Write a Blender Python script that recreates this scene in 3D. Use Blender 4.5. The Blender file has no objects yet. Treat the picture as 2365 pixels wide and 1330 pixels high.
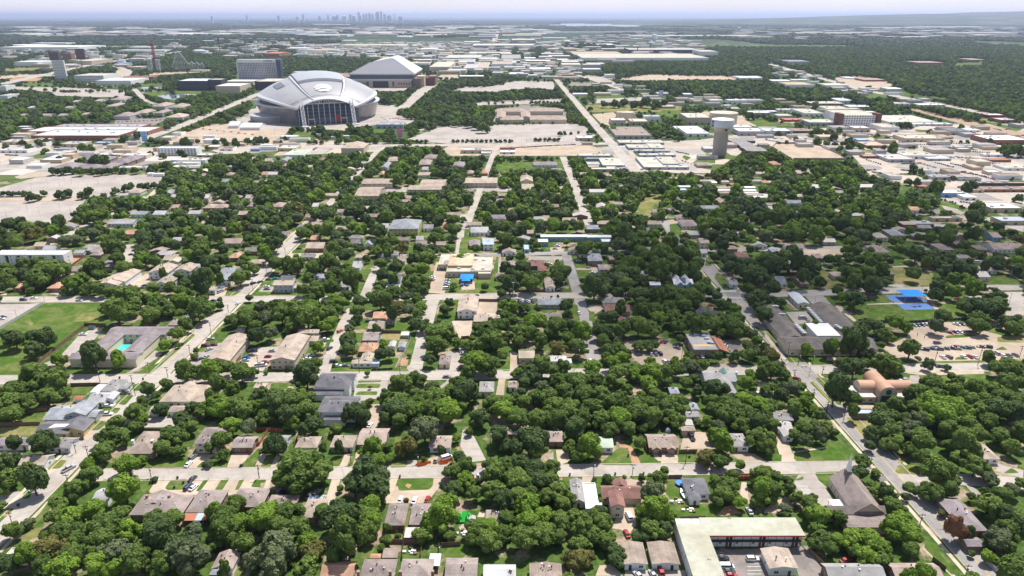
import bpy,math,random
import numpy as np
from mathutils import Vector,Matrix
R=math.radians
rng=random.Random(7)
S=bpy.context.scene
COL=S.collection
F,CX,CY,CAMH=1600.0,1182.5,665.0,180.0
PITCH=math.atan((665.0-36.0)/F)
SP,CP=math.sin(PITCH),math.cos(PITCH)

def P(x,y,z=0.0):
 """ground (or level z) point seen at photo pixel x, y"""
 a=(x-CX)/F;b=-(y-CY)/F
 dx,dy,dz=a,CP+b*SP,-SP+b*CP
 if dz>-1e-4: dz=-1e-4
 t=(z-CAMH)/dz
 return Vector((dx*t,dy*t,z))

def proj(X,Y,Z):
 dz=Z-CAMH
 f=Y*CP-dz*SP;u=Y*SP+dz*CP
 return CX+F*X/f,CY-F*u/f

def ppm(X,Y,Z=0):
 return F/(Y*CP-(Z-CAMH)*SP)

class Tile:
 def __init__(s,x0,y0,k): s.x0,s.y0,s.k=x0,y0,k
 def x(s,v): return s.x0+v*s.k
 def y(s,v): return s.y0+v*s.k
 def p(s,v,w): return s.x0+v*s.k,s.y0+w*s.k
ks,ku=600/1995,600/2365
B0,B1,B2,B3=Tile(0,930,ks),Tile(590,930,ks),Tile(1180,930,ks),Tile(1765,930,ks)
M0,M1,M2,M3=Tile(0,560,ks),Tile(590,560,ks),Tile(1180,560,ks),Tile(1765,560,ks)
U0,U1,U2,U3=Tile(0,280,ku),Tile(590,280,ku),Tile(1180,280,ku),Tile(1765,280,ku)
T0,T1,T2,T3=Tile(0,0,ku),Tile(550,0,ku),Tile(1100,0,680/2365),Tile(1700,0,665/2365)
PX=Tile(0,0,1.0)

class MB:
 def __init__(s): s.v,s.f,s.m=[],[],[]
 def face(s,pts,m=0):
  n=len(s.v);s.v+=[tuple(p) for p in pts];s.f.append(tuple(range(n,n+len(pts))));s.m.append(m)
 def poly(s,vs,fs,m=0):
  n=len(s.v);s.v+=[tuple(p) for p in vs]
  for f in fs: s.f.append(tuple(n+i for i in f));s.m.append(m)
 def box(s,x0,x1,y0,y1,z0,z1,m=0):
  s.poly([(x0,y0,z0),(x1,y0,z0),(x1,y1,z0),(x0,y1,z0),(x0,y0,z1),(x1,y0,z1),(x1,y1,z1),(x0,y1,z1)],
[(0,3,2,1),(4,5,6,7),(0,1,5,4),(1,2,6,5),(2,3,7,6),(3,0,4,7)],m)
 def prism(s,pts,z0,z1,m=0):
  n=len(pts)
  vs=[(p[0],p[1],z0) for p in pts]+[(p[0],p[1],z1) for p in pts]
  fs=[tuple(range(n-1,-1,-1)),tuple(range(n,2*n))]+[(i,(i+1) % n,n+(i+1) % n,n+i) for i in range(n)]
  s.poly(vs,fs,m)
 def lathe(s,prof,n=12,c=(0,0),m=0,cap=True):
  vs,fs=[],[]
  for r,z in prof:
   for i in range(n):
    a=2*math.pi*i/n;vs.append((c[0]+r*math.cos(a),c[1]+r*math.sin(a),z))
  for k in range(len(prof)-1):
   for i in range(n):
    j=(i+1) % n;fs.append((k*n+i,k*n+j,(k+1)*n+j,(k+1)*n+i))
  if cap:
   fs.append(tuple(range(n-1,-1,-1)));k=(len(prof)-1)*n;fs.append(tuple(range(k,k+n)))
  s.poly(vs,fs,m)
 def tube(s,a,b,r0,r1=None,n=5,m=0):
  a,b=Vector(a),Vector(b);r1=r0 if r1 is None else r1
  d=(b-a).normalized();u=d.cross(Vector((0,0,1)) if abs(d.z)<.95 else Vector((1,0,0))).normalized();w=d.cross(u)
  vs=[p+(u*math.cos(2*math.pi*i/n)+w*math.sin(2*math.pi*i/n))*r for p,r in ((a,r0),(b,r1)) for i in range(n)]
  s.poly(vs,[(i,(i+1) % n,n+(i+1) % n,n+i) for i in range(n)]+[tuple(range(n-1,-1,-1)),tuple(range(n,2*n))],m)
 def mesh(s,name,mats,smooth=False):
  me=bpy.data.meshes.new(name);me.from_pydata(s.v,[],s.f)
  for m in (mats if isinstance(mats,(list,tuple)) else [mats]): me.materials.append(m)
  if len(me.materials)>1: me.polygons.foreach_set('material_index',s.m)
  if smooth: me.polygons.foreach_set('use_smooth',[True]*len(me.polygons))
  return me
 def build(s,name,mats,parent=None,smooth=False):
  return link(name,s.mesh(name,mats,smooth),parent)

def link(name,me,parent=None,loc=None,rot=None):
 o=bpy.data.objects.new(name,me);COL.objects.link(o)
 if parent: o.parent=parent
 if loc is not None: o.location=loc
 if rot is not None: o.rotation_euler=(0,0,rot)
 return o
def empty(name,loc,rz=0.0):
 o=bpy.data.objects.new(name,None);COL.objects.link(o);o.location=loc;o.rotation_euler=(0,0,rz);o.empty_display_size=1;return o
def tag(o,label,cat=None,group=None,kind=None):
 o['label']=label
 if cat: o['category']=cat
 if group: o['group']=group
 if kind: o['kind']=kind
 return o
def copy_tree(o,parent=None):
 c=o.copy();COL.objects.link(c)
 if parent: c.parent=parent
 for ch in list(o.children): copy_tree(ch,c)
 return c

_mats={}
def mat(name,col,rough=.9,var=.12,scale=.6,spec=.2,col2=None,scale2=None,metal=0.0,stripes=None,objvar=0.0,bump=0.0):
 """procedural material: base colour broken up by two octaves of noise (world position), optional ribs/courses"""
 if name in _mats: return _mats[name]
 m=bpy.data.materials.new(name);m.use_nodes=True;nt=m.node_tree;N=nt.nodes;L=nt.links
 bs=N['Principled BSDF'];bs.inputs['Roughness'].default_value=rough;bs.inputs['Specular IOR Level'].default_value=spec;bs.inputs['Metallic'].default_value=metal
 geo=N.new('ShaderNodeNewGeometry')
 n1=N.new('ShaderNodeTexNoise');n1.inputs['Scale'].default_value=scale;n1.inputs['Detail'].default_value=6;n1.inputs['Roughness'].default_value=.65
 L.new(geo.outputs['Position'],n1.inputs['Vector'])
 mr=N.new('ShaderNodeMapRange');mr.inputs['From Min'].default_value=.3;mr.inputs['From Max'].default_value=.7
 mr.inputs['To Min'].default_value=1-var;mr.inputs['To Max'].default_value=1+var
 L.new(n1.outputs['Fac'],mr.inputs['Value'])
 fac=mr.outputs['Result']
 def mul(a,b):
  q=N.new('ShaderNodeMath');q.operation='MULTIPLY';L.new(a,q.inputs[0])
  if isinstance(b,float): q.inputs[1].default_value=b
  else: L.new(b,q.inputs[1])
  return q.outputs[0]
 if stripes:
  freq,depth,axis=stripes
  sp=N.new('ShaderNodeSeparateXYZ');L.new(geo.outputs['Position'],sp.inputs[0])
  q=N.new('ShaderNodeMath');q.operation='MULTIPLY';q.inputs[1].default_value=freq;L.new(sp.outputs[axis],q.inputs[0])
  fr=N.new('ShaderNodeMath');fr.operation='FRACT';L.new(q.outputs[0],fr.inputs[0])
  mr2=N.new('ShaderNodeMapRange');mr2.inputs['From Min'].default_value=.0;mr2.inputs['From Max'].default_value=.3
  mr2.inputs['To Min'].default_value=1-depth;mr2.inputs['To Max'].default_value=1.0
  L.new(fr.outputs[0],mr2.inputs['Value']);fac=mul(fac,mr2.outputs['Result'])
 if objvar:
  oi=N.new('ShaderNodeObjectInfo')
  mr3=N.new('ShaderNodeMapRange');mr3.inputs['To Min'].default_value=1-objvar;mr3.inputs['To Max'].default_value=1+objvar
  L.new(oi.outputs['Random'],mr3.inputs['Value']);fac=mul(fac,mr3.outputs['Result'])
 c1=(*col,1)
 if col2:
  n2=N.new('ShaderNodeTexNoise');n2.inputs['Scale'].default_value=scale2 or scale*.25;n2.inputs['Detail'].default_value=5;n2.inputs['Roughness'].default_value=.6
  L.new(geo.outputs['Position'],n2.inputs['Vector'])
  r2=N.new('ShaderNodeMapRange');r2.interpolation_type='SMOOTHSTEP';r2.inputs['From Min'].default_value=.42;r2.inputs['From Max'].default_value=.62
  L.new(n2.outputs['Fac'],r2.inputs['Value'])
  mx=N.new('ShaderNodeMix');mx.data_type='RGBA';mx.inputs['A'].default_value=c1;mx.inputs['B'].default_value=(*col2,1)
  L.new(r2.outputs['Result'],mx.inputs['Factor']);src=mx.outputs['Result']
 else:
  rgb=N.new('ShaderNodeRGB');rgb.outputs[0].default_value=c1;src=rgb.outputs[0]
 vm=N.new('ShaderNodeVectorMath');vm.operation='SCALE';L.new(src,vm.inputs[0]);L.new(fac,vm.inputs['Scale'])
 L.new(vm.outputs[0],bs.inputs['Base Color'])
 if bump:
  bp=N.new('ShaderNodeBump');bp.inputs['Strength'].default_value=bump;bp.inputs['Distance'].default_value=.3;L.new(n1.outputs['Fac'],bp.inputs['Height']);L.new(bp.outputs['Normal'],bs.inputs['Normal'])
 _mats[name]=m
 return m

def mosaic(N,L,vec,scale,stops,ramp_pos=None):
 """blocky patchwork of lots: cell colour of a Chebychev Voronoi picks one of the stops"""
 v=N.new('ShaderNodeTexVoronoi');v.distance='CHEBYCHEV';v.inputs['Scale'].default_value=scale;v.inputs['Randomness'].default_value=.8;L.new(vec,v.inputs['Vector'])
 sp=N.new('ShaderNodeSeparateColor');L.new(v.outputs['Color'],sp.inputs[0]);cr=N.new('ShaderNodeValToRGB');cr.color_ramp.interpolation='CONSTANT';el=cr.color_ramp.elements
 for i,(p,c) in enumerate(stops):
  e=el[i] if i<2 else el.new(p);e.position=p;e.color=(*c,1)
 L.new(sp.outputs[0],cr.inputs[0]);return cr.outputs[0]
LOTS=[(0,(.40,.35,.30)),(.22,(.43,.37,.31)),(.40,(.26,.24,.225)),(.55,(.37,.315,.25)),(.68,(.32,.30,.28)),(.80,(.09,.12,.04)),(.93,(.47,.43,.40))]
def town_mat():
 m=mat('town_lots',(.5,.45,.38),.95,.14,.12,.05);nt=m.node_tree;N=nt.nodes;L=nt.links;geo=next(n for n in N if n.type=='NEW_GEOMETRY');vm=next(n for n in N if n.type=='VECT_MATH');L.new(mosaic(N,L,geo.outputs['Position'],.030,LOTS),vm.inputs[0]);return m

def leaf_mat(name,col,col2,trans=.24):
 if name in _mats: return _mats[name]
 m=bpy.data.materials.new(name);m.use_nodes=True;nt=m.node_tree;N=nt.nodes;L=nt.links
 bs=N['Principled BSDF'];bs.inputs['Roughness'].default_value=.75;bs.inputs['Specular IOR Level'].default_value=.18
 out=N['Material Output']
 geo=N.new('ShaderNodeNewGeometry');oi=N.new('ShaderNodeObjectInfo')
 n1=N.new('ShaderNodeTexNoise');n1.inputs['Scale'].default_value=.55;n1.inputs['Detail'].default_value=4
 L.new(geo.outputs['Position'],n1.inputs['Vector'])
 ad=N.new('ShaderNodeMath');ad.operation='MULTIPLY_ADD';L.new(oi.outputs['Random'],ad.inputs[0]);ad.inputs[1].default_value=.55;L.new(n1.outputs['Fac'],ad.inputs[2])
 ri=N.new('ShaderNodeMath');ri.operation='MULTIPLY_ADD';L.new(geo.outputs['Random Per Island'],ri.inputs[0]);ri.inputs[1].default_value=.45;L.new(ad.outputs[0],ri.inputs[2])
 mr=N.new('ShaderNodeMapRange');mr.inputs['From Min'].default_value=.45;mr.inputs['From Max'].default_value=1.4;L.new(ri.outputs[0],mr.inputs['Value'])
 mx=N.new('ShaderNodeMix');mx.data_type='RGBA';mx.inputs['A'].default_value=(*col,1);mx.inputs['B'].default_value=(*col2,1);L.new(mr.outputs['Result'],mx.inputs['Factor'])
 L.new(mx.outputs['Result'],bs.inputs['Base Color'])
 tr=N.new('ShaderNodeBsdfTranslucent');hs=N.new('ShaderNodeVectorMath');hs.operation='MULTIPLY';hs.inputs[1].default_value=(1.15,1.25,.5)
 L.new(mx.outputs['Result'],hs.inputs[0]);L.new(hs.outputs[0],tr.inputs['Color'])
 ms=N.new('ShaderNodeMixShader');ms.inputs[0].default_value=trans;L.new(bs.outputs[0],ms.inputs[1]);L.new(tr.outputs[0],ms.inputs[2]);L.new(ms.outputs[0],out.inputs['Surface'])
 _mats[name]=m
 return m

def glass_mat(name,col,rough=.12):
 if name in _mats: return _mats[name]
 m=bpy.data.materials.new(name);m.use_nodes=True;b=m.node_tree.nodes['Principled BSDF']
 nt=m.node_tree;geo=nt.nodes.new('ShaderNodeNewGeometry');no=nt.nodes.new('ShaderNodeTexNoise');no.inputs['Scale'].default_value=.35;no.inputs['Detail'].default_value=3
 nt.links.new(geo.outputs['Position'],no.inputs['Vector'])
 mx=nt.nodes.new('ShaderNodeMix');mx.data_type='RGBA';mx.inputs['A'].default_value=(*[c*.6 for c in col],1);mx.inputs['B'].default_value=(*[c*1.5 for c in col],1)
 nt.links.new(no.outputs['Fac'],mx.inputs['Factor']);nt.links.new(mx.outputs['Result'],b.inputs['Base Color'])
 b.inputs['Roughness'].default_value=rough;b.inputs['Specular IOR Level'].default_value=.6
 _mats[name]=m
 return m

def roofm(k):
 c={'brown': (.31,.25,.21), 'tan': (.41,.335,.275), 'grey': (.3,.285,.28), 'dark': (.11,.11,.125), 'slate': (.165,.16,.178),
'purple': (.295,.245,.225), 'pink': (.365,.285,.25), 'red': (.28,.155,.13), 'orange': (.48,.285,.19), 'pale': (.45,.42,.40),
'green': (.40,.46,.36), 'white': (.64,.645,.655), 'rust': (.42,.16,.09), 'cream': (.50,.465,.385), 'bluegrey': (.3,.315,.34),
'lightgrey': (.38,.37,.38), 'mustard': (.50,.41,.25), 'school': (.175,.155,.145), 'metal': (.55,.57,.58), 'blackbrown': (.10,.085,.085),
'sand': (.44,.375,.295), 'violet': (.26,.225,.235), 'flatgrey': (.34,.33,.32), 'ltblue': (.38,.47,.56)}[k]
 if k in ('white', 'metal', 'green', 'rust', 'pale', 'ltblue'): return mat('roof_'+k,c,.6,.14,.25,.3,col2=tuple(x*.82 for x in c),stripes=(1.1,.12,0),objvar=.06)
 if k in ('cream', 'sand', 'mustard', 'flatgrey', 'lightgrey'): return mat('roof_'+k,c,.9,.12,.35,.1,col2=tuple(x*.74 for x in c),scale2=.07,objvar=.10)
 return mat('roof_'+k,c,.92,.22,1.6,.12,col2=tuple(x*.74 for x in c),scale2=.2,stripes=(2.6,.16,2),objvar=.14)
def wallm(k):
 c={'white': (.74,.74,.73), 'cream': (.66,.60,.46), 'tan': (.48,.39,.29), 'brick': (.30,.15,.11), 'brown': (.25,.185,.145), 'grey': (.42,.42,.42),
'bluegrey': (.36,.40,.44), 'yellow': (.62,.48,.24), 'teal': (.24,.38,.40), 'pinkw': (.60,.49,.42), 'blue': (.22,.38,.60), 'darkbrick': (.17,.09,.075),
'sandstone': (.55,.47,.36), 'sage': (.42,.43,.35), 'redw': (.38,.07,.05), 'dark': (.07,.075,.09), 'concrete': (.50,.47,.43)}[k]
 if k in ('brick', 'darkbrick'): return mat('wall_'+k,c,.9,.25,3.0,.1,stripes=(5.0,.2,2),objvar=.1)
 return mat('wall_'+k,c,.85,.08,.8,.15,stripes=(3.2,.10,2),objvar=.06)
GLASS=glass_mat('window_glass',(.07,.085,.11));TRIM=mat('white_trim',(.78,.78,.76),.6,.05)
DOORS={'red': mat('door_red',(.30,.03,.03),.5,.05), 'white': TRIM, 'brown': mat('door_brown',(.16,.08,.045),.6,.1), 'dark': mat('door_dark',(.05,.05,.06),.5,.1)}
STEEL=mat('galvanised_steel',(.50,.51,.53),.45,.12,2,.4,metal=.3);DARKM=mat('dark_metal',(.05,.05,.055),.5,.1)
BRICKC=mat('chimney_brick',(.33,.22,.17),.9,.2,3);WOOD=mat('weathered_fence_wood',(.20,.13,.095),.9,.25,1.2,.1,stripes=(3.5,.25,0),objvar=.15)
POLEW=mat('pole_wood',(.10,.072,.055),.9,.2,2);WHITE=mat('white_paint',(.80,.80,.79),.5,.05);BLACK=mat('rubber',(.02,.02,.022),.8,.1)
CONC=mat('concrete_pale',(.52,.45,.36),.9,.12,.5,.1,col2=(.43,.36,.28),scale2=.09)

MW,MH=1184,666
CLEAR=np.zeros((MH,MW),bool)
DENS=np.full((MH,MW),-1.0)
def raster(arr,pts,val):
 p=np.array(pts,float)/2.0
 x0,x1=int(max(0,math.floor(p[:,0].min()))),int(min(MW-1,math.ceil(p[:,0].max())))
 y0,y1=int(max(0,math.floor(p[:,1].min()))),int(min(MH-1,math.ceil(p[:,1].max())))
 if x1<x0 or y1<y0: return
 xs,ys=np.meshgrid(np.arange(x0,x1+1)+.5,np.arange(y0,y1+1)+.5)
 ins=np.zeros(xs.shape,bool);n=len(p)
 for i in range(n):
  (ax,ay),(bx,by)=p[i],p[(i+1) % n]
  if ay==by: continue
  c=((ay>ys) != (by>ys)) & (xs<(bx-ax)*(ys-ay)/(by-ay)+ax);ins ^= c
 arr[y0:y1+1,x0:x1+1][ins]=val
def hull(pts):
 pts=sorted(set((round(a,2),round(b,2)) for a,b in pts))
 def half(ps):
  h=[]
  for p in ps:
   while len(h)>1 and (h[-1][0]-h[-2][0])*(p[1]-h[-2][1])-(h[-1][1]-h[-2][1])*(p[0]-h[-2][0])<=0: h.pop()
   h.append(p)
  return h
 a,b=half(pts),half(pts[::-1]);return a[:-1]+b[:-1]
RECTS=[]           # building footprints (world)
LM=[]              # landmarks: (phrase, px, py)

def relword(x,y,lx,ly):
 dx,dy=x-lx,(y-ly)*1.6
 if abs(dx)>abs(dy): return 'left of' if dx<0 else 'right of'
 return 'in front of' if dy>0 else 'behind'
def words(s): return len(s.replace('-', 'x').split())
ORD=('', 'nearest to', 'second nearest to', 'third nearest to', 'fourth nearest to', 'fifth nearest to', 'sixth nearest to', 'seventh nearest to', 'eighth nearest to', 'ninth nearest to', 'tenth nearest to')
def label_all(objs):
 """objs: (object, base, nick, px, py). A base held by one thing stands alone; else the nearest landmark and, among equals there, the order of nearness"""
 nb={}
 for r in objs: nb[r[1]]=nb.get(r[1],0)+1
 todo=[]
 for r in objs:
  if nb[r[1]]==1 and words(r[1])>=6: r[0]['label']=r[1]
  else: todo.append(r)
 full={}
 for _ in range(4):          # a landmark holds at most ten like things on one side; more go to the next landmark
  groups,rest=dict(full),[]
  for r in todo:
   o,base,nick,x,y=r[:5];k=r[5] if len(r)>5 else 0
   near=sorted((((x-a)**2+((y-b)*1.6)**2)**.5,n,a,b) for n,a,b in LM if n != nick and n.split()[-1] not in base[-12:])
   d,n,a,b=near[min(k,len(near)-1)];groups.setdefault((base,relword(x,y,a,b),n),[]).append((d,o,r))
  full={}
  for key,v in groups.items():
   v.sort(key=lambda t: t[0]);full[key]=v[:10];rest+=[(*t[2][:5],(t[2][5] if len(t[2])>5 else 0)+1) for t in v[10:]]
  todo=rest
  if not todo: break
 for (base,rel,n),v in full.items():
  for i,(d,o,r) in enumerate(v):
   t=f'{base} {rel} {n}' if len(v)==1 else f'{base} {rel} {n}, {ORD[i + 1]} it'
   if words(t)>16: t=f'{base} {rel} {n}' if len(v)==1 else f'{base}, {ORD[i + 1]} {n}'
   if words(t)>16: t=f'{base} near {n}' if i==0 else f'{base}, {ORD[i + 1].split()[0]} by {n}'
   o['label']=t
 for r in todo: r[0]['label']=r[1]
# ground, roads, lawns, lots
def ground_mat():
 m=bpy.data.materials.new('ground_cover');m.use_nodes=True;nt=m.node_tree;N=nt.nodes;L=nt.links
 bs=N['Principled BSDF'];bs.inputs['Roughness'].default_value=.95;bs.inputs['Specular IOR Level'].default_value=.08
 geo=N.new('ShaderNodeNewGeometry')
 def noise(sc,det=6,ro=.6):
  n=N.new('ShaderNodeTexNoise');n.inputs['Scale'].default_value=sc;n.inputs['Detail'].default_value=det;n.inputs['Roughness'].default_value=ro;L.new(geo.outputs['Position'],n.inputs['Vector']);return n.outputs['Fac']
 def step(v,a,b):
  r=N.new('ShaderNodeMapRange');r.interpolation_type='SMOOTHSTEP';r.inputs['From Min'].default_value=a;r.inputs['From Max'].default_value=b;L.new(v,r.inputs['Value']);return r.outputs['Result']
 def mix(f,a,b):
  x=N.new('ShaderNodeMix');x.data_type='RGBA';L.new(f,x.inputs['Factor'])
  for k,c in (('A',a),('B',b)):
   if isinstance(c,tuple): x.inputs[k].default_value=(*c,1)
   else: L.new(c,x.inputs[k])
  return x.outputs['Result']
 grass=mix(step(noise(.35),.35,.65),(.040,.078,.016),(.085,.135,.030))
 dirt=mix(step(noise(.5),.35,.65),(.24,.18,.12),(.36,.29,.21))
 near=mix(step(noise(.055,8,.65),.50,.60),grass,dirt)
 farg=mix(step(noise(.011,8,.7),.53,.62),(.055,.09,.028),mosaic(N,L,geo.outputs['Position'],.022,LOTS))
 vast=mix(step(noise(.0014,9,.75),.585,.64),(.035,.06,.025),mosaic(N,L,geo.outputs['Position'],.0045,LOTS))
 sep=N.new('ShaderNodeSeparateXYZ');L.new(geo.outputs['Position'],sep.inputs[0])
 c=mix(step(sep.outputs[1],700,1100),near,farg)
 c=mix(step(sep.outputs[1],4200,6500),c,vast)
 L.new(c,bs.inputs['Base Color'])
 return m
me=bpy.data.meshes.new('ground')
E=140000.0
me.from_pydata([(-E,-400,0),(E,-400,0),(E,E,0),(-E,E,0)],[],[(0,1,2,3)]);me.materials.append(ground_mat())
tag(link('ground',me), 'grass and bare earth between the houses, running out to the horizon',kind='structure')

ROADM=mat('road_concrete',(.405,.365,.325),.9,.10,.35,.1,col2=(.33,.295,.262),scale2=.05)
ROADG=mat('road_asphalt_worn',(.325,.30,.285),.9,.10,.4,.1,col2=(.25,.235,.225),scale2=.06)
for m_ in (ROADM,ROADG):   # joints, cracks and tar patches
 nt=m_.node_tree;N=nt.nodes;L=nt.links;geo=next(n for n in N if n.type=='NEW_GEOMETRY');vm=next(n for n in N if n.type=='VECT_MATH');src=vm.inputs[0].links[0].from_socket
 vo=N.new('ShaderNodeTexVoronoi');vo.feature='DISTANCE_TO_EDGE';vo.inputs['Scale'].default_value=.09;L.new(geo.outputs['Position'],vo.inputs['Vector'])
 r_=N.new('ShaderNodeMapRange');r_.inputs['From Max'].default_value=.028;r_.inputs['To Min'].default_value=.86;L.new(vo.outputs['Distance'],r_.inputs['Value'])
 v2=N.new('ShaderNodeVectorMath');v2.operation='SCALE';L.new(src,v2.inputs[0]);L.new(r_.outputs['Result'],v2.inputs['Scale']);L.new(v2.outputs[0],vm.inputs[0])
GM={'lawn': mat('lawn_grass',(.060,.115,.018),.95,.28,.35,.05,col2=(.125,.150,.045),scale2=.09),
'dry': mat('lawn_dry',(.135,.155,.045),.95,.2,.3,.05,col2=(.26,.215,.10),scale2=.06),
'lot': mat('lot_concrete',(.385,.345,.31),.9,.12,.3,.1,col2=(.31,.275,.25),scale2=.03,stripes=(.18,.12,1)),
'drive': mat('driveway_concrete',(.46,.38,.30),.9,.10,.5,.1,col2=(.385,.31,.24),scale2=.09),
'sand': mat('sandy_lot',(.425,.34,.26),.95,.14,.4,.05,col2=(.34,.275,.215),scale2=.05), 'town': town_mat(),
'asphalt': mat('lot_asphalt',(.25,.215,.195),.95,.12,.5,.1,col2=(.18,.16,.15),scale2=.1),
'dirt': mat('bare_dirt',(.40,.24,.15),.95,.15,.6,.05,col2=(.30,.19,.12),scale2=.2),
'blue': mat('play_surface_blue',(.10,.19,.42),.8,.08,.5), 'tan': mat('pool_deck_tan',(.60,.42,.20),.9,.08,.6),
'water': glass_mat('water_surface',(.16,.19,.22),.06), 'pool': mat('pool_water',(.05,.50,.48),.1,.06,.5,.5),
'track': mat('rail_ballast',(.34,.25,.18),.95,.15,.2,.05,stripes=(.25,.25,0))}
GN_={'lawn': ('lawn', 'green mown lawn'), 'dry': ('lawn', 'dry patchy lawn'), 'lot': ('parking_lot', 'pale concrete parking lot'), 'drive': ('driveway', 'pale concrete driveway'),
'sand': ('parking_lot', 'sandy pale lot'), 'asphalt': ('parking_lot', 'dark asphalt parking lot'), 'dirt': ('ground_patch', 'bare earth patch'), 'blue': ('play_surface', 'blue play surface'),
'tan': ('pool_deck', 'tan pool deck'), 'water': ('lake', 'still water'), 'pool': ('pool_water', 'turquoise swimming pool'), 'track': ('railway_bed', 'railway corridor'), 'town': ('pavement', 'paved lots of the commercial strip')}
GZ={'town': .02, 'lot': .03, 'sand': .034, 'asphalt': .038, 'drive': .052, 'lawn': .064, 'dry': .06, 'dirt': .08, 'tan': .07, 'blue': .085, 'water': .09, 'pool': .1, 'track': .04}
_gi=[0]
def clearpx(t,pts,v=True): raster(CLEAR,[t.p(*p) for p in pts],v)
def area(t,kind,pts,clear=True,z=None):
 _gi[0]+=1
 px=[t.p(*p) for p in pts]
 w=[P(*p) for p in px]
 far=max(q.y for q in w)
 zz=(GZ[kind] if z is None else z)+(_gi[0] % 16)*.0006+(0.25 if far>900 else 0)
 n=len(w);mb=MB()
 pts3=[]
 if len(w)<=6 and far<800 and kind in ('lawn', 'dry', 'drive'):
  for i in range(n):
   a,b,c=w[i-1],w[i],w[(i+1) % n]
   r=min(1.6,(a-b).length*.25,(c-b).length*.25)
   p0,p2=b+(a-b).normalized()*r,b+(c-b).normalized()*r
   pts3+=[p0,(p0+p2)*.25+b*.5,p2]
 else: pts3=w
 mb.face([(q.x,q.y,zz) for q in pts3])
 o=mb.build(GN_[kind][0],GM[kind]);tag(o,GN_[kind][1],kind='structure')
 me=o.data
 if me.polygons[0].normal.z<0: me.flip_normals()
 if clear: raster(CLEAR,px,True)
 return o

def road(pts,w,m=ROADM,clear=None,z=.045,walk=0,kerb=.0,name='road'):
 """a strip of real width along points given in the photo's pixels; clear = pixel-x or pixel-y spans seen free of trees"""
 _gi[0]+=1;z+=(_gi[0] % 8)*.0012
 W=[P(*p) for p in pts]
 if max(q.y for q in W)>900: z+=.3
 for off,hw,zz,mm,nm in ([(0,w/2,z,m,name)]+([(s*(w/2+2.0),.8,z-.01,CONC, 'pavement') for s in (-1,1)] if walk else [])+([(s*(w/2+.18),.18,z+.11,CONC, 'kerb') for s in (-1,1)] if kerb else [])):
  mb=MB();Lp,Rp=[],[]
  for i,q in enumerate(W):
   d=(W[min(i+1,len(W)-1)]-W[max(i-1,0)]);d.z=0;d.normalize();nrm=Vector((d.y,-d.x,0))
   Lp.append(q+nrm*(off-hw));Rp.append(q+nrm*(off+hw))
  for i in range(len(W)-1):
   mb.face([(Lp[i].x,Lp[i].y,zz),(Rp[i].x,Rp[i].y,zz),(Rp[i+1].x,Rp[i+1].y,zz),(Lp[i+1].x,Lp[i+1].y,zz)])
   if kerb and nm=='kerb':
    for a,b in ((Lp[i],Lp[i+1]),(Rp[i],Rp[i+1])): mb.face([(a.x,a.y,0),(b.x,b.y,0),(b.x,b.y,zz),(a.x,a.y,zz)])
  o=mb.build(nm,mm);tag(o,{'road': 'pale concrete street', 'pavement': 'concrete pavement beside the street', 'kerb': 'low concrete kerb'}.get(nm,nm),kind='structure')
  if nm==name:
   for i in range(len(W)-1):
    steps=24
    for k in range(steps):
     f0,f1=k/steps,(k+1)/steps
     q=[Lp[i].lerp(Lp[i+1],f0),Rp[i].lerp(Rp[i+1],f0),Rp[i].lerp(Rp[i+1],f1),Lp[i].lerp(Lp[i+1],f1)]
     pp=[proj(v.x,v.y,0) for v in q];c=(sum(a for a,b in pp)/4,sum(b for a,b in pp)/4)
     if clear is None or any((a<=c[0]<=b) if ax=='x' else (a<=c[1]<=b) for ax,a,b in clear): raster(CLEAR,pp,True)
X=lambda *sp: [('x',a,b) for a,b in sp]
Yr=lambda *sp: [('y',a,b) for a,b in sp]
road([(-60,1288),(740,495)],10.5,ROADM,Yr((545,1260)),walk=1,kerb=1)
road([(2330,1378),(1610,590)],11.0,ROADG,Yr((590,1330)),walk=1,kerb=1,z=.056)
road([(1525,495),(1585,596)],8.0,ROADG,Yr((505,560)))
road([(-60,878),(1020,867),(1690,856),(2420,846)],9.5,ROADM,X((0,52),(165,402),(590,672),(745,1045),(1155,1190),(1325,1345),(1535,1560),(1650,1740),(1815,1935),(2090,2272)),kerb=1,z=.05)
road([(-60,692),(800,690),(1180,683),(1720,681),(2420,661)],10,ROADM,X((0,236),(318,345),(375,410),(585,698),(745,775),(905,948),(978,1152),(1175,1345),(1816,1915),(1950,1982),(2036,2142),(2282,2365)),kerb=1,z=.052)
road([(225,1097),(1290,1087),(2010,1078)],8,ROADM,X((237,268),(316,622),(776,802),(900,1022),(1088,1118),(1288,1605),(1655,1978)),kerb=1,z=.054)
road([(2075,1098),(2420,1120)],8,ROADM,X((2100,2130),(2240,2300)),z=.051)
road([(748,858),(776,791),(794,746),(813,712)],6.5,ROADM,None)
road([(838,692),(868,620),(885,585)],6.5,ROADM,Yr((600,690)))
road([(955,862),(969,798),(982,760),(996,704),(1008,680)],8.5,ROADM,None)
road([(1060,586),(1066,522),(1072,495)],6,ROADM,Yr((530,586)))
road([(1306,582),(1336,683),(1357,757),(1376,858)],7.5,ROADG,Yr((590,760),(785,840)))
road([(1300,362),(1325,422),(1342,470),(1368,535)],9,ROADM,None)
road([(1280,178),(1387,303),(1470,397)],15,ROADM,None)
road([(960,591),(2020,570)],8,ROADG,X((1112,1190),(1198,1322),(1395,1450),(1745,1790),(1846,1945)))
road([(298,565),(297,612)],8,ROADM,None)
road([(40,600),(170,535),(363,442)],8,ROADM,Yr((442,460),(480,545)))
road([(225,374),(343,318),(420,290),(600,216)],22,ROADM,None)
road([(-40,352),(740,338),(1400,332),(1780,322),(1960,330)],20,ROADM,None)
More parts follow.
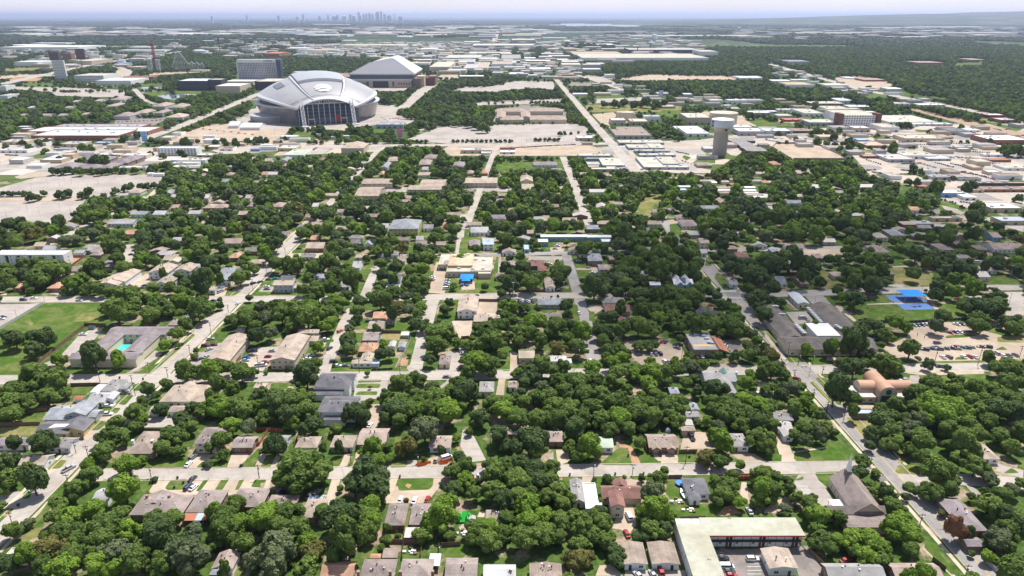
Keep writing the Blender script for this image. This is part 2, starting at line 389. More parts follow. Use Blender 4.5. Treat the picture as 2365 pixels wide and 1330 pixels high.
road([(1780,148),(1995,208),(2234,253),(2400,292)],26,ROADM,None)
road([(1880,245),(1985,280),(2110,330),(2390,420)],20,ROADM,None)
road([(1330,172),(1440,208)],14,ROADM,None)
road([(700,540),(735,500),(880,340)],8,ROADM,Yr((345,372),(385,402),(455,475)))
road([(1075,530),(1130,380),(1150,330)],7,ROADM,None)
road([(930,250),(1000,190)],24,ROADM,None)
road([(940,150),(1012,128),(1180,104)],20,ROADM,None)
road([(1200,120),(1222,110),(1340,88)],34,ROADM,None)
road([(0,195),(215,148),(330,132),(420,118)],34,ROADM,None)
road([(265,152),(300,165),(285,180)],22,ROADM,None)
road([(310,205),(335,232),(360,240)],12,ROADM,None)
road([(1130,62),(1150,74),(1140,96)],40,ROADM,None)
area(PX, 'track',[(2096,252),(2110,250),(2365,308),(2365,326)])

A=lambda t,k,*pts,**kw: area(t,k,list(pts),**kw);l,d,t,s,y='lawn','drive','lot','sand','dry'
A(B0,l,(620,215),(740,130),(830,150),(760,212));A(B0,l,(0,160),(30,80),(360,75),(300,155));A(B0,y,(0,262),(0,190),(130,180),(320,178),(290,235),(160,262))
A(B0,y,(340,505),(385,440),(520,440),(460,508));A(B0,d,(580,265),(620,217),(742,220),(675,288));A(B0,d,(680,140),(735,90),(890,90),(830,135))
A(B0,t,(1080,188),(1110,108),(1590,103),(1560,130),(1380,140),(1335,188));A(B0,l,(1125,503),(1160,450),(1450,400),(1425,500));A(B0,l,(1050,215),(1080,190),(1335,190),(1330,210))
A(B0,d,(1440,505),(1510,395),(1670,395),(1565,452),(1500,505));A(B0,l,(1505,497),(1560,447),(1690,475),(1740,440),(1745,500));A(B0,d,(1738,508),(1782,388),(1912,393),(1885,450),(1812,505))
A(B0,l,(1818,502),(1905,430),(1990,345),(1998,380),(1930,502));A(B0,d,(1135,692),(1205,586),(2000,576),(2000,655),(1760,715),(1500,712))
A(B0,l,(1268,655),(1310,595),(1450,583),(1420,668),(1285,672));A(B0,l,(1505,678),(1560,600),(1612,580),(1535,682));A(B0,l,(1648,672),(1700,590),(1766,580),(1703,676))
A(B0,l,(1803,672),(1840,592),(1882,580),(1832,668));A(B0,l,(1925,648),(1960,590),(2000,584),(2000,652));A(B0,l,(1050,590),(1155,586),(1175,630),(1105,695),(1060,640))
A(B0,l,(760,655),(785,590),(880,592),(850,655));A(B0,l,(165,735),(195,688),(248,690),(222,738));A(B0,t,(-30,690),(185,680),(150,802),(-30,812));A(B0,l,(-30,830),(122,806),(0,920),(-30,940))
A(B0,y,(150,1060),(230,970),(330,960),(300,1020),(190,1070));A(B0,l,(1790,1330),(1840,1230),(1895,1225),(1880,1330));A(B0,l,(470,640),(590,605),(640,620),(430,760),(260,960),(230,950),(400,720));A(B0,s,(10,250),(60,210),(150,190),(110,250))
A(B0,s,(340,560),(420,510),(480,505),(360,620));A(B0, 'dirt',(20,860),(60,845),(70,862),(30,875));A(B0,d,(330,535),(400,505),(445,510),(370,560),clear=0)
A(B1,d,(978,772),(1038,572),(1432,566),(1405,655),(1330,752),(1300,772));A(B1,l,(1073,652),(1095,577),(1370,571),(1362,640),(1332,668),(1110,676));A(B1, 'dirt',(1150,640),(1165,620),(1200,632),(1180,660),z=.09)
A(B1,s,(1068,668),(1072,640),(1095,645),(1100,672),z=.092)
A(B1,d,(612,560),(690,390),(733,388),(695,560));A(B1,d,(745,490),(780,355),(835,358),(822,488));A(B1,l,(588,495),(600,410),(675,400),(632,498));A(B1,l,(698,495),(742,400),(772,405),(740,495))
A(B1,l,(38,502),(100,395),(157,393),(102,502));A(B1,d,(-5,492),(40,393),(92,393),(32,502));A(B1,d,(112,495),(165,393),(192,420),(152,498));A(B1,l,(165,485),(222,388),(300,388),(245,470))
A(B1,l,(-5,645),(15,590),(67,583),(22,648));A(B1,d,(520,805),(590,578),(655,578),(602,780));A(B1,d,(40,750),(85,585),(122,585),(105,690),(60,750));A(B1,l,(555,805),(600,755),(640,755),(620,815))
A(B1,s,(1310,495),(1330,430),(1400,400),(1500,392),(1485,490));A(B1,l,(1500,445),(1520,368),(1600,368),(1622,462));A(B1,t,(1572,330),(1592,208),(1652,208),(1772,442),(1645,457));A(B1, 'dirt',(1640,470),(1640,488),(1800,485),(1800,462))
A(B1,l,(800,1202),(830,1108),(930,1098),(872,1198));A(B1,l,(1122,1202),(1150,1098),(1290,1105),(1272,1192));A(B1,l,(1440,1180),(1480,1112),(1622,1116),(1602,1192));A(B1,l,(1722,1330),(1730,1260),(1760,1190),(1998,1190),(1998,1244),(1745,1244))
A(B1,y,(1120,1062),(1160,830),(1192,830),(1152,1062));A(B1,y,(1005,1062),(1020,985),(1132,982),(1122,1072));A(B1,s,(850,205),(888,15),(992,10),(932,205));A(B1,l,(1065,320),(1075,270),(1125,265),(1110,320));A(B1,t,(1160,490),(1165,445),(1245,440),(1240,490))
A(B1,l,(245,350),(262,300),(300,300),(285,355));A(B1,l,(545,310),(560,240),(590,240),(575,310));A(B1,d,(1700,880),(1720,840),(1760,830),(1760,880));A(B1,l,(1030,500),(1060,450),(1170,445),(1160,495),clear=0)
A(B1,s,(1640,1050),(1560,960),(1620,900),(1660,920),clear=0)
A(B2,l,(700,455),(820,350),(900,353),(950,450),(930,478),(710,480));A(B2,l,(965,462),(968,385),(1082,388),(1112,445),(1157,450),(1150,472));A(B2,l,(1282,472),(1285,395),(1402,394),(1406,472));A(B2,l,(395,602),(400,565),(542,561),(548,607))
A(B2,d,(1098,420),(1094,390),(1272,388),(1302,480),(1170,480));A(B2,s,(1300,358),(1330,228),(1490,222),(1535,352));A(B2,d,(362,482),(338,358),(442,366),(452,452));A(B2,s,(545,615),(550,558),(642,558),(642,610))
A(B2,s,(778,625),(790,585),(905,553),(932,588),(1042,598),(1072,632),(900,642));A(B2,l,(1188,690),(1200,598),(1310,590),(1330,720),(1345,775),(1540,778),(1622,872),(1300,878),(1250,780))
A(B2, 'asphalt',(1565,1135),(1905,1120),(2000,1290),(2000,1340),(1650,1345));A(B2,t,(870,1345),(880,1288),(1345,1288),(1348,1345));A(B2,d,(765,965),(870,778),(935,778),(965,930),(900,1020),(840,972));A(B2,s,(1700,400),(1862,392),(2000,470),(1998,490),(1800,482))
A(B2,l,(1690,440),(1710,428),(1790,440),(1800,478));A(B2,l,(1045,1280),(1022,1080),(1055,1078),(1088,1285));A(B2,s,(650,1330),(680,1250),(780,1240),(860,1330));A(B2, 'dirt',(930,470),(900,350),(830,340),(840,310),(930,340),(1000,470),clear=True)
A(B2,l,(930,590),(940,562),(1010,560),(1040,590));A(B2,l,(640,650),(640,565),(850,560),(790,590),(770,640));A(B2,s,(1010,755),(1005,672),(1060,670),(1035,755));A(B2, 'dirt',(1580,870),(1640,800),(1700,790),(1770,850),(1640,870),clear=0)
A(B2,d,(1760,730),(1770,610),(1810,610),(1830,780),(1790,760),clear=True);A(B2,t,(285,430),(330,362),(335,470),(320,470));A(B2,l,(330,470),(325,362),(345,362),(360,470))
A(B3,t,(228,612),(272,538),(385,536),(422,600),(482,650),(545,742),(512,795),(440,795),(290,722));A(B3,l,(405,567),(540,556),(505,612),(440,606));A(B3,l,(388,550),(400,534),(680,524),(682,536))
A(B3,l,(470,650),(512,640),(560,738),(530,736));A(B3,l,(228,430),(230,385),(480,350),(500,308),(572,308),(648,440),(250,452));A(B3,l,(48,462),(90,390),(135,402),(132,457));A(B3,l,(550,268),(582,273),(692,410),(682,428),(652,400))
A(B3,y,(620,115),(822,112),(810,300),(640,142));A(B3,y,(1000,542),(1022,478),(1192,478),(1205,557));A(B3,l,(1222,1110),(1262,1048),(1480,1315),(1440,1322));A(B3,d,(1215,1122),(1228,1112),(1475,1335),(1440,1335))
A(B3,l,(1500,1082),(1530,1070),(1622,1172),(1602,1184));A(B3,d,(95,330),(122,238),(172,260),(212,380),(282,455),(140,468));A(B3,t,(1520,602),(1622,660),(1702,740),(1640,747));A(B3, 'asphalt',(190,1112),(330,1100),(485,1335),(268,1335))
A(B3,d,(220,385),(222,375),(480,338),(485,352));A(B3,l,(1940,500),(1960,440),(2000,445),(2000,520));A(B3,l,(1830,545),(1900,500),(1960,540));A(B3,t,(1780,520),(1800,470),(1990,520),(1990,580),(1850,550));A(B3,l,(800,600),(850,590),(870,605),(820,610));A(B3,l,(240,590),(300,565),(300,590),(250,598))
A(B3, 'asphalt',(845,565),(915,557),(965,600),(890,607),z=.075);A(B3,s,(300,660),(60,770),(0,830),(0,850),(180,840),clear=0);A(B3,y,(1020,470),(1060,380),(1110,370),(1100,450));A(B3,t,(520,785),(520,750),(585,745),(595,788))
A(M0,t,(-30,475),(262,470),(332,463),(0,668),(-30,690));A(M0,l,(345,466),(778,463),(814,632),(648,632),(480,770),(300,915),(200,1014),(-30,1014),(-30,680),z=.058);A(M0,y,(545,612),(640,540),(770,530),(770,560),(700,600),z=.07,clear=0);A(M0,y,(180,605),(230,590),(260,625),(240,640),z=.071,clear=0)
A(M0,t,(690,668),(800,650),(722,750),(525,880),(350,965),(338,930),(465,868),(600,720));A(M0,t,(1190,828),(1245,850),(1215,882),(1040,988),(960,1015),(1082,928));A(M0,l,(500,1012),(640,968),(1000,968),(945,1014))
A(M0,l,(1038,1002),(1110,970),(1230,920),(1392,780),(1480,700),(1500,712),(1240,940),(1150,1012));A(M0, 'tan',(830,835),(925,762),(998,763),(950,832));A(M0,d,(1215,990),(1385,830),(1505,705),(1520,710),(1395,840),(1235,992),z=.075)
A(M0,t,(1415,955),(1580,788),(1702,770),(1582,905),(1560,955));A(M0,d,(1805,935),(2000,788),(2000,955),(1835,985));A(M0,l,(1640,705),(1680,650),(1740,645),(1715,708));A(M0,l,(1520,840),(1555,805),(1592,805),(1575,838));A(M0,d,(985,352),(1000,290),(1135,238),(1182,280),(1062,352))
A(M0,l,(538,1168),(580,1100),(718,1098),(660,1168));A(M0,l,(860,1228),(882,1170),(1032,1168),(960,1252));A(M0,l,(958,1132),(1000,1083),(1115,1092),(1062,1142));A(M0,l,(610,1220),(650,1190),(710,1190),(650,1228));A(M0,t,(960,1300),(1060,1160),(1090,1170),(985,1330))
A(M0,l,(740,1330),(740,1270),(930,1270),(900,1310));A(M0,l,(1630,560),(1640,465),(1720,470),(1700,520));A(M0,l,(1860,515),(1900,475),(1950,470),(1950,510));A(M0,l,(1730,410),(1760,372),(1860,370),(1800,408));A(M0,t,(380,385),(460,360),(480,390),(440,405));A(M0,l,(420,365),(470,345),(480,355),(440,372))
A(M0,l,(60,405),(70,380),(135,378),(140,400));A(M0,s,(0,405),(0,380),(60,378),(50,405));A(M0,d,(1640,420),(1700,330),(1760,330),(1720,425));A(M0,l,(1960,405),(1970,378),(2000,376),(2000,405));A(M0, 'dirt',(545,165),(550,125),(650,120),(580,170))
A(M1,t,(-5,808),(192,798),(110,905),(60,987),(-5,987));A(M1,l,(758,672),(778,618),(892,614),(862,662));A(M1,l,(770,757),(770,705),(842,700),(815,752));A(M1,l,(980,682),(1008,618),(1182,618),(1172,682));A(M1,y,(958,742),(972,698),(1172,700),(1165,757));A(M1,l,(895,962),(940,880),(1105,888),(1062,972))
A(M1,l,(588,994),(640,955),(960,962),(1160,962),(1182,992));A(M1,l,(620,912),(650,888),(735,890),(722,927));A(M1,l,(1165,890),(1150,800),(1200,720),(1238,740),(1185,945),(1080,965));A(M1, 'dirt',(1110,950),(1125,890),(1180,880),(1165,945),z=.09)
A(M1,s,(1330,385),(1388,148),(1412,150),(1475,240),(1455,395));A(M1,s,(1700,545),(1720,452),(1858,452),(1852,562));A(M1,d,(1505,602),(1685,600),(1640,735),(1565,735));A(M1,t,(1380,985),(1482,838),(1582,833),(1560,975),(1515,985))
A(M1,l,(1383,592),(1440,460),(1552,433),(1532,592));A(M1,l,(1452,388),(1500,262),(1580,300),(1560,372),(1692,366),(1692,262),(1820,252),(1850,110),(1868,110),(1855,385));A(M1,s,(1580,362),(1585,305),(1682,303),(1688,362))
A(M1,l,(0,402),(20,378),(312,380),(312,406));A(M1,l,(278,82),(290,58),(520,58),(545,80));A(M1,d,(240,125),(260,85),(545,82),(535,120));A(M1,l,(28,335),(60,294),(132,298),(112,335));A(M1,l,(788,242),(800,203),(893,203),(882,242));A(M1,l,(818,197),(835,158),(923,158),(912,192));A(M1,l,(845,147),(860,108),(948,108),(937,142))
A(M1,l,(800,280),(815,252),(870,252),(860,278));A(M1,l,(785,345),(790,315),(840,312),(815,345));A(M1,l,(785,1077),(795,1055),(968,1054),(962,1072),z=.072);A(M1,l,(765,1117),(790,1085),(963,1084),(952,1117),z=.073);A(M1,l,(765,1172),(790,1143),(938,1144),(932,1172),z=.074)
A(M1,t,(745,1225),(775,1055),(1022,1048),(1002,1180),(900,1205),z=.04);A(M1,l,(110,1142),(120,1080),(285,1075),(232,1132));A(M1,d,(178,1192),(230,1103),(295,1108),(262,1192));A(M1,s,(868,1335),(900,1240),(993,1240),(942,1335));A(M1,s,(1845,1172),(1870,1040),(1922,1040),(1922,1172));A(M1,s,(1950,992),(1960,860),(2000,860),(2000,982));A(M1,l,(1895,987),(1900,880),(1958,880),(1953,987))
A(M1,l,(1910,1180),(1915,1060),(1945,1055),(1940,1180));A(M1,l,(505,770),(520,750),(600,740),(600,765),clear=0);A(M1,t,(440,815),(500,770),(545,770),(510,840));A(M1,t,(20,380),(60,335),(150,340),(120,380));A(M1,t,(1850,300),(1865,115),(1888,115),(1880,270));A(M1,t,(490,995),(560,900),(580,985),(560,1000))
A(M1,t,(1455,1075),(1480,1050),(1530,1045),(1400,1140),(1380,1130));A(M1,l,(1560,80),(1575,-10),(1640,-10),(1640,40),(1690,80));A(M1,l,(1815,80),(1835,10),(1890,0),(1860,80));A(M1,l,(1455,1120),(1510,1060),(1560,1050),(1500,1130),clear=0);A(M1,l,(1670,1330),(1720,1240),(1790,1200),(1800,1330),clear=0)
A(M2,t,(130,137),(140,106),(402,106),(392,137));A(M2,s,(860,762),(1100,740),(1310,800),(1345,880),(1200,940),(1000,940),(930,880));A(M2, 'asphalt',(1630,747),(1762,745),(1792,900),(1680,872));A(M2,d,(590,512),(600,480),(722,478),(692,522),(640,552));A(M2,l,(498,197),(500,168),(582,168),(592,197));A(M2,l,(508,262),(515,213),(622,213),(592,262))
A(M2,d,(505,210),(500,198),(660,190),(670,235),(625,235),(620,210));A(M2,l,(600,602),(600,530),(642,530),(642,602));A(M2,l,(450,602),(470,478),(510,478),(532,602));A(M2,l,(240,537),(260,500),(352,500),(352,537));A(M2,l,(40,602),(60,560),(172,570),(172,602));A(M2,s,(-5,980),(-5,830),(55,850),(50,970));A(M2,l,(0,700),(0,640),(90,630),(40,700),clear=0)
A(M2,l,(480,140),(490,108),(570,108),(560,140));A(M2,s,(310,100),(300,40),(420,20),(400,90));A(M2,t,(1620,560),(1640,530),(1760,545),(1700,570),clear=0);A(M2,l,(1490,180),(1500,110),(1540,110),(1540,180));A(M2,l,(1560,270),(1580,230),(1650,260),(1720,360),(1640,370));A(M2,l,(1860,640),(1900,650),(2000,750),(2000,780),(1920,700))
A(M2,d,(1890,1140),(1900,1060),(1960,1070),(1995,1190),(1900,1170));A(M2,s,(1570,960),(1580,930),(1780,940),(1870,950),(1870,960));A(M2,l,(1195,965),(1200,940),(1250,940),(1250,965));A(M2,l,(1830,110),(1850,80),(1960,85),(1950,112))
A(M3,l,(690,562),(790,472),(1300,462),(1490,470),(1560,590),(1290,602),(1060,612),(720,592));A(M3,s,(1125,642),(1290,608),(1540,618),(1700,680),(2000,762),(2000,905),(1240,918),(1000,882),(908,810),(1100,720));A(M3,t,(1505,420),(1745,398),(1702,462),(1560,472));A(M3,t,(1800,383),(2000,378),(2000,560),(1850,562),(1885,480))
A(M3,l,(0,670),(40,665),(112,800),(95,800));A(M3,l,(150,850),(480,880),(482,915),(190,922));A(M3,l,(390,1040),(450,1035),(560,1100),(595,1250),(560,1245));A(M3,l,(350,1075),(375,1065),(545,1240),(525,1250));A(M3,l,(700,850),(905,855),(882,892),(740,882));A(M3,l,(1180,1022),(1680,1012),(1745,1062),(1640,1105),(1250,1062))
A(M3,y,(425,222),(560,218),(602,330),(480,352));A(M3,y,(945,200),(1085,193),(1300,238),(1292,332),(1010,312));A(M3,l,(1745,312),(1760,240),(1862,238),(2000,310),(2000,328),(1800,328));A(M3,t,(165,535),(330,530),(388,617),(240,627),z=.07);A(M3,t,(310,412),(450,405),(522,482),(400,502));A(M3, 'blue',(930,405),(1130,402),(1265,455),(990,460));A(M3, 'blue',(1012,470),(1258,468),(1303,513),(1075,517))
A(M3,d,(790,472),(990,462),(1280,458),(1400,465),(1385,470),(1310,468),(790,478),z=.095);A(M3,d,(1235,415),(1260,415),(1345,512),(1308,514),z=.096);A(M3,l,(470,420),(520,410),(600,480),(560,500));A(M3,l,(790,470),(880,400),(920,400),(990,458));A(M3,l,(1350,470),(1400,462),(1500,470),(1560,560),(1560,590),(1480,530));A(M3,l,(1770,825),(1830,798),(1870,825),z=.1);A(M3,l,(1460,900),(1480,880),(1520,880),(1540,900),z=.1)
A(M3,l,(1390,735),(1400,715),(1560,705),(1640,712),(1560,728),z=.1);A(M3,l,(1180,915),(1690,905),(1690,925),(1200,935),z=.1);A(M3,d,(1070,1000),(1190,985),(1690,980),(1690,1010),(1200,1020),z=.066);A(M3,t,(1100,1110),(1120,1020),(1190,1020),(1200,1070));A(M3,l,(1720,690),(1740,640),(1820,650),(1830,700));A(M3,y,(1790,765),(1790,725),(1990,710),(2000,770));A(M3,l,(1690,320),(1700,298),(1740,300),(1790,325))
A(M3,t,(930,330),(980,320),(1080,325),(1060,348));A(M3,d,(540,490),(580,480),(710,600),(690,610),z=.09);A(M3,t,(160,450),(180,430),(290,510),(250,520));A(M3,l,(130,510),(150,470),(210,515),(190,522));A(M3,d,(600,1280),(620,1240),(840,1250),(850,1270),(700,1330));A(M3,d,(460,905),(470,882),(560,880),(560,910));A(M3,d,(0,720),(10,700),(190,920),(170,935),z=.1)
A(M3,t,(0,70),(0,45),(120,40),(130,60));A(M3,s,(270,95),(280,40),(690,35),(690,60),(500,110));A(M3,t,(960,195),(970,182),(1110,176),(1110,188));A(M3,l,(990,160),(1000,105),(1070,115),(1085,160));A(M3,d,(1840,230),(1870,228),(2000,300),(2000,312));A(M3,s,(1620,165),(1630,135),(1700,130),(1690,165))
A(U0,t,(-20,605),(340,500),(470,488),(1525,485),(1450,560),(1400,650),(960,692),(-20,692));A(U0,t,(-20,735),(772,725),(640,900),(500,932),(-20,917));A(U0,s,(-20,735),(-20,700),(300,690),(780,690),(780,722));A(PX,s,(365,326),(480,287),(590,285),(668,300),(650,320),(590,322),(470,336),(372,333))
A(PX,t,(940,322),(1015,293),(1090,290),(1340,284),(1376,313),(1330,333),(1040,333));A(PX,s,(1020,346),(1040,336),(1360,336),(1395,345),(1370,360),(1040,360));A(U0,y,(0,490),(20,460),(300,455),(280,480));A(U0,l,(0,590),(300,500),(370,500),(0,605));A(U0,l,(1270,655),(1290,625),(1400,625),(1330,690));A(U0,d,(1310,690),(1400,630),(1440,630),(1370,690))
A(PX, 'town',(-20,420),(-20,330),(120,330),(310,340),(470,340),(560,330),(760,325),(760,352),(480,356),(340,380),(180,400),z=.02);A(PX, 'town',(560,350),(650,325),(780,325),(900,330),(880,350),(760,355),(640,360),z=.022)
A(PX, 'town',(1400,380),(1380,340),(1560,330),(1760,305),(2000,290),(2400,285),(2400,480),(2240,470),(2090,425),(2010,405),(1960,350),(1740,335),(1640,400),(1560,400),z=.018);A(U3,s,(75,230),(110,200),(470,205),(745,330),(740,350),(265,345));A(U2,t,(1690,330),(1850,280),(1900,300),(1640,400))
A(U2,l,(1650,385),(1700,345),(1860,350),(1860,385));A(U2,l,(0,432),(0,365),(460,360),(505,445),(420,420),(200,432));A(U1,l,(2200,465),(2190,378),(2370,368),(2370,402),(2290,452));A(U2,y,(1150,862),(1180,700),(1290,640),(1420,700),(1300,760),(1280,862));A(U2,l,(1450,1035),(1443,938),(1560,935),(1550,1035));A(U2,s,(1370,912),(1370,900),(1560,895),(1560,925),(1440,935))
A(U2,l,(1560,330),(1575,310),(1640,330),(1600,360),clear=0);A(U1,l,(310,162),(350,95),(470,92),(525,160));A(U1,l,(1855,1205),(1868,1100),(1952,1098),(1932,1205));A(U1,l,(1870,1092),(1880,1058),(2065,1058),(2035,1092));A(U1,l,(1480,1045),(1495,1000),(1590,1000),(1590,1040));A(U1,t,(330,1195),(355,1180),(640,1180),(640,1195));A(U1,l,(330,1193),(345,1170),(450,1165),(640,1170),(640,1193))
A(U1,t,(1900,600),(2080,605),(2340,575),(2340,640),(2100,640));A(U1,t,(1180,640),(1200,600),(1390,600),(1370,645));A(U3, 'asphalt',(1370,860),(1400,790),(1600,800),(1600,840));A(U3,l,(1600,760),(1605,720),(1700,735),(1850,790),(1800,810));A(U3,t,(1600,745),(1660,750),(1830,835),(1790,850),(1640,800));A(U3,t,(1500,880),(1800,865),(2140,880),(2365,920),(2365,1010),(2000,900),(1520,900))
A(U3,l,(1430,910),(1440,890),(1520,890),(1530,920));A(U3, 'asphalt',(2000,670),(2250,640),(2365,660),(2365,740),(2200,720));A(U3,t,(1600,730),(1610,695),(1870,715),(2010,760),(1900,800),(1700,770));A(U3,y,(840,285),(850,262),(960,262),(1010,290));A(U1,t,(450,300),(500,250),(560,235),(700,240),(640,290));A(U1,s,(20,200),(200,150),(220,215),(210,250),(0,260))
A(T2,t,(0,722),(300,650),(620,655),(632,722),(480,707),(0,742));A(T2,t,(0,818),(690,790),(682,826),(0,848));A(T2, 'asphalt',(130,980),(160,870),(400,850),(720,870),(730,940),(300,985));A(T2,l,(970,790),(960,765),(1150,760),(1180,785));A(T2,y,(880,900),(880,840),(1620,850),(1700,880),(1460,900));A(T2,t,(960,830),(970,795),(1330,780),(1330,805));A(T2,s,(1100,640),(1380,600),(2100,610),(2080,640),(1300,645));A(T2,l,(1440,920),(1500,880),(1640,890),(1620,950));A(T2,l,(2160,965),(2300,950),(2365,1000),(2365,1025),(2250,1010))
A(T2,s,(930,920),(1100,900),(1160,960),(1070,1010),(1000,990));A(T2,s,(1640,920),(1900,890),(2130,920),(2190,1010),(2050,1010));A(T2, 'asphalt',(740,690),(760,660),(990,665),(990,690));A(T2,t,(850,615),(900,600),(1030,620),(1180,700),(1100,700));
A(T3,l,(100,990),(200,975),(520,1040),(300,1040));A(T3,s,(30,1010),(70,965),(190,1010),(160,1040));A(T3,l,(960,745),(960,728),(1080,730),(1100,748));A(T3,l,(1030,780),(1080,755),(1200,755),(1240,800),(1100,810));A(T3,l,(1280,760),(1400,745),(1430,770),(1740,800),(1740,820),(1400,780));A(T3,l,(1790,540),(1810,512),(2030,508),(2030,530));A(T3,s,(800,640),(1000,620),(1230,660),(1300,700),(1200,730),(1000,720),(860,680));A(T3,y,(1890,990),(1900,980),(2140,975),(2150,990));A(T3,l,(2040,1010),(2060,1000),(2360,1060),(2300,1080))
A(T0,l,(190,785),(230,755),(440,755),(510,780),(400,795));A(T0, 'dirt',(70,735),(120,710),(400,710),(330,740));A(T0,t,(0,800),(150,790),(600,795),(1130,820),(1140,880),(900,885),(500,870),(480,840));A(T0,l,(1250,785),(1290,765),(1470,750),(1490,765),(1300,790));A(T0, 'water',(1260,808),(1300,795),(1470,785),(1480,800),(1300,812),z=.5);A(T0,l,(1310,850),(1350,835),(1515,830),(1500,865),(1400,875));A(T0,l,(1590,850),(1600,825),(1830,825),(1830,860));A(T0, 'water',(1430,875),(1520,855),(1690,862),(1650,890),(1590,912),(1500,900),z=.5)
A(T0, 'asphalt',(1040,1130),(1060,1075),(1540,1075),(1380,1150));A(T0,y,(20,650),(60,620),(390,615),(300,640));A(T0,s,(0,720),(0,690),(380,670),(530,690),(100,710));A(T0,s,(1330,690),(1390,660),(1700,655),(1960,650),(1700,665));A(T0,s,(1040,700),(1070,630),(1150,640),(1200,650),(1150,690));A(T1,t,(1480,1000),(1600,830),(1720,780),(1815,770),(1600,930));A(T1,t,(1260,1120),(1330,1060),(1480,1040),(1630,1090),(1520,1140));A(T1,s,(1820,700),(1850,680),(2000,680),(2000,710));A(T1,t,(1900,830),(2050,790),(2365,780),(2365,835))
A(T1,t,(100,1120),(200,900),(900,1130),(1300,1000),(1220,1130),(1000,1160),(700,1150),(400,1140),clear=True);A(T1,l,(1220,1200),(1240,1175),(1340,1185),(1330,1215));A(T1,t,(1180,830),(1200,800),(1560,800),(1500,830));A(T1,d,(780,1180),(850,1130),(960,1130),(970,1190),(880,1180));A(PX,s,(715,330),(735,318),(760,328),(740,345))
LAKE=[(1250,58),(1300,54.5),(1400,53.5),(1700,53),(1935,52.3),(1935,55),(1700,57.5),(1480,61),(1330,62.5)]
area(PX, 'water',LAKE,z=1.0)

def strip(px0,px1,w,off=0,z=.075,m=None,dash=None,name='road_marking'):
 a,b=P(*px0),P(*px1);d=(b-a);Ld=d.length;d.normalize();n=Vector((d.y,-d.x,0));a=a+n*off;mb=MB();s=0
 while s<Ld:
  e=min(Ld,s+(dash[0] if dash else Ld));q0,q1=a+d*s,a+d*e
  mb.face([(*(q0-n*w/2).xy,z),(*(q0+n*w/2).xy,z),(*(q1+n*w/2).xy,z),(*(q1-n*w/2).xy,z)]);s=e+(dash[1] if dash else 1)
 tag(mb.build(name,m), 'painted road marking',kind='structure')
YEL=mat('marking_yellow',(.55,.42,.12),.8,.2,1.5);WHM=mat('marking_white',(.72,.72,.70),.8,.15,1.5)
for off in (-.18,.18): strip((2290,1334),(1700,688.5),.14,off,m=YEL)
for i in range(12):
 for yy in (672.5,687.5):
  x=1650+i*4.2+(yy-672.5)*.9;strip((x,yy-1.8),(x+3,yy+1.8),.55,m=WHM,z=.08)
for k in range(5): strip(B2.p(1815,1232+k*28),B2.p(1925,1232+k*28),.16,m=WHM,z=.075)
for k in range(5): strip(B2.p(1635+k*12,1150+k*30),B2.p(1600+k*12,1150+k*30),.16,m=WHM,z=.075)
for k in range(8): strip(B3.p(262+k*6,636+k*11),B3.p(330+k*6,634+k*11),.14,m=WHM,z=.075)
for k in range(9): strip((980+k*40,327),(1000+k*38,296),.5,m=GM['lot'],z=.34)
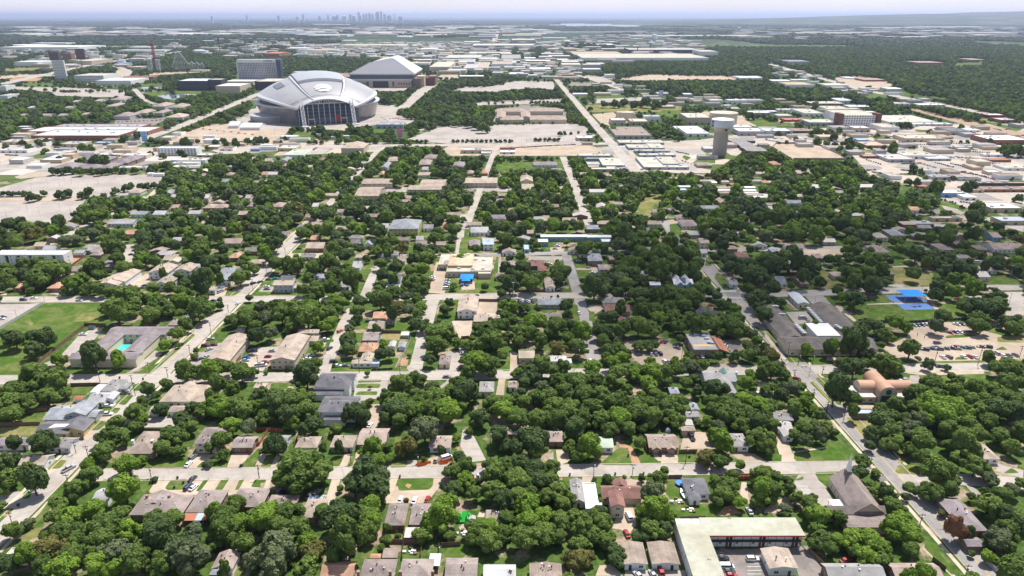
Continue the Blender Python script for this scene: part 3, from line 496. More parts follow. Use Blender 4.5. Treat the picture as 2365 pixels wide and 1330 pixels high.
# buildings
def vol_world(t,v):
 x0,x1,yn,yf,kind,h=v[:6]
 a,b,c=P(t.x(x0),t.y(yn),h),P(t.x(x1),t.y(yn),h),P(t.x((x0+x1)/2),t.y(yf),h)
 return [a.x,b.x,a.y,max(c.y,a.y+2.0),kind,h,(v[6] if len(v)>6 else None)]
def add_gable(rf,wl,x0,x1,y0,y1,h,rise,kind,th=.22,ov=.45):
 xi0,xi1,yi0,yi1=x0+ov,x1-ov,y0+ov,y1-ov
 if kind=='gx':
  ym=(y0+y1)/2;z=h+rise;sl=rise/max(.1,(ym-y0))
  rf.poly([(x0,y0,h),(x1,y0,h),(x1,ym,z),(x0,ym,z),(x1,y1,h),(x0,y1,h)],[(0,1,2,3),(3,2,4,5)])
  rf.poly([(x0,y0,h-th),(x1,y0,h-th),(x1,ym,z-th),(x0,ym,z-th),(x1,y1,h-th),(x0,y1,h-th)],[(3,2,1,0),(5,4,2,3)])
  rf.face([(x0,y0,h-th),(x1,y0,h-th),(x1,y0,h),(x0,y0,h)],1);rf.face([(x1,y1,h-th),(x0,y1,h-th),(x0,y1,h),(x1,y1,h)],1)
  for xx,s in ((x0,1),(x1,-1)):
   for (ya,za,yb,zb) in ((y0,h,ym,z),(ym,z,y1,h)): rf.face([(xx,ya,za-th),(xx,ya,za),(xx,yb,zb),(xx,yb,zb-th)][::s],1)
  zt=h-th+ov*sl
  for xx in (xi0,xi1): wl.face([(xx,yi0,0),(xx,yi1,0),(xx,yi1,zt),(xx,ym,z-th-.02),(xx,yi0,zt)])
  wl.face([(xi0,yi0,0),(xi1,yi0,0),(xi1,yi0,zt),(xi0,yi0,zt)]);wl.face([(xi1,yi1,0),(xi0,yi1,0),(xi0,yi1,zt),(xi1,yi1,zt)])
 else:
  xm=(x0+x1)/2;z=h+rise;sl=rise/max(.1,(xm-x0))
  rf.poly([(x0,y0,h),(x0,y1,h),(xm,y1,z),(xm,y0,z),(x1,y1,h),(x1,y0,h)],[(3,2,1,0),(5,4,2,3)])
  rf.poly([(x0,y0,h-th),(x0,y1,h-th),(xm,y1,z-th),(xm,y0,z-th),(x1,y1,h-th),(x1,y0,h-th)],[(0,1,2,3),(3,2,4,5)])
  rf.face([(x0,y1,h-th),(x0,y0,h-th),(x0,y0,h),(x0,y1,h)],1);rf.face([(x1,y0,h-th),(x1,y1,h-th),(x1,y1,h),(x1,y0,h)],1)
  for yy,s in ((y0,1),(y1,-1)):
   for (xa,za,xb,zb) in ((x0,h,xm,z),(xm,z,x1,h)): rf.face([(xa,yy,za-th),(xb,yy,zb-th),(xb,yy,zb),(xa,yy,za)][::s],1)
  zt=h-th+ov*sl
  for yy in (yi0,yi1): wl.face([(xi0,yy,0),(xi1,yy,0),(xi1,yy,zt),(xm,yy,z-th-.02),(xi0,yy,zt)])
  wl.face([(xi0,yi1,0),(xi0,yi0,0),(xi0,yi0,zt),(xi0,yi1,zt)]);wl.face([(xi1,yi0,0),(xi1,yi1,0),(xi1,yi1,zt),(xi1,yi0,zt)])
def add_hip(rf,wl,x0,x1,y0,y1,h,rise,th=.22,ov=.45):
 w,d=x1-x0,y1-y0;z=h+rise
 if w>=d:
  k=d/2*.95;r0,r1=(x0+k,(y0+y1)/2,z),(x1-k,(y0+y1)/2,z)
  rf.poly([(x0,y0,h),(x1,y0,h),(x1,y1,h),(x0,y1,h),r0,r1],[(0,1,5,4),(1,2,5),(2,3,4,5),(3,0,4)])
 else:
  k=w/2*.95;r0,r1=((x0+x1)/2,y0+k,z),((x0+x1)/2,y1-k,z)
  rf.poly([(x0,y0,h),(x1,y0,h),(x1,y1,h),(x0,y1,h),r0,r1],[(0,1,4),(1,2,5,4),(2,3,5),(3,0,4,5)])
 n=[(x0,y0),(x1,y0),(x1,y1),(x0,y1)]
 for i in range(4):
  a,b=n[i],n[(i+1) % 4];rf.face([(*a,h-th),(*b,h-th),(*b,h),(*a,h)],1)
 rf.face([(x0,y1,h-th),(x1,y1,h-th),(x1,y0,h-th),(x0,y0,h-th)],1)
 wl.box(x0+ov,x1-ov,y0+ov,y1-ov,0,h-th-.01)
def add_flat(rf,wl,x0,x1,y0,y1,h,par=.5,wt=.3):
 wl.box(x0,x1,y0,y1,0,h-par)
 for a in ((x0,x1,y0,y0+wt),(x0,x1,y1-wt,y1),(x0,x0+wt,y0+wt,y1-wt),(x1-wt,x1,y0+wt,y1-wt)): wl.box(*a,h-par+.001,h)
 rf.box(x0+wt,x1-wt,y0+wt,y1-wt,h-par+.002,h-par+.18)
HN={}
def window(par,x,y,z,w,h,face='s',trim=TRIM,glass=None):
 """a framed window: face 's' looks at the street (-Y), 'e' +X, 'w' -X"""
 mb=MB();t,d=.09,.07
 def b(u0,u1,z0,z1,dep0,dep1,m):
  if face=='s': mb.box(u0,u1,y-dep1,y-dep0,z0,z1,m)
  elif face=='e': mb.box(x+dep0,x+dep1,u0,u1,z0,z1,m)
  else: mb.box(x-dep1,x-dep0,u0,u1,z0,z1,m)
 c=x if face=='s' else y
 b(c-w/2,c+w/2,z-h/2,z+h/2,.004,.03,1)
 for u0,u1,z0,z1 in ((c-w/2-t,c+w/2+t,z+h/2,z+h/2+t),(c-w/2-t,c+w/2+t,z-h/2-t,z-h/2),(c-w/2-t,c-w/2,z-h/2,z+h/2),(c+w/2,c+w/2+t,z-h/2,z+h/2),(c-.03,c+.03,z-h/2,z+h/2)):
  b(u0,u1,z0,z1,.004,d,0)
 return mb.build('window',[trim,glass or GLASS],par)
def door(par,x,y,w=1.0,h=2.1,m='brown',face='s',name='door',z0=.05):
 mb=MB()
 if face=='s': mb.box(x-w/2,x+w/2,y-.07,y-.004,z0,z0+h)
 elif face=='e': mb.box(x+.004,x+.07,y-w/2,y+w/2,z0,z0+h)
 else: mb.box(x-.07,x-.004,y-w/2,y+w/2,z0,z0+h)
 return mb.build(name,DOORS[m] if isinstance(m,str) else m,par)
def house(t,vols,roof='brown',wall='tan',nick=None,name='house',label=None,chim=(),rise=None,door_='brown',win=True,garage=False,vents=4,group=None,cat=None,fascia=None,mask=True,stor=None,chm=None):
 V=[vol_world(t,v) for v in vols]
 cx=sum((v[0]+v[1])/2 for v in V)/len(V);cy=min(v[2] for v in V)
 root=empty(name,(cx,cy,0));HN.setdefault(name,[]).append(root)
 rf,wl=MB(),MB()
 pxs=[]
 for i,(x0,x1,y0,y1,kind,h,rs) in enumerate(V):
  j=i*.012;h2=h+j;w,d=x1-x0,y1-y0
  a=(x0-cx+j,x1-cx-j,y0-cy+j,y1-cy-j)
  r_=rs if rs is not None else (rise if rise is not None else (min(w,d) if kind=='hip' else (d if kind=='gx' else w))*.5*.36)
  r_=min(r_,5.0)
  if kind in ('gx', 'gy'): add_gable(rf,wl,*a,h2,r_,kind)
  elif kind=='hip': add_hip(rf,wl,*a,h2,r_)
  elif kind=='shed':
   wl.box(a[0]+.4,a[1]-.4,a[2]+.3,a[3]-.3,0,h2-.25)
   rf.poly([(a[0],a[2],h2),(a[1],a[2],h2),(a[1],a[3],h2+r_),(a[0],a[3],h2+r_),(a[0],a[2],h2-.2),(a[1],a[2],h2-.2),(a[1],a[3],h2+r_-.2),(a[0],a[3],h2+r_-.2)],[(0,1,2,3),(7,6,5,4),(4,5,1,0),(5,6,2,1),(6,7,3,2),(7,4,0,3)])
  else: add_flat(rf,wl,*a,h2)
  RECTS.append((x0-1,x1+1,y0-1,y1+1));pts=[]
  for X_ in (x0,x1):
   for Y_ in (y0,y1):
    pts.append(proj(X_,Y_,h));pts.append(proj(X_,Y_,0 if cy<480 else h*.6) if Y_==y0 else proj(X_,Y_,h+r_*.5 if kind != 'flat' else h))
  if mask: raster(CLEAR,hull(pts),True)
  pxs+=pts
 near=cy<620
 wm=wallm(wall);fm=fascia or (TRIM if wall in ('white', 'cream', 'grey', 'yellow', 'bluegrey', 'teal') else wallm('brown'))
 wl.build('wall',wm,root)
 ro=rf.build('roof',[roofm(roof),fm],root)
 X0,X1,Y0,Y1,K0,H0,_=V[0]
 if win and cy<950:
  for i,(x0,x1,y0,y1,kind,h,rs) in enumerate(V[:3]):
   ov=0 if kind=='flat' else .46
   if any(k != i and u[2]<y0-1 and u[0]<x1-.2*(x1-x0) and u[1]>x0+.2*(x1-x0) and abs(u[3]-y0)<4 for k,u in enumerate(V)): continue
   w=x1-x0;n=max(1,int(w/(3.4 if near else 5)));st=stor or (2 if h>4.6 else 1);fy=y0-cy+ov+i*.012
   rr=random.Random(int(cx*7+cy+i));dk=rr.randrange(n)
   for s in range(st):
    zc=(1.55 if st==1 else (1.5+s*(h/st)));
    for k in range(min(n,9)):
     xx=x0-cx+ov+(w-2*ov)*(k+.5)/min(n,9)
     if s==0 and i==0 and k==dk: door(root,xx,fy,m=door_)
     elif s==0 and garage and i==garage-1 and k==(dk+1) % n and n>1: door(root,xx,fy,2.6,2.2, 'white',name='garage_door')
     else: window(root,xx,fy,zc,min(1.5,w/n*.5),1.15)
   fe='e' if (x0+x1)<0 else 'w';xx=(x1-cx-ov-i*.012) if fe=='e' else (x0-cx+ov+i*.012);d=y1-y0;nn=max(1,min(6,int(d/5.5)))
   for s in range(st):
    for k in range(nn): window(root,xx,y0-cy+ov+(d-2*ov)*(k+.5)/nn,1.5+s*(h/st) if st>1 else 1.55,1.0,1.1,face=fe)
 if near and K0 != 'flat':
  rr=random.Random(int(cx*3+cy))
  for k in range(vents):
   u,v_=rr.uniform(.25,.75),rr.uniform(.3,.7);hx,hy=X0-cx+(X1-X0)*u,Y0-cy+(Y1-Y0)*v_
   mb=MB();mb.lathe([(.2,0),(.2,.9),(.3,.92),(.3,1.1)],7,(hx,hy));vo=mb.build('vent',STEEL if k % 2 else DARKM,ro)
   rs=(min(X1-X0,Y1-Y0)*.18) if K0=='hip' else (Y1-Y0 if K0=='gx' else X1-X0)*.18
   q=abs(v_-.5)*2 if K0=='gx' else (abs(u-.5)*2 if K0=='gy' else max(abs(u-.5),abs(v_-.5))*2)
   vo.location.z=H0+min(rs,5)*(1-q)-.35
 for (px_,py_) in chim:
  q=P(t.x(px_),t.y(py_),H0+1.5);mb=MB();mb.box(-.45,.45,-.4,.4,H0-.6,H0+2.3);mb.box(-.55,.55,-.5,.5,H0+2.301,H0+2.5)
  c=mb.build('chimney',chm or (TRIM if wall in ('white', 'cream') else BRICKC),ro);c.location=(q.x-cx,q.y-cy,0)
 pcx,pcy=sum(p[0] for p in pxs)/len(pxs),sum(p[1] for p in pxs)/len(pxs)
 root['_px'],root['_py']=pcx,pcy
 if nick: LM.append((nick,pcx,pcy))
 rn={'brown': 'brown', 'tan': 'tan', 'grey': 'grey', 'dark': 'charcoal', 'slate': 'slate-grey', 'purple': 'mauve-grey', 'pink': 'pinkish', 'red': 'red-brown', 'orange': 'orange-tan', 'pale': 'pale grey', 'green': 'pale green', 'white': 'white', 'rust': 'rust-red', 'cream': 'cream', 'bluegrey': 'blue-grey', 'lightgrey': 'light grey', 'mustard': 'mustard', 'school': 'dark brown-grey', 'metal': 'silver metal', 'blackbrown': 'blackish', 'sand': 'sandy', 'violet': 'purple-grey', 'flatgrey': 'flat grey', 'ltblue': 'light blue'}[roof]
 wn={'brick': 'brick', 'darkbrick': 'dark brick', 'pinkw': 'pinkish', 'redw': 'red', 'sandstone': 'sandy', 'concrete': 'concrete', 'bluegrey': 'blue-grey', 'sage': 'sage'}.get(wall,wall)
 root['_base']=label or f'{rn} roofed {name.replace("_", " ")} with {wn} walls'
 root['_nick']=nick or ''
 root['category']=cat or {'house': 'house', 'apartment_building': 'apartments', 'shed': 'shed', 'garage': 'garage', 'warehouse': 'warehouse', 'shop': 'shop', 'mobile_home': 'mobile home'}.get(name,name.replace('_', ' '))
 if group: root['group']=group
 return root
SH=dict(name='shed',vents=0,win=False)
G_H='houses of the neighbourhood'
def H(t,*v,**k):
 k.setdefault('group',G_H);return house(t,list(v),**k)

H(B0,(330,640,130,20, 'gx',3.4),(490,655,95,0, 'gy',5.2),(622,735,110,52, 'gx',3.2),roof='bluegrey',wall='grey',nick='the grey gabled house',garage=3)
hh=H(B0,(258,520,236,142, 'gx',3.2),(430,640,216,128, 'gy',3.3),roof='slate',wall='yellow',nick='the half-shingled house',label='half-shingled tan house with bare white underlay on its ridge',vents=0)
v=vol_world(B0,(258,520,236,142, 'gx',3.2));mb=MB();ym=(v[2]+v[3])/2;r_=(v[3]-v[2])*.18
mb.poly([(v[0]+5,ym-2.2,3.2+r_*(1-2.2/(ym-v[2]))+.05),(v[1]-2,ym-1.4,3.2+r_*(1-1.4/(ym-v[2]))+.05),(v[1]-1,ym-.1,3.25+r_),(v[0]+7,ym-.1,3.25+r_)],[(0,1,2,3)]);q=mb.build('roof_underlay',WHITE,hh);q.location=-hh.location
H(B0,(-40,212,325,263, 'gx',3.1),roof='violet',wall='white',nick='the long violet roof at the left edge')
H(B0,(355,535,345,266, 'gx',3.1),roof='grey',wall='white',nick='the grey house beside the leaning poles',rise=2.0)
H(B0,(135,338,480,394, 'gx',3.0),roof='tan',wall='white',nick='the small tan house',rise=2.0)
H(B0,(950,1180,392,218, 'hip',3.2),roof='brown',wall='brown',nick='the long brown house with white pipes',chm=TRIM,chim=((1022,300),(1172,300)))
H(B0,(1485,1650,312,252, 'hip',5.4),(1520,1712,262,186, 'hip',5.5),roof='purple',wall='cream',nick='the two-storey cream house')
H(B0,(1770,1938,345,258, 'gx',3.0),roof='purple',wall='brown',nick='the low brown ranch',rise=1.3)
H(B0,(700,825,752,655, 'gx',3.0),roof='lightgrey',wall='white',nick='the small light grey roof')
H(B0,(985,1395,862,705, 'hip',3.2),(1070,1300,800,700, 'gy',3.3),roof='purple',wall='brown',nick='the widest hipped roof',chim=((1130,725),(1300,725)))
hh=H(B0,(1420,1655,842,668, 'hip',3.2),roof='purple',wall='brown',nick='the house with the rusty awning')
for k,(xa,xb,mm) in enumerate(((1392,1490, 'rust'),(1492,1560, 'ltblue'),(1545,1582, 'rust'))):
 p0,p1,p2=P(*B0.p(xa,905),2.4),P(*B0.p(xb,905),2.4),P(*B0.p(xb,848),2.9);mb=MB();y0_,y1_=p0.y+k*.05,p2.y
 mb.poly([(p0.x,y0_,2.4+k*.06),(p1.x,y0_,2.4+k*.06),(p1.x,y1_,2.95+k*.06),(p0.x,y1_,2.95+k*.06),(p0.x,y0_,2.33+k*.06),(p1.x,y0_,2.33+k*.06),(p1.x,y1_,2.88+k*.06),(p0.x,y1_,2.88+k*.06)],[(0,1,2,3),(7,6,5,4),(4,5,1,0),(5,6,2,1),(6,7,3,2),(7,4,0,3)])
 for xx in (p0.x+.2,p1.x-.2): mb.box(xx-.05,xx+.05,y0_+.1,y0_+.2,0,2.35)
 q=mb.build('awning',roofm(mm),hh);q.location=-hh.location
H(B0,(1752,2010,800,655, 'hip',3.2),roof='purple',wall='brown',nick='the third hipped roof in the row')
H(B0,(1618,1785,1275,1150, 'gy',3.0),roof='pink',wall='white',nick='the pink-roofed house among the trees',rise=1.6)
H(B0,(48,255,1160,1112, 'flat',5.2),roof='pale',wall='pinkw',nick='the pale flat-roofed house',label='two-storey flat-roofed house with pale walls')
H(B0,(530,675,1176,1142, 'gx',2.4),roof='metal',wall='brown',name='shed',nick='the metal-roofed shed',vents=0,win=False,rise=.5)
H(B0,(1605,1742,1322,1268, 'hip',2.8),roof='bluegrey',wall='brown')
H(B1,(60,232,335,248, 'gx',3.0),roof='grey',wall='white',nick='the white-walled grey roof')
H(B1,(300,472,345,258, 'hip',3.0),roof='tan',wall='cream',nick='the cream bungalow',door_='white')
H(B1,(568,748,342,250, 'hip',3.0),roof='tan',wall='grey',nick='the tan bungalow with the red hedge')
H(B1,(778,1000,322,196, 'gx',3.1),roof='pink',wall='brown',nick='the long pink-brown house',rise=2)
H(B1,(1330,1502,345,252, 'gx',3.0),roof='pink',wall='white',nick='the pink-brown house by the channel')
H(B1,(75,302,802,706, 'hip',3.0),roof='pink',wall='brown',nick='the mauve hipped house')
H(B1,(342,505,882,736, 'hip',3.0),roof='tan',wall='brown',nick='the tan house behind the big oak')
H(B1,(985,1146,942,772, 'hip',3.0),roof='purple',wall='brick',nick='the left twin house')
H(B1,(1175,1325,937,772, 'hip',3.0),roof='purple',wall='brick',nick='the right twin house')
H(B1,(492,748,1348,1218, 'gx',3.0),roof='orange',wall='brick',nick='the orange-roofed house',rise=2,vents=0)
H(B1,(795,1062,1352,1200, 'hip',3.2),(860,1000,1352,1260, 'gy',3.3),roof='purple',wall='brick',nick='the grey roof beside the orange one',chim=((790,1310),(1035,1308)))
H(B1,(1098,1352,1352,1198, 'hip',3.2),roof='purple',wall='brick',nick='the hipped roof with brick chimneys',chim=((1115,1308),(1360,1308)),vents=3)
H(B1,(1452,1702,1345,1190, 'gx',3.0),roof='purple',wall='cream',nick='the plain brown roof at the bottom',rise=1.6,vents=3)
H(B1,(1748,2000,1345,1242, 'gx',3.0),roof='metal',wall='white',nick='the ribbed metal roof',rise=1.0,vents=0)
H(B1,(552,625,1190,1147, 'gy',2.3),roof='red',wall='brown',**SH)
H(B1,(686,775,1135,1075, 'gy',2.5),roof='pink',wall='tan',**SH)
H(B1,(875,960,1195,1158, 'hip',2.3),roof='orange',wall='brown',**SH)
H(B1,(970,1090,1190,1122, 'shed',2.4,.4),roof='pink',wall='brown',**SH)
H(B1,(1765,1912,905,822, 'hip',3.0),(1850,1920,960,890, 'gy',2.9),roof='tan',wall='cream',nick='the tan hip roof among dense trees')
H(B1,(1635,1690,895,868, 'gy',2.6),roof='lightgrey',wall='white',**SH)
H(B2,(285,402,300,210, 'gx',3.0),roof='pink',wall='brown');H(B2,(-40,52,242,215, 'gx',3.0),roof='pink',wall='brown')
H(B2,(650,792,345,258, 'gx',3.1),roof='green',wall='white',nick='the pale green metal roof',rise=1.4,vents=0)
hh=H(B2,(1058,1292,345,240, 'gx',3.0),(1085,1158,362,325, 'gy',2.8,1.2),(1200,1272,362,325, 'gy',2.8,1.2),roof='brown',wall='brick',nick='the brick duplex with red doors',door_='red',rise=2.2)
q=P(*B2.p(1195,275),4.6);mb=MB();mb.lathe([(.02,0),(.5,.12),(.75,.32)],10,(0,0),cap=False);mb.tube((0,0,-.6),(0,0,.05),.04);o=mb.build('satellite_dish',WHITE,hh,True);o.location=q-hh.location
H(B2,(1312,1422,215,178, 'hip',3.2),roof='tan',wall='tan',name='garage',nick='the tan garage',vents=0);H(B2,(1340,1402,172,126, 'gx',3.0),roof='pale',wall='white',**SH);H(B2,(1345,1455,108,66, 'gx',3.0),roof='grey',wall='white')
H(B2,(1700,1836,337,235, 'hip',3.0),roof='grey',wall='white',nick='the grey bungalow with the white porch')
H(B2,(470,572,765,592, 'gy',3.0),roof='grey',wall='cream',nick='the house with the white carport',rise=1.4)
H(B2,(575,682,812,613, 'flat',2.9),roof='white',wall='white',name='carport',cat='carport',nick='the white carport',win=False,vents=0,label='long flat white carport roof beside a grey house')
H(B2,(700,1012,737,635, 'gx',3.2),(765,882,800,680, 'gy',5.6,1.3),(790,902,660,600, 'gy',3.0),roof='red',wall='sandstone',nick='the red-roofed L-shaped house',rise=2.2)
H(B2,(1368,1466,745,580, 'hip',3.0),(1350,1535,702,578, 'hip',3.05),roof='slate',wall='white',nick='the slate-roofed white house')
H(B2,(868,1054,1240,1072, 'gy',3.0),roof='brown',wall='white',nick='the left low gabled block',rise=.7,vents=0,door_='dark');H(B2,(1085,1302,1240,1070, 'gy',3.0),roof='brown',wall='white',nick='the right low gabled block',rise=.7,vents=0,door_='dark')
H(B2,(145,397,1350,1235, 'gy',3.0),roof='brown',wall='white',nick='the low brown gable at the bottom edge',rise=.9);H(B2,(-30,30,1345,1256, 'gx',3.0),roof='pale',wall='white')
H(B3,(60,228,137,68, 'gx',3.0),roof='grey',wall='brick',nick='the grey ranch above the lawn');H(B3,(105,222,200,142, 'gx',3.2),(150,232,262,205, 'gy',3.0),roof='pale',wall='white',nick='the pale garage house',rise=1.4)
H(B3,(495,942,1345,1232, 'gx',3.2),roof='flatgrey',wall='brown',nick='the long grey roof near the motel',rise=1.6);H(B3,(1010,1385,1345,1230, 'gx',3.0),roof='pink',wall='brown',nick='the pink roof at the bottom right',rise=1.4)
H(B3,(1535,1722,985,730, 'hip',3.1),roof='violet',wall='brown',nick='the violet hip roof');H(B3,(1560,1700,1105,1032, 'gx',2.8),roof='violet',wall='brown',**SH)
H(B3,(1690,1816,432,308, 'hip',3.0),roof='tan',wall='white',nick='the tan house at the right edge');H(B3,(700,852,82,45, 'flat',3.2),roof='ltblue',wall='brown',name='shed',win=False,label='pale blue flat-topped shed with dark fence walls',nick='the pale blue shed')
H(PX,(1777,1845,1313,1266, 'gy',3.6),roof='tan',wall='white',name='motel_office',cat='motel',nick='the motel office',rise=.9,label='low brown gabled motel office in the parking court',vents=2)
H(M0,(1580,1765,908,712, 'gy',5.4),roof='tan',wall='sandstone',name='apartment_building',nick='the left tan apartment block',rise=1.8,vents=2,group='tan apartment blocks with red fences')
H(M1,(105,302,905,715, 'gy',5.8),roof='tan',wall='sandstone',name='apartment_building',nick='the right tan apartment block',rise=1.8,vents=2,group='tan apartment blocks with red fences')
H(M0,(1282,1385,635,587, 'hip',3.0),roof='purple',wall='brick',nick='the mauve house beside the pool court');H(M0,(1385,1470,595,560, 'hip',3.0),roof='grey',wall='brown')
H(M0,(1805,1872,692,648, 'gx',3.0),roof='pink',wall='pinkw',nick='the small pink cottage')
H(M0,(768,895,1138,1048, 'hip',3.2),(900,970,1120,1070, 'hip',3.1),roof='grey',wall='white',nick='the uppermost of the grey row');H(M0,(690,765,1150,1088, 'gx',2.6),roof='white',wall='white',**SH,rise=.5,nick='the white carport shed')
H(M0,(658,800,1228,1150, 'gx',3.1),(775,868,1205,1150, 'gy',3.2),roof='lightgrey',wall='white',nick='the white-gabled grey house');H(M0,(560,628,1203,1176, 'gx',2.2),roof='rust',wall='white',**SH,nick='the rusty-topped shed')
H(M0,(1220,1452,1222,1090, 'hip',3.4),(1448,1600,1226,1092, 'hip',3.5),(1380,1480,1120,1075, 'gy',3.5),(1600,1690,1115,1075, 'gy',3.5),roof='tan',wall='cream',name='apartment_building',nick='the wide tan fourplex',vents=3,label='wide low tan-roofed apartment building behind carports')
H(M0,(1140,1205,1302,1252, 'gx',2.8),roof='flatgrey',wall='white',name='garage',win=False,vents=0);H(M0,(1290,1425,1300,1252, 'gx',2.8),roof='pink',wall='white',name='garage',win=False,vents=0,nick='the carport row')
ap=dict(roof='tan',wall='white',name='apartment_building',group='white-trimmed apartments with dark gables')
H(M0,(735,905,328,290, 'gy',5.0,2.2),(780,960,300,212, 'gy',5.2,2),nick='the near white-trimmed apartments',**ap);H(M0,(1130,1292,232,172, 'gy',5.2,2.2),nick='the middle white-trimmed apartments',**ap);H(M0,(1330,1462,222,170, 'gy',5.2,2.2),nick='the far white-trimmed apartments',**ap);H(M0,(1178,1300,322,268, 'gy',5.0,2.2),nick='the half-hidden white-trimmed apartments',**ap)
H(M0,(400,565,292,238, 'hip',3.0),roof='pink',wall='brick',nick='the pink-roofed house by the white terrace');H(M0,(355,452,352,302, 'hip',3.0),roof='orange',wall='brick');H(M0,(88,162,350,312, 'hip',3.0),roof='orange',wall='brick',nick='the orange-roofed house by the main road')
H(M0,(682,772,98,56, 'hip',3.4),(690,800,75,35, 'gx',3.4),roof='purple',wall='brown');H(M0,(750,832,172,112, 'hip',3.2),(800,850,185,150, 'hip',3.0),roof='violet',wall='brown');H(M0,(1245,1352,135,90, 'gx',3.2),(1285,1370,150,120, 'gy',3.2),roof='sand',wall='sage',nick='the tan roof above the apartments')
H(M0,(1660,1770,285,200, 'gx',5.0),(1690,1790,245,192, 'gx',4.2),roof='bluegrey',wall='white',nick='the two-toned house by the street');H(M0,(1510,1652,367,338, 'gx',3.1),roof='sand',wall='white',nick='the white corner house');H(M0,(1757,1826,118,78, 'hip',3),roof='orange',wall='brick')
H(M0,(650,690,205,170, 'gx',3),roof='tan',wall='tan');H(M0,(560,640,80,55, 'gx',2.6),roof='bluegrey',wall='white',name='shed',win=False)
H(M1,(380,478,757,715, 'gx',3.2),roof='tan',wall='tan');H(M1,(322,485,697,664, 'gx',3.0),roof='tan',wall='sage',nick='the low tan roof behind the apartments')
row=dict(group='row of bungalows along the side street')
H(M1,(897,1062,582,530, 'gx',3.0),(1000,1075,600,570, 'gx',2.9),roof='orange',wall='sage',nick='the topmost orange bungalow',**row);H(M1,(860,985,662,603, 'gx',3.0),roof='tan',wall='sage',nick='the second grey bungalow',**row);H(M1,(818,940,752,687, 'gx',3.0),roof='purple',wall='blue',nick='the blue-walled bungalow',**row)
H(M1,(787,930,838,768, 'hip',3.0),roof='orange',wall='brick',nick='the bright orange bungalow',**row);H(M1,(797,892,912,850, 'gy',3.1),(735,893,928,900, 'gx',2.9),roof='sand',wall='white',nick='the white corner bungalow',**row)
H(M1,(862,948,930,897, 'shed',2.5,.4),roof='ltblue',wall='white',**SH)
H(M1,(1018,1072,800,757, 'gy',2.4),roof='pale',wall='white',**SH);H(M1,(1092,1150,805,766, 'gy',2.4),roof='bluegrey',wall='white',**SH);H(M1,(1115,1178,712,683, 'gx',2.2),roof='metal',wall='grey',**SH,rise=.6)
sl=dict(roof='slate',wall='white',group='slate-roofed two-storey townhouses',name='townhouse',cat='house')
H(M1,(445,722,1110,1012, 'hip',6.0),(435,668,1172,1138, 'shed',3.4,1.0),(485,760,1060,1003, 'gx',6.2),nick='the far slate townhouse',vents=3,**sl);H(M1,(470,762,1302,1200, 'hip',6.0),(510,788,1245,1180, 'gx',6.2),(520,690,1365,1340, 'shed',3.2,.8),nick='the near slate townhouse',vents=3,**sl)
H(M1,(1405,1497,932,866, 'hip',3.0),roof='purple',wall='cream',nick='the small cream house at the junction');H(M1,(1715,1832,1146,1066, 'hip',3.4),roof='grey',wall='cream',nick='the grey hip house by the alley');H(M1,(1942,2010,1112,1062, 'gx',3.0),roof='pink',wall='white',nick='the pink-roofed cottage')
H(M1,(1545,1702,530,412, 'gy',5.2),roof='tan',wall='white',name='apartment_building',nick='the tall brown-roofed block',rise=1.8,label='two-storey white and brick block with a long brown gable roof');H(M1,(1672,1842,607,542, 'hip',3.1),roof='tan',wall='brick',nick='the tan hip roof beside the lot')
H(M1,(130,288,327,288, 'gx',6.0),(282,348,350,315, 'gx',3.0),roof='sand',wall='bluegrey',nick='the two-storey blue-grey house');H(M1,(185,286,285,252, 'gx',3.2),roof='slate',wall='white');H(M1,(380,522,45,0, 'gx',3.4),roof='tan',wall='brick',nick='the brick-walled ranch');H(M1,(343,447,112,86, 'gx',2.8),roof='violet',wall='white')
H(M1,(738,802,195,142, 'gx',3.0),roof='lightgrey',wall='white');H(M1,(1005,1112,302,240, 'gx',3.3),(1002,1102,346,322, 'flat',3.0),roof='slate',wall='white',nick='the slate roof with the white porch');H(M1,(645,722,342,290, 'gx',3.1),roof='lightgrey',wall='white');H(M1,(485,543,272,240, 'gx',3.1),roof='bluegrey',wall='white');H(M1,(1050,1120,262,236, 'gx',3.0),roof='bluegrey',wall='white')
H(M1,(1640,1724,25,-8, 'hip',3.2),roof='purple',wall='brown');H(M1,(1745,1830,15,-15, 'gx',5.2),roof='ltblue',wall='white',nick='the raised white house');H(M1,(-20,70,1115,1075, 'hip',3.2),roof='tan',wall='cream');H(M1,(760,850,115,90, 'hip',3),roof='tan',wall='white');H(M1,(1100,1150,145,90, 'gx',3),roof='pink',wall='white');H(M1,(440,490,255,236, 'gx',3),roof='bluegrey',wall='white')
H(M2,(135,257,180,135, 'gx',3.2),(205,277,217,180, 'gx',3.1),roof='red',wall='brown',nick='the dark red roof by the parking strip');H(M2,(262,342,347,275, 'gy',3.1),roof='tan',wall='white',nick='the white gable cottage');H(M2,(205,388,477,428, 'gx',3.1),roof='bluegrey',wall='grey',nick='the blue-grey roof below the main road');H(M2,(178,393,587,541, 'gx',3.1),(225,302,612,585, 'gy',3.0),roof='purple',wall='tan',nick='the long tan ranch')
H(M2,(595,707,142,88, 'hip',4.5),roof='bluegrey',wall='brown',nick='the blue-grey hip house');H(M2,(757,828,132,102, 'hip',3.2),roof='pink',wall='brick');H(M2,(677,757,207,168, 'gx',5.6),roof='pink',wall='grey',nick='the boxy pink-topped house',rise=.8);H(M2,(705,882,462,418, 'hip',3.1),roof='grey',wall='cream');H(M2,(725,922,532,476, 'gx',3.2),(757,862,577,522, 'gy',3.1),(832,900,620,580, 'gy',3.0),roof='red',wall='grey',nick='the red and grey roofed house')
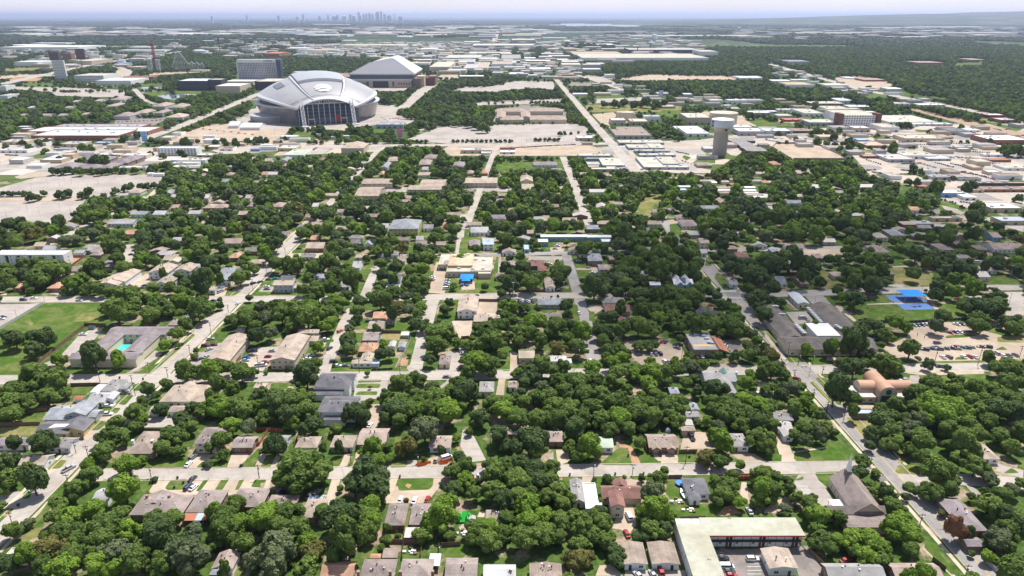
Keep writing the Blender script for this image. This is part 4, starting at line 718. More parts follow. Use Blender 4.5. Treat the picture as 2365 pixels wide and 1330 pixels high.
hh=H(M2,(1252,1405,322,278, 'gx',4.0),(1268,1335,330,268, 'gy',4.4,2.6),(1345,1402,330,265, 'gy',4.4,2.8),roof='white',wall='teal',nick='the teal gabled house',label='teal house with steep white gables and solar panels',vents=0)
v=vol_world(M2,(1280,1372,306,282, 'gx',5.2));mb=MB();mb.poly([(v[0],v[2],5.25),(v[1],v[2],5.25),(v[1],v[3],6.4),(v[0],v[3],6.4),(v[0],v[2],5.15),(v[1],v[2],5.15),(v[1],v[3],6.3),(v[0],v[3],6.3)],[(0,1,2,3),(7,6,5,4),(4,5,1,0),(5,6,2,1),(6,7,3,2),(7,4,0,3)]);o=mb.build('solar_panel',glass_mat('solar_glass',(.03,.04,.09)),hh);o.location=-hh.location
H(M2,(1068,1152,327,300, 'gx',2.6),roof='white',wall='teal',name='shed',win=False,nick='the white-roofed teal shed');H(M2,(1430,1532,548,500, 'gy',3.2),(1518,1580,556,520, 'gx',3.1),roof='dark',wall='bluegrey',nick='the charcoal house');H(M2,(278,432,912,868, 'hip',3.0),(420,470,925,890, 'hip',2.9),roof='pale',wall='white',nick='the white-roofed bungalow');H(M2,(60,186,887,824, 'flat',3.4),roof='sand',wall='tan',name='shop',nick='the flat sandy roof',vents=0)
H(M2,(1680,1748,322,285, 'gx',3.1),roof='grey',wall='white');H(M2,(1745,1836,112,75, 'hip',3.2),roof='red',wall='white',nick='the red-roofed white cottage');H(M2,(1452,1527,5,-20, 'gx',5.2),roof='tan',wall='cream',nick='the two-storey tan house');H(M2,(1225,1300,1160,1110, 'hip',3),roof='bluegrey',wall='white');H(M2,(1385,1450,1285,1235, 'gy',3),roof='bluegrey',wall='white')
H(M2,(1492,1742,1068,985, 'gx',4.6),(1642,1748,1168,1010, 'gy',4.7),(1500,1600,1070,1010, 'gy',4.6),roof='flatgrey',wall='white',nick='the many-gabled grey house',chim=((1732,1005),),name='house',label='large many-gabled grey house with a round green turret')
q=P(*M2.p(1626,1010),5);mb=MB();mb.lathe([(2.0,0),(2.0,6.6),(2.3,6.7),(.05,9.2)],12);o=mb.build('turret',mat('copper_green',(.22,.36,.30),.6,.1),HN['house'][-1]);o.location=q-HN['house'][-1].location;o.location.z=0
H(M3,(845,968,74,25, 'hip',3.4),roof='purple',wall='white',nick='the white-fronted hip house');H(M3,(1365,1462,57,10, 'hip',3.2),roof='purple',wall='brown');H(M3,(1490,1590,118,92, 'gx',3.4),roof='pink',wall='white',nick='the white-walled box house',rise=.8);H(M3,(1650,1742,265,220, 'gx',3.4),roof='pale',wall='pinkw',nick='the pale cottage on the right lawn');H(M3,(1765,2010,52,5, 'gx',3.4),roof='pink',wall='white',nick='the long brown roof at the right edge');H(M3,(1205,1277,57,22, 'hip',3.1),roof='purple',wall='tan')
H(M3,(400,472,120,85, 'hip',3.0),roof='pink',wall='brown');H(M3,(105,180,320,258, 'gx',3.0),roof='bluegrey',wall='white',nick='the blue-grey roof behind the school');H(M3,(62,132,75,42, 'gy',3.2),roof='bluegrey',wall='brown');H(M3,(285,350,318,275, 'hip',3.0),roof='purple',wall='brown');H(M3,(1640,1720,50,25, 'hip',3),roof='pink',wall='brown')
hh=H(M3,(258,352,470,388, 'gy',3.4),roof='metal',wall='cream',name='portable_classroom',cat='classroom',nick='the portable classroom',vents=0,rise=1.2,label='long metal-roofed portable classroom behind the school')
sm=[(U1,1142,1207,970,930, 'gx', 'lightgrey', 'white'),(U1,1522,1617,975,940, 'gx', 'grey', 'white'),(U1,1955,2127,1012,962, 'gx', 'lightgrey', 'white'),(U1,1940,2042,1115,1082, 'hip', 'violet', 'brown'),(U1,2065,2170,1105,1072, 'gx', 'ltblue', 'white'),(U1,1460,1530,1078,1055, 'gx', 'pale', 'white'),(U1,1455,1560,1120,1096, 'gx', 'pink', 'white'),(U1,1640,1732,1128,1104, 'gx', 'pink', 'tan'),
(U1,865,947,1110,1084, 'gx', 'violet', 'white'),(U1,990,1062,1125,1088, 'gy', 'bluegrey', 'white'),(U1,492,572,1077,1037, 'gx', 'orange', 'brick'),(U1,1035,1128,872,850, 'gx', 'pink', 'brick'),(U1,140,242,780,742, 'hip', 'pink', 'tan'),(U1,510,567,778,745, 'gx', 'pale', 'white'),(U1,105,217,485,465, 'gx', 'pale', 'white'),(U1,50,97,485,460, 'gx', 'orange', 'white'),
(U1,215,290,362,332, 'gy', 'bluegrey', 'white'),(U1,75,142,362,342, 'gx', 'pink', 'white'),(U1,563,627,355,338, 'hip', 'red', 'tan'),(U1,1140,1202,425,378, 'gy', 'bluegrey', 'white'),(U1,1190,1297,362,326, 'hip', 'tan', 'tan'),(U1,1530,1642,340,304, 'hip', 'purple', 'brown'),(U1,1480,1592,395,350, 'hip', 'purple', 'brown'),(U1,1795,1902,412,370, 'hip', 'violet', 'brown'),(U1,1515,1572,440,418, 'gx', 'lightgrey', 'white'),(U1,1480,1592,490,468, 'gx', 'tan', 'white'),(U1,1920,1985,475,452, 'hip', 'pink', 'tan'),(U1,2060,2117,475,447, 'hip', 'orange', 'brick'),(U1,2145,2272,885,855, 'gx', 'violet', 'white'),(U1,1125,1167,485,460, 'hip', 'orange', 'brick'),(U1,200,250,835,812, 'gx', 'pink', 'white'),(U1,240,282,408,392, 'hip', 'orange', 'brick'),
(U0,1160,1278,650,620, 'hip', 'tan', 'white'),(U0,1180,1332,848,826, 'gx', 'bluegrey', 'white'),(U0,1385,1497,850,815, 'gx', 'lightgrey', 'white'),(U0,970,1212,932,892, 'gx', 'lightgrey', 'white'),(U0,1550,1622,790,760, 'gx', 'pink', 'brick'),(U0,1840,1945,790,757, 'hip', 'pink', 'brick'),(U0,1950,2062,790,757, 'hip', 'pink', 'tan'),(U0,1845,1897,700,670, 'gx', 'pale', 'white'),(U0,1550,1607,692,672, 'gx', 'pale', 'white'),(U0,2225,2277,700,672, 'gx', 'tan', 'white'),(U0,2160,2242,852,820, 'gx', 'pink', 'brick'),(U0,2025,2192,1112,1066, 'gx', 'pink', 'tan'),(U0,1125,1217,1028,990, 'gx', 'orange', 'tan'),(U0,300,402,1138,1108, 'gx', 'sand', 'tan'),(U0,785,927,1177,1142, 'gx', 'bluegrey', 'brown'),(U0,380,502,1168,1140, 'gx', 'lightgrey', 'white'),(U0,2040,2112,492,470, 'hip', 'pink', 'tan'),(U0,1512,1572,655,622, 'gx', 'bluegrey', 'white'),(U0,2010,2072,552,530, 'gx', 'bluegrey', 'white'),(U0,2245,2300,775,750, 'hip', 'pink', 'tan'),(U0,1710,1820,842,820, 'gx', 'pale', 'white'),(U0,1815,1860,502,475, 'gx', 'pink', 'tan'),(U0,2285,2330,345,335, 'gx', 'pale', 'white'),
(U2,205,422,397,368, 'hip', 'violet', 'white'),(U2,1560,1707,952,897, 'hip', 'purple', 'white'),(U2,1718,1814,1102,1067, 'gx', 'tan', 'cream'),(U2,1700,1837,402,374, 'hip', 'purple', 'tan'),(U2,780,887,787,757, 'gy', 'pale', 'white'),(U2,985,1077,862,832, 'gx', 'pink', 'tan'),(U2,715,862,645,625, 'gx', 'pale', 'white'),(U2,690,802,982,948, 'gx', 'bluegrey', 'brown'),(U2,1730,1900,795,775, 'gx', 'lightgrey', 'white'),(U2,1905,1965,745,707, 'gy', 'pink', 'tan'),(U2,1730,1790,1200,1172, 'gx', 'pale', 'white'),(U2,1235,1280,1000,980, 'gx', 'bluegrey', 'white'),(U2,1530,1560,730,700, 'gy', 'pale', 'grey'),
(U3,1160,1292,1040,986, 'hip', 'bluegrey', 'tan'),(U3,1020,1132,1058,1018, 'hip', 'sand', 'white'),(U3,2085,2170,1058,1012, 'gx', 'pink', 'blue'),(U3,1335,1425,810,782, 'gx', 'orange', 'white'),(U3,80,157,395,368, 'hip', 'orange', 'tan'),(U3,300,352,475,448, 'gx', 'pink', 'tan'),(U3,430,470,480,452, 'gy', 'tan', 'tan'),(U3,420,522,605,580, 'gx', 'pale', 'white'),(U3,870,1012,600,578, 'gx', 'pale', 'white'),(U3,210,342,745,725, 'gx', 'bluegrey', 'white'),(U3,20,80,800,780, 'gx', 'pale', 'white'),(U3,0,55,562,542, 'hip', 'orange', 'tan'),(U3,1610,1730,1172,1115, 'hip', 'purple', 'brown'),(U3,1380,1500,1165,1135, 'hip', 'purple', 'brown'),(U3,1950,2040,1172,1130, 'hip', 'pink', 'brown'),(U3,900,960,880,865, 'gx', 'sand', 'tan'),(U3,0,45,690,670, 'gx', 'pale', 'white')]
for t,x0,x1,yn,yf,k,rf,wl_ in sm: H(t,(x0,x1,yn,yf,k,3.3),roof=rf,wall=wl_,vents=0,rise=2.2)
br=dict(roof='tan',wall='sandstone',name='apartment_building',group='brown-roofed apartment rows',vents=0)
H(U1,(962,1247,568,522, 'gx',5.5),nick='the first brown apartment row',rise=2,**br);H(U1,(897,1122,680,597, 'gx',5.5),nick='the nearest brown apartment row',rise=3,**br);H(U1,(1385,1690,622,583, 'gx',5.5),(1490,1722,592,530, 'gx',5.6),nick='the middle brown apartment row',rise=2,**br);H(U1,(1905,2202,562,514, 'gx',5.5),nick='the right brown apartment row',rise=2,**br)
H(U1,(1208,1482,978,897, 'hip',6.0),(1210,1312,1000,985, 'shed',3.4,.8),(1368,1478,1000,985, 'shed',3.4,.8),roof='bluegrey',wall='yellow',name='apartment_building',nick='the yellow apartment house',label='yellow two-storey apartment house with slate hip roofs',vents=0)
H(U2,(85,202,548,505, 'gy',6.5,3),(97,215,622,580, 'gx',3.5),roof='sand',wall='sandstone',name='church',nick='the tan gabled chapel',vents=0,label='tan chapel with a steep sandy gable')
H(U2,(270,700,1052,1030, 'gx',4.0),(690,918,1056,1034, 'gx',4.0),(247,342,1098,1068, 'flat',4.0),(827,916,1096,1068, 'flat',4.0),roof='white',wall='teal',name='apartment_building',nick='the long teal motel',label='long low teal building with a white roof',vents=0,rise=.9);H(U2,(118,167,1165,1120, 'flat',3.2),roof='ltblue',wall='teal',name='shed',vents=0)
mh=dict(name='mobile_home',group='mobile homes in the park',vents=0,win=False,rise=.5)
for k,(x0,x1,yn,c) in enumerate(((1872,2010,608, 'orange'),(1880,2012,630, 'white'),(1895,2020,655, 'pink'),(2130,2230,605, 'white'),(2110,2240,632, 'white'),(2130,2260,655, 'pale'),(2150,2330,672, 'pink'),(2215,2340,692, 'white'),(1520,1640,598, 'white'),(1715,1860,545, 'sand'),(1455,1525,522, 'pink'),(1920,1990,552, 'sand'),(2290,2380,555, 'pink'),(2200,2290,545, 'pink'),(1530,1600,625, 'ltblue'),(1830,1880,560, 'white'))): H(U2,(x0,x1,yn,yn-14, 'gx',3.2),roof=c,wall='white',**mh)

r8=random.Random(31);n8=0;FAR8={}
for k in range(2400):
 if n8>=150: break
 px,py=r8.uniform(20,2340),r8.uniform(372,640)
 if px<400 and py<520 or px>2020 and py<480 or 1560<px<1900 and py<400: continue
 q=P(px,py)
 if CLEAR[int(py/2),int(px/2)] or CLEAR[int(py/2)-2,int(px/2)] or any(a-3<q.x+8 and b+3>q.x-8 and c-3<q.y+11 and d+3>q.y for a,b,c,d in RECTS): continue
 n8+=1;s_=ppm(q.x,q.y);w8=r8.uniform(5,8)*s_;p8=P(px,py,3);f8=proj(p8.x,p8.y+r8.uniform(7,10),3)[1]
 v8=(px-w8,px+w8,py,f8,r8.choice(('gx', 'gx', 'hip', 'gy')),3.1);c8=r8.choice(('pink', 'tan', 'purple', 'grey', 'pale', 'brown', 'lightgrey', 'violet', 'tan'));d8=r8.choice(('white', 'tan', 'brick', 'cream', 'brown'))
 if py>470: H(PX,v8,roof=c8,wall=d8,vents=0,rise=1.9,mask=False)
 else:
  x0,x1,y0,y1,kd,h,_=vol_world(PX,v8);(add_hip if kd=='hip' else add_gable)(*FAR8.setdefault((c8,d8),(MB(),MB())),x0,x1,y0,y1,h,1.9,*(() if kd=='hip' else (kd,)));RECTS.append((x0-1,x1+1,y0-1,y1+1))
 raster(CLEAR,[(px-w8*.8,py-2),(px+w8*.6,py-2),(px+w8*.7,f8-1),(px-w8*.6,f8-1)],True)
R8,W8=MB(),MB();RK,WK=['pink', 'tan', 'purple', 'grey', 'pale', 'brown', 'lightgrey', 'violet'],['white', 'tan', 'brick', 'cream', 'brown']
for (c8,d8),(rf,wl) in FAR8.items():
 for D_,S_,m in ((R8,rf,RK.index(c8)),(W8,wl,WK.index(d8))): n=len(D_.v);D_.v+=S_.v;D_.f+=[tuple(i+n for i in f) for f in S_.f];D_.m+=[m]*len(S_.f)
W8=W8.build('distant_houses',[wallm(k) for k in WK]);tag(W8, 'small roofs glimpsed between the crowns far down the middle streets',kind='stuff');R8.build('roof',[roofm(k) for k in RK],W8)
# larger buildings
def finish(root,base,nick,cat,px,group=None):
 root['_base']=base;root['_nick']=nick or '';root['_px'],root['_py']=px;root['category']=cat
 if group: root['group']=group
 if nick: LM.append((nick,*px))
def lettering(cu,root):
 t_=bpy.data.objects.new('lettering_curve',cu);COL.objects.link(t_);me=bpy.data.meshes.new_from_object(t_);bpy.data.objects.remove(t_);return link('sign_lettering',me,root)
def hide(t,*pts): raster(CLEAR,[t.p(*p) for p in pts],True)
def rect(x0,x1,y0,y1): RECTS.append((x0,x1,y0,y1))
def ac_unit(par,x,y,z,s=1.0,m=STEEL):
 mb=MB();mb.box(x-1.1*s,x+1.1*s,y-.8*s,y+.8*s,z,z+1.1*s);mb.lathe([(.45*s,z+1.1*s+.002),(.45*s,z+1.3*s)],8,(x-.4*s,y));mb.box(x+1.1*s,x+2.0*s,y-.35*s,y+.35*s,z+.2,z+.8*s)
 return mb.build('air_conditioner',m,par)

c0=vol_world(M0,(520,690,895,842, 'gx',5.2));root=None
vols=[(640,778,850,680, 'gy',5.4),(815,1278,706,645, 'gx',5.4),(935,1078,846,680, 'gy',5.45),(520,692,896,842, 'gx',5.2),(690,1042,896,836, 'gx',5.3)]
root=H(M0,*vols,roof='violet',wall='cream',name='apartment_building',nick='the pool-court apartments',rise=1.5,vents=0,group=None,label='ring of purple-roofed apartments round a turquoise pool') ;root.pop('group',None)
pc=P(*M0.p(940,806));mb=MB();n=28
ring=[(pc.x+3.6*math.cos(2*math.pi*i/n)*(1+.12*math.sin(2*math.pi*i/n)),pc.y+5.4*math.sin(2*math.pi*i/n)) for i in range(n)]
mb.prism(ring,-.3,.11);p1=mb.build('swimming_pool',GM['pool']);tag(p1, 'x', 'pool');finish(p1, 'turquoise oval swimming pool on a tan deck inside the courtyard',None, 'pool',M0.p(940,806))
mb=MB();ro=[(pc.x+(a-pc.x)*1.09,pc.y+(b-pc.y)*1.07) for a,b in ring]
for i in range(n): mb.face([(*ring[i],.13),(*ro[i],.13),(*ro[(i+1) % n],.13),(*ring[(i+1) % n],.13)])
mb.build('coping',CONC,p1)
a,b,f=P(*M0.p(-60,92),8.5),P(*M0.p(482,92),8.5),P(*M0.p(480,57),8.5)
x0,x1,y0,y1=a.x,b.x,a.y,f.y;root=empty('terraced_houses',((x0+x1)/2,y0,0));L_=x1-x0;wl,rf,dk=MB(),MB(),MB();ox=(x0+x1)/2
add_flat(rf,wl,x0-ox,x1-ox,0,y1-y0,8.5);wl.build('wall',wallm('white'),root);rf.build('roof',roofm('white'),root)
for k in range(6):
 xx=x1-ox-L_*(.11+.168*k);bay=MB();bay.box(xx-2.3,xx-.2,-.06,-.004,.1,7.6);bay.build('dark_bay',wallm('dark'),root)
 for z in (1.6,4.1,6.5): window(root,xx+1.6,0,z,.9,1.1);window(root,xx-3.0,0,z,.8,1.1)
for z in (2,5): window(root,x1-ox,(y1-y0)*.5,z,1,1.2, 'e')
rect(x0,x1,y0,y1);hide(M0,(0,60),(530,58),(545,175),(0,175));finish(root, 'white flat-roofed terrace with dark recessed bays', 'the white terrace', 'terrace',M0.p(270,115))

def mot():
 zr=6.2
 a,b,c,d=P(1643,1236,zr),P(1858,1236,zr),P(1632,1195,zr),P(1565,1206,zr)
 nw0,nw1=P(1602,1331,zr),P(1674,1331,zr)
 yn,yf=a.y,c.y;xL0,xL1=nw0.x-.2,nw1.x;xR=b.x;yS=yn-62
 root=empty('motel',(xL0,yn,0));o=lambda x,y: (x-xL0,y-yn)
 wl,rf=MB(),MB();wd=1.25
 wl.box(*(o(xL0+.3,0)[0],o(xL1-wd,0)[0]),yS-yn,yf-yn-.3,0,zr-.3)
 wl.box(o(xL1-wd,0)[0]+.002,o(xR-.4,0)[0],wd,yf-yn-.25,0,zr-.305)
 rf.box(0,xL1-xL0,yS-yn-.3,yf-yn-3.0,zr-.3,zr);rf.box(xL1-xL0-1.4,xR-xL0+.3,-.2,yf-yn,zr-.29,zr+.012)
 wl.build('wall',wallm('white'),root);rf.build('roof',mat('roof_faded_green',(.42,.425,.35),.9,.12,.35,.1,col2=(.37,.355,.275),scale2=.055),root)
 fs=MB();fs.box(xL1-xL0,xR-xL0+.3,-.32,-.202,zr-.5,zr+.05);fs.build('fascia',wallm('redw'),root)
 xs0,xs1=xL1-xL0,xR-xL0-.4
 wk=MB();wk.box(xs0+.01,xs1,.002,wd-.002,3.0,3.2);wk.build('walkway',mat('walkway_dark',(.08,.075,.08),.8,.1),root)
 rl=MB();rl.box(xs0+.01,xs1,.05,.1,4.1,4.18);n=int((xs1-xs0)/1.2)
 for k in range(n): rl.box(xs0+.03+k*1.2,xs0+.07+k*1.2,.055,.095,3.2,4.1)
 rl.build('railing',DARKM,root)
 np_=12
 for k in range(np_):
  x=xs0+.4+(xs1-xs0-.8)*k/(np_-1);q=MB();q.box(x-.06,x+.06,.12,.24,.03,zr-.31);q.build('post',DARKM,root)
  if k<np_-1:
   xm=x+(xs1-xs0)/np_*.5
   for s in (0,1):
    if k % 4==2: door(root,xm-.6,wd,m='brown',z0=.05+s*3.2);door(root,xm+.7,wd,m='dark',z0=.05+s*3.2)
    elif k % 2: window(root,xm,wd,1.7+s*3.1,.9,.9)
 st=MB()
 for k in range(10): st.box(xs1-1.2-k*.0+k*.28,xs1-.9+k*.28,-1.0,-.05,3.0-k*.3-.1,3.0-k*.3)
 st.build('stair',DARKM,root)
 for k in range(12): window(root,.3,-4-k*4.6,4.6 if k % 2 else 1.6,1.2,1.1, 'w')
 for k,(x,y) in enumerate(((6,8),(20,9),(32,10),(9,-20),(7,-12),(5,-30))):
  v_=MB();v_.lathe([(.14,zr),(.14,zr+.5)],6,(x,y));v_.box(x+.5,x+.9,y-.3,y+.1,zr+.013,zr+.12);v_.build('roof_vent',DARKM,root)
 rect(xL0-2,xL1+1,yS-5,yf+2);rect(xL0,xR+1,yn-1,yf+2)
 hide(B2,(1270,905),(1495,905),(1500,880),(2000,878),(2000,1110),(1570,1120),(1650,1335),(1390,1335));hide(B3,(0,878),(242,880),(312,1015),(298,1100),(0,1112))
 finish(root, 'two-storey L-shaped motel with a faded green flat roof', 'the green-roofed motel', 'motel',B2.p(1600,1000))
mot()
root=H(B3,(682,930,850,572, 'gy',4.2,4.6),(490,942,858,792, 'gx',4.0,2.2),(640,992,958,864, 'gx',3.6,.9),roof='purple',wall='sandstone',name='church',nick='the steepled church',vents=0,label='long brown-roofed church with a thin white steeple',win=False);root.pop('group',None)
V0=vol_world(B3,(682,930,850,572, 'gy',4.2));xm=(V0[0]+V0[1])/2-root.location.x;yb=V0[3]-root.location.y
mb=MB();mb.box(xm-1.1,xm+1.1,yb-3.8,yb-1.6,8.2,9.6,0);bs=[(xm-.75,yb-3.7),(xm+.75,yb-3.7),(xm+.75,yb-1.7),(xm-.75,yb-1.7)]
for i in range(4): mb.face([(*bs[i],9.603),(*bs[(i+1) % 4],9.603),(xm,yb-2.7,18.4)],1)
mb.build('steeple',[wallm('brown'),WHITE],root)
for k in range(6): window(root,V0[0]-root.location.x+.46,V0[2]-root.location.y+3+k*(V0[3]-V0[2]-6)/5,2.0,1.0,1.8, 'w')
mb=MB();q=P(*B3.p(562,770),2.6);mb.box(-2.6,2.6,-2.2,2.2,2.4,2.6)
for sx in (-2.4,2.4):
 for sy in (-2,2): mb.box(sx-.08,sx+.08,sy-.08,sy+.08,0,2.4)
o=mb.build('entrance_canopy',WHITE,root);o.location=(q.x-root.location.x,q.y-root.location.y,0)
root=H(M3,(141,330,742,505, 'gy',4.2,2.4),(600,815,742,480, 'gy',4.2,2.6),(180,882,822,716, 'gx',4.2,2.8),roof='school',wall='cream',name='school',nick='the dark-roofed school',vents=0,label='dark-roofed school wrapped round a paved court',fascia=wallm('brown'));root.pop('group',None)
cf=vol_world(M3,(408,590,716,618, 'flat',6.6));mb=MB();rl_=root.location;mb.box(cf[0]-rl_.x,cf[1]-rl_.x,cf[2]-rl_.y,cf[3]-rl_.y,0,6.6);mb.build('gym_roof',roofm('white'),root)
for k in range(6): ac_unit(root,*(P(*M3.p(245+k*12,640+k*12),6)-rl_).xy,5.9,.9)
for k in range(9): ac_unit(root,*(P(*M3.p(335+k*12,505+k*13),6)-rl_).xy,5.6,.9)
for k in range(5): ac_unit(root,*(P(*M3.p(550+k*18,640+k*11),6)-rl_).xy,5.8,.8)
for k in range(4): ac_unit(root,*(P(*M3.p(70+k*26,490+(k>1)*60),6)-rl_).xy,5.6,.8)
def vault():
 h=4.6;a,b,f=P(*M3.p(745,1145),h),P(*M3.p(1150,1140),h),P(*M3.p(900,1072),h)
 x0,x1,y0,y1=a.x,b.x,a.y,f.y;cx,cy=(x0+x1)/2,y0;root=empty('assembly_hall',(cx,cy,0));r=(y1-y0)/2*.82;ym=(y1-y0)/2
 cop=mat('roof_copper_orange',(.44,.26,.165),.6,.10,.5,.3,col2=(.37,.215,.14),stripes=(1.2,.12,0));n=14
 def barrel(axis,c,e0,e1,r,hh=h,sc=.85,nm='vault_roof',m=None):
  mb=MB();prof=[(c+r*math.cos(math.pi*i/n),hh+r*sc*math.sin(math.pi*i/n)) for i in range(n+1)]
  for (u0,z0),(u1,z1) in zip(prof,prof[1:]):
   mb.face([(e0,u0,z0),(e1,u0,z0),(e1,u1,z1),(e0,u1,z1)] if axis=='x' else [(u0,e0,z0),(u1,e0,z1),(u1,e1,z1),(u0,e1,z0)])
  for e in (e0,e1): mb.face([(e,u,z) if axis=='x' else (u,e,z) for u,z in prof],1)
  o=mb.build(nm,[cop,wallm('sandstone')],root);return o
 hw=(x1-x0)/2
 barrel('x',ym,-hw,hw,r);bx=P(*M3.p(915,1140),h).x-cx
 barrel('y',bx,-4,ym+r+5,4.5,h+.5,.95, 'cross_vault')
 wl=MB();wl.box(-hw+.1,hw-.1,ym-r+.05,ym+r-.05,0,h-.02);wl.box(bx-4.3,bx+4.3,-3.9,ym+r+4.8,0,h+.46)
 for sx in (-1,1): wl.box(bx+sx*5.3,bx+sx*17,-3.5,ym-r,0,3.4) if sx>0 else wl.box(bx-17,bx-5.3,-3.5,ym-r,0,3.4)
 wl.box(-hw-13,-hw+.05,0,2*ym-2,0,3.3);wl.build('wall',wallm('sandstone'),root)
 rf=MB();rf.box(bx-17.3,bx-5.45,-3.8,ym-r,3.403,3.7);rf.box(bx+5.45,bx+17.3,-3.8,ym-r,3.403,3.7);rf.box(-hw-13.3,-hw-.1,-.3,2*ym-1.7,3.303,3.6);rf.build('roof',roofm('pale'),root)
 ar=MB();ar.box(bx-3.2,bx+3.2,-4.06,-3.92,.05,4.4,0);ar.build('entrance',DOORS['dark'],root)
 fw=MB();fw.lathe([(1.5,-.05),(1.5,.05)],14);o=fw.build('round_window',GLASS,root);o.rotation_euler=(math.pi/2,0,0);o.location=(bx,-4.05,6.6)
 for k in range(3):
  for sx in (-1,1): window(root,bx+sx*(8+k*3.2),-3.5,1.7,1.6,1.3)
 rect(x0-14,x1+1,y0-6,y1+10);hide(M3,(635,1090),(740,1070),(800,1030),(870,1040),(920,1070),(1150,1072),(1160,1120),(1050,1160),(1045,1230),(770,1230),(750,1160))
 finish(root, 'orange barrel-vaulted hall with a round-arched entrance', 'the orange vaulted hall', 'hall',M3.p(940,1130))
vault()
root=H(M1,(1465,1712,222,180, 'flat',4.6),(1403,1478,168,86, 'flat',4.6),(1650,1816,215,106, 'flat',4.8),(1710,1808,238,190, 'flat',4.2),roof='cream',wall='sandstone',name='day_school',cat='school',nick='the flat-roofed day school',label='flat cream-roofed day school with a raised brown roof',win=False);root.pop('group',None)
cf=vol_world(M1,(1478,1665,176,86, 'flat',6.0));mb=MB();rl_=root.location;mb.box(cf[0]-rl_.x,cf[1]-rl_.x,cf[2]-rl_.y,cf[3]-rl_.y,0,6.0);mb.build('raised_roof',mat('roof_stained_brown',(.42,.31,.20),.9,.2,.3,col2=(.52,.42,.30),scale2=.08),root)
for k,(x,y) in enumerate(((1525,105),(1595,112),(1632,95),(1560,185),(1665,190),(1745,190),(1690,120),(1750,125))): ac_unit(root,*(P(*M1.p(x,y),6)-rl_).xy,6.0 if k<3 else 4.4,.9,WHITE if k<3 else STEEL)
for k in range(7): window(root,vol_world(M1,(1465,1712,222,180, 'flat',4.6))[0]-rl_.x+2+k*3.6,vol_world(M1,(1465,1712,222,180, 'flat',4.6))[2]-rl_.y,1.8,1.5,1.1)
BLUE=mat('shade_cloth_blue',(.01,.22,.62),.7,.06,.8)
def canopy(t,x0,x1,yn,yf,h,rise,label,nick,pm,hipped=True,z2=None):
 a,b,f=P(*t.p(x0,yn),h),P(*t.p(x1,yn),h),P(*t.p((x0+x1)/2,yf),h);cx,cy=(a.x+b.x)/2,(a.y+f.y)/2;w,d=(b.x-a.x)/2,(f.y-a.y)/2
 root=empty('shade_canopy',(cx,cy,0));mb=MB()
 c=[(-w,-d),(w,-d),(w,d),(-w,d)];k=.35 if w>d*1.3 else 0
 top=[(-w*k,0,h+rise),(w*k,0,h+rise)]
 if k: mb.poly([(*p,h) for p in c]+top,[(0,1,5,4),(1,2,5),(2,3,4,5),(3,0,4)]);mb.poly([(*p,h-.06) for p in c]+[(q[0],q[1],q[2]-.06) for q in top],[(4,5,1,0),(5,2,1),(5,4,3,2),(4,0,3)])
 else: mb.poly([(*p,h) for p in c]+[(0,0,h+rise)],[(0,1,4),(1,2,4),(2,3,4),(3,0,4)]);mb.poly([(*p,h-.06) for p in c]+[(0,0,h+rise-.06)],[(4,1,0),(4,2,1),(4,3,2),(4,0,3)])
 mb.build('canopy',BLUE,root)
 for sx,sy in c: q=MB();q.tube((sx*.92,sy*.92,0),(sx*.92,sy*.92,h+.05),.11,n=6);q.build('post',pm,root)
 finish(root,label,nick, 'canopy',t.p((x0+x1)/2,(yn+yf)/2));hide(t,(x0,yn),(x1,yn),(x1,yf),(x0,yf));return root
YP=mat('yellow_paint',(.55,.36,.05),.5,.05)
canopy(M3,1085,1255,412,362,4.6,1.0, 'large bright blue fabric shade canopy on yellow posts over the playground', 'the blue playground canopy',YP)
canopy(M1,1570,1672,278,242,3.6,1.2, 'wider blue shade canopy beside the day school wall', 'the wider blue canopy',STEEL);canopy(M1,1582,1648,296,266,3.2,1.3, 'smaller pyramid-shaped blue canopy over the sandy play yard',None,STEEL)
root=H(M2,(1405,1600,822,697, 'flat',4.8),(1592,1632,815,715, 'flat',4.4),roof='flatgrey',wall='brown',name='restaurant',cat='restaurant',nick='the restaurant',label='flat-roofed restaurant with a bright orange metal awning');root.pop('group',None);rl_=root.location
a,b,f=P(*M2.p(1408,822),3.4),P(*M2.p(1560,822),3.4),P(*M2.p(1480,778),4.2);mb=MB();mb.poly([(a.x,a.y-1,3.2),(b.x,a.y-1,3.2),(b.x,a.y+3.5,4.9),(a.x,a.y+3.5,4.9),(a.x,a.y-1,3.1),(b.x,a.y-1,3.1),(b.x,a.y+3.5,4.8),(a.x,a.y+3.5,4.8)],[(0,1,2,3),(7,6,5,4),(4,5,1,0),(5,6,2,1),(6,7,3,2),(7,4,0,3)]);o=mb.build('awning',mat('awning_orange',(.75,.38,.06),.5,.08,stripes=(1.4,.15,0)),root);o.location=-rl_
a,f=P(*M2.p(1604,815),5.2),P(*M2.p(1570,715),5.2);b=P(*M2.p(1636,815),3.0);mb=MB();mb.poly([(a.x,a.y,5.1),(b.x+2,a.y,2.9),(b.x+2,f.y,2.9),(a.x,f.y,5.1)],[(0,1,2,3),(3,2,1,0)] if 0 else [(0,1,2,3)]);o=mb.build('mansard_roof',roofm('rust'),root);o.location=-rl_
for k,(x,y) in enumerate(((1480,715),(1500,735),(1540,770),(1520,765),(1420,705))): ac_unit(root,*(P(*M2.p(x,y),5)-rl_).xy,4.5,.9,STEEL if k % 2 else mat('unit_blue_grey',(.35,.45,.55),.6))

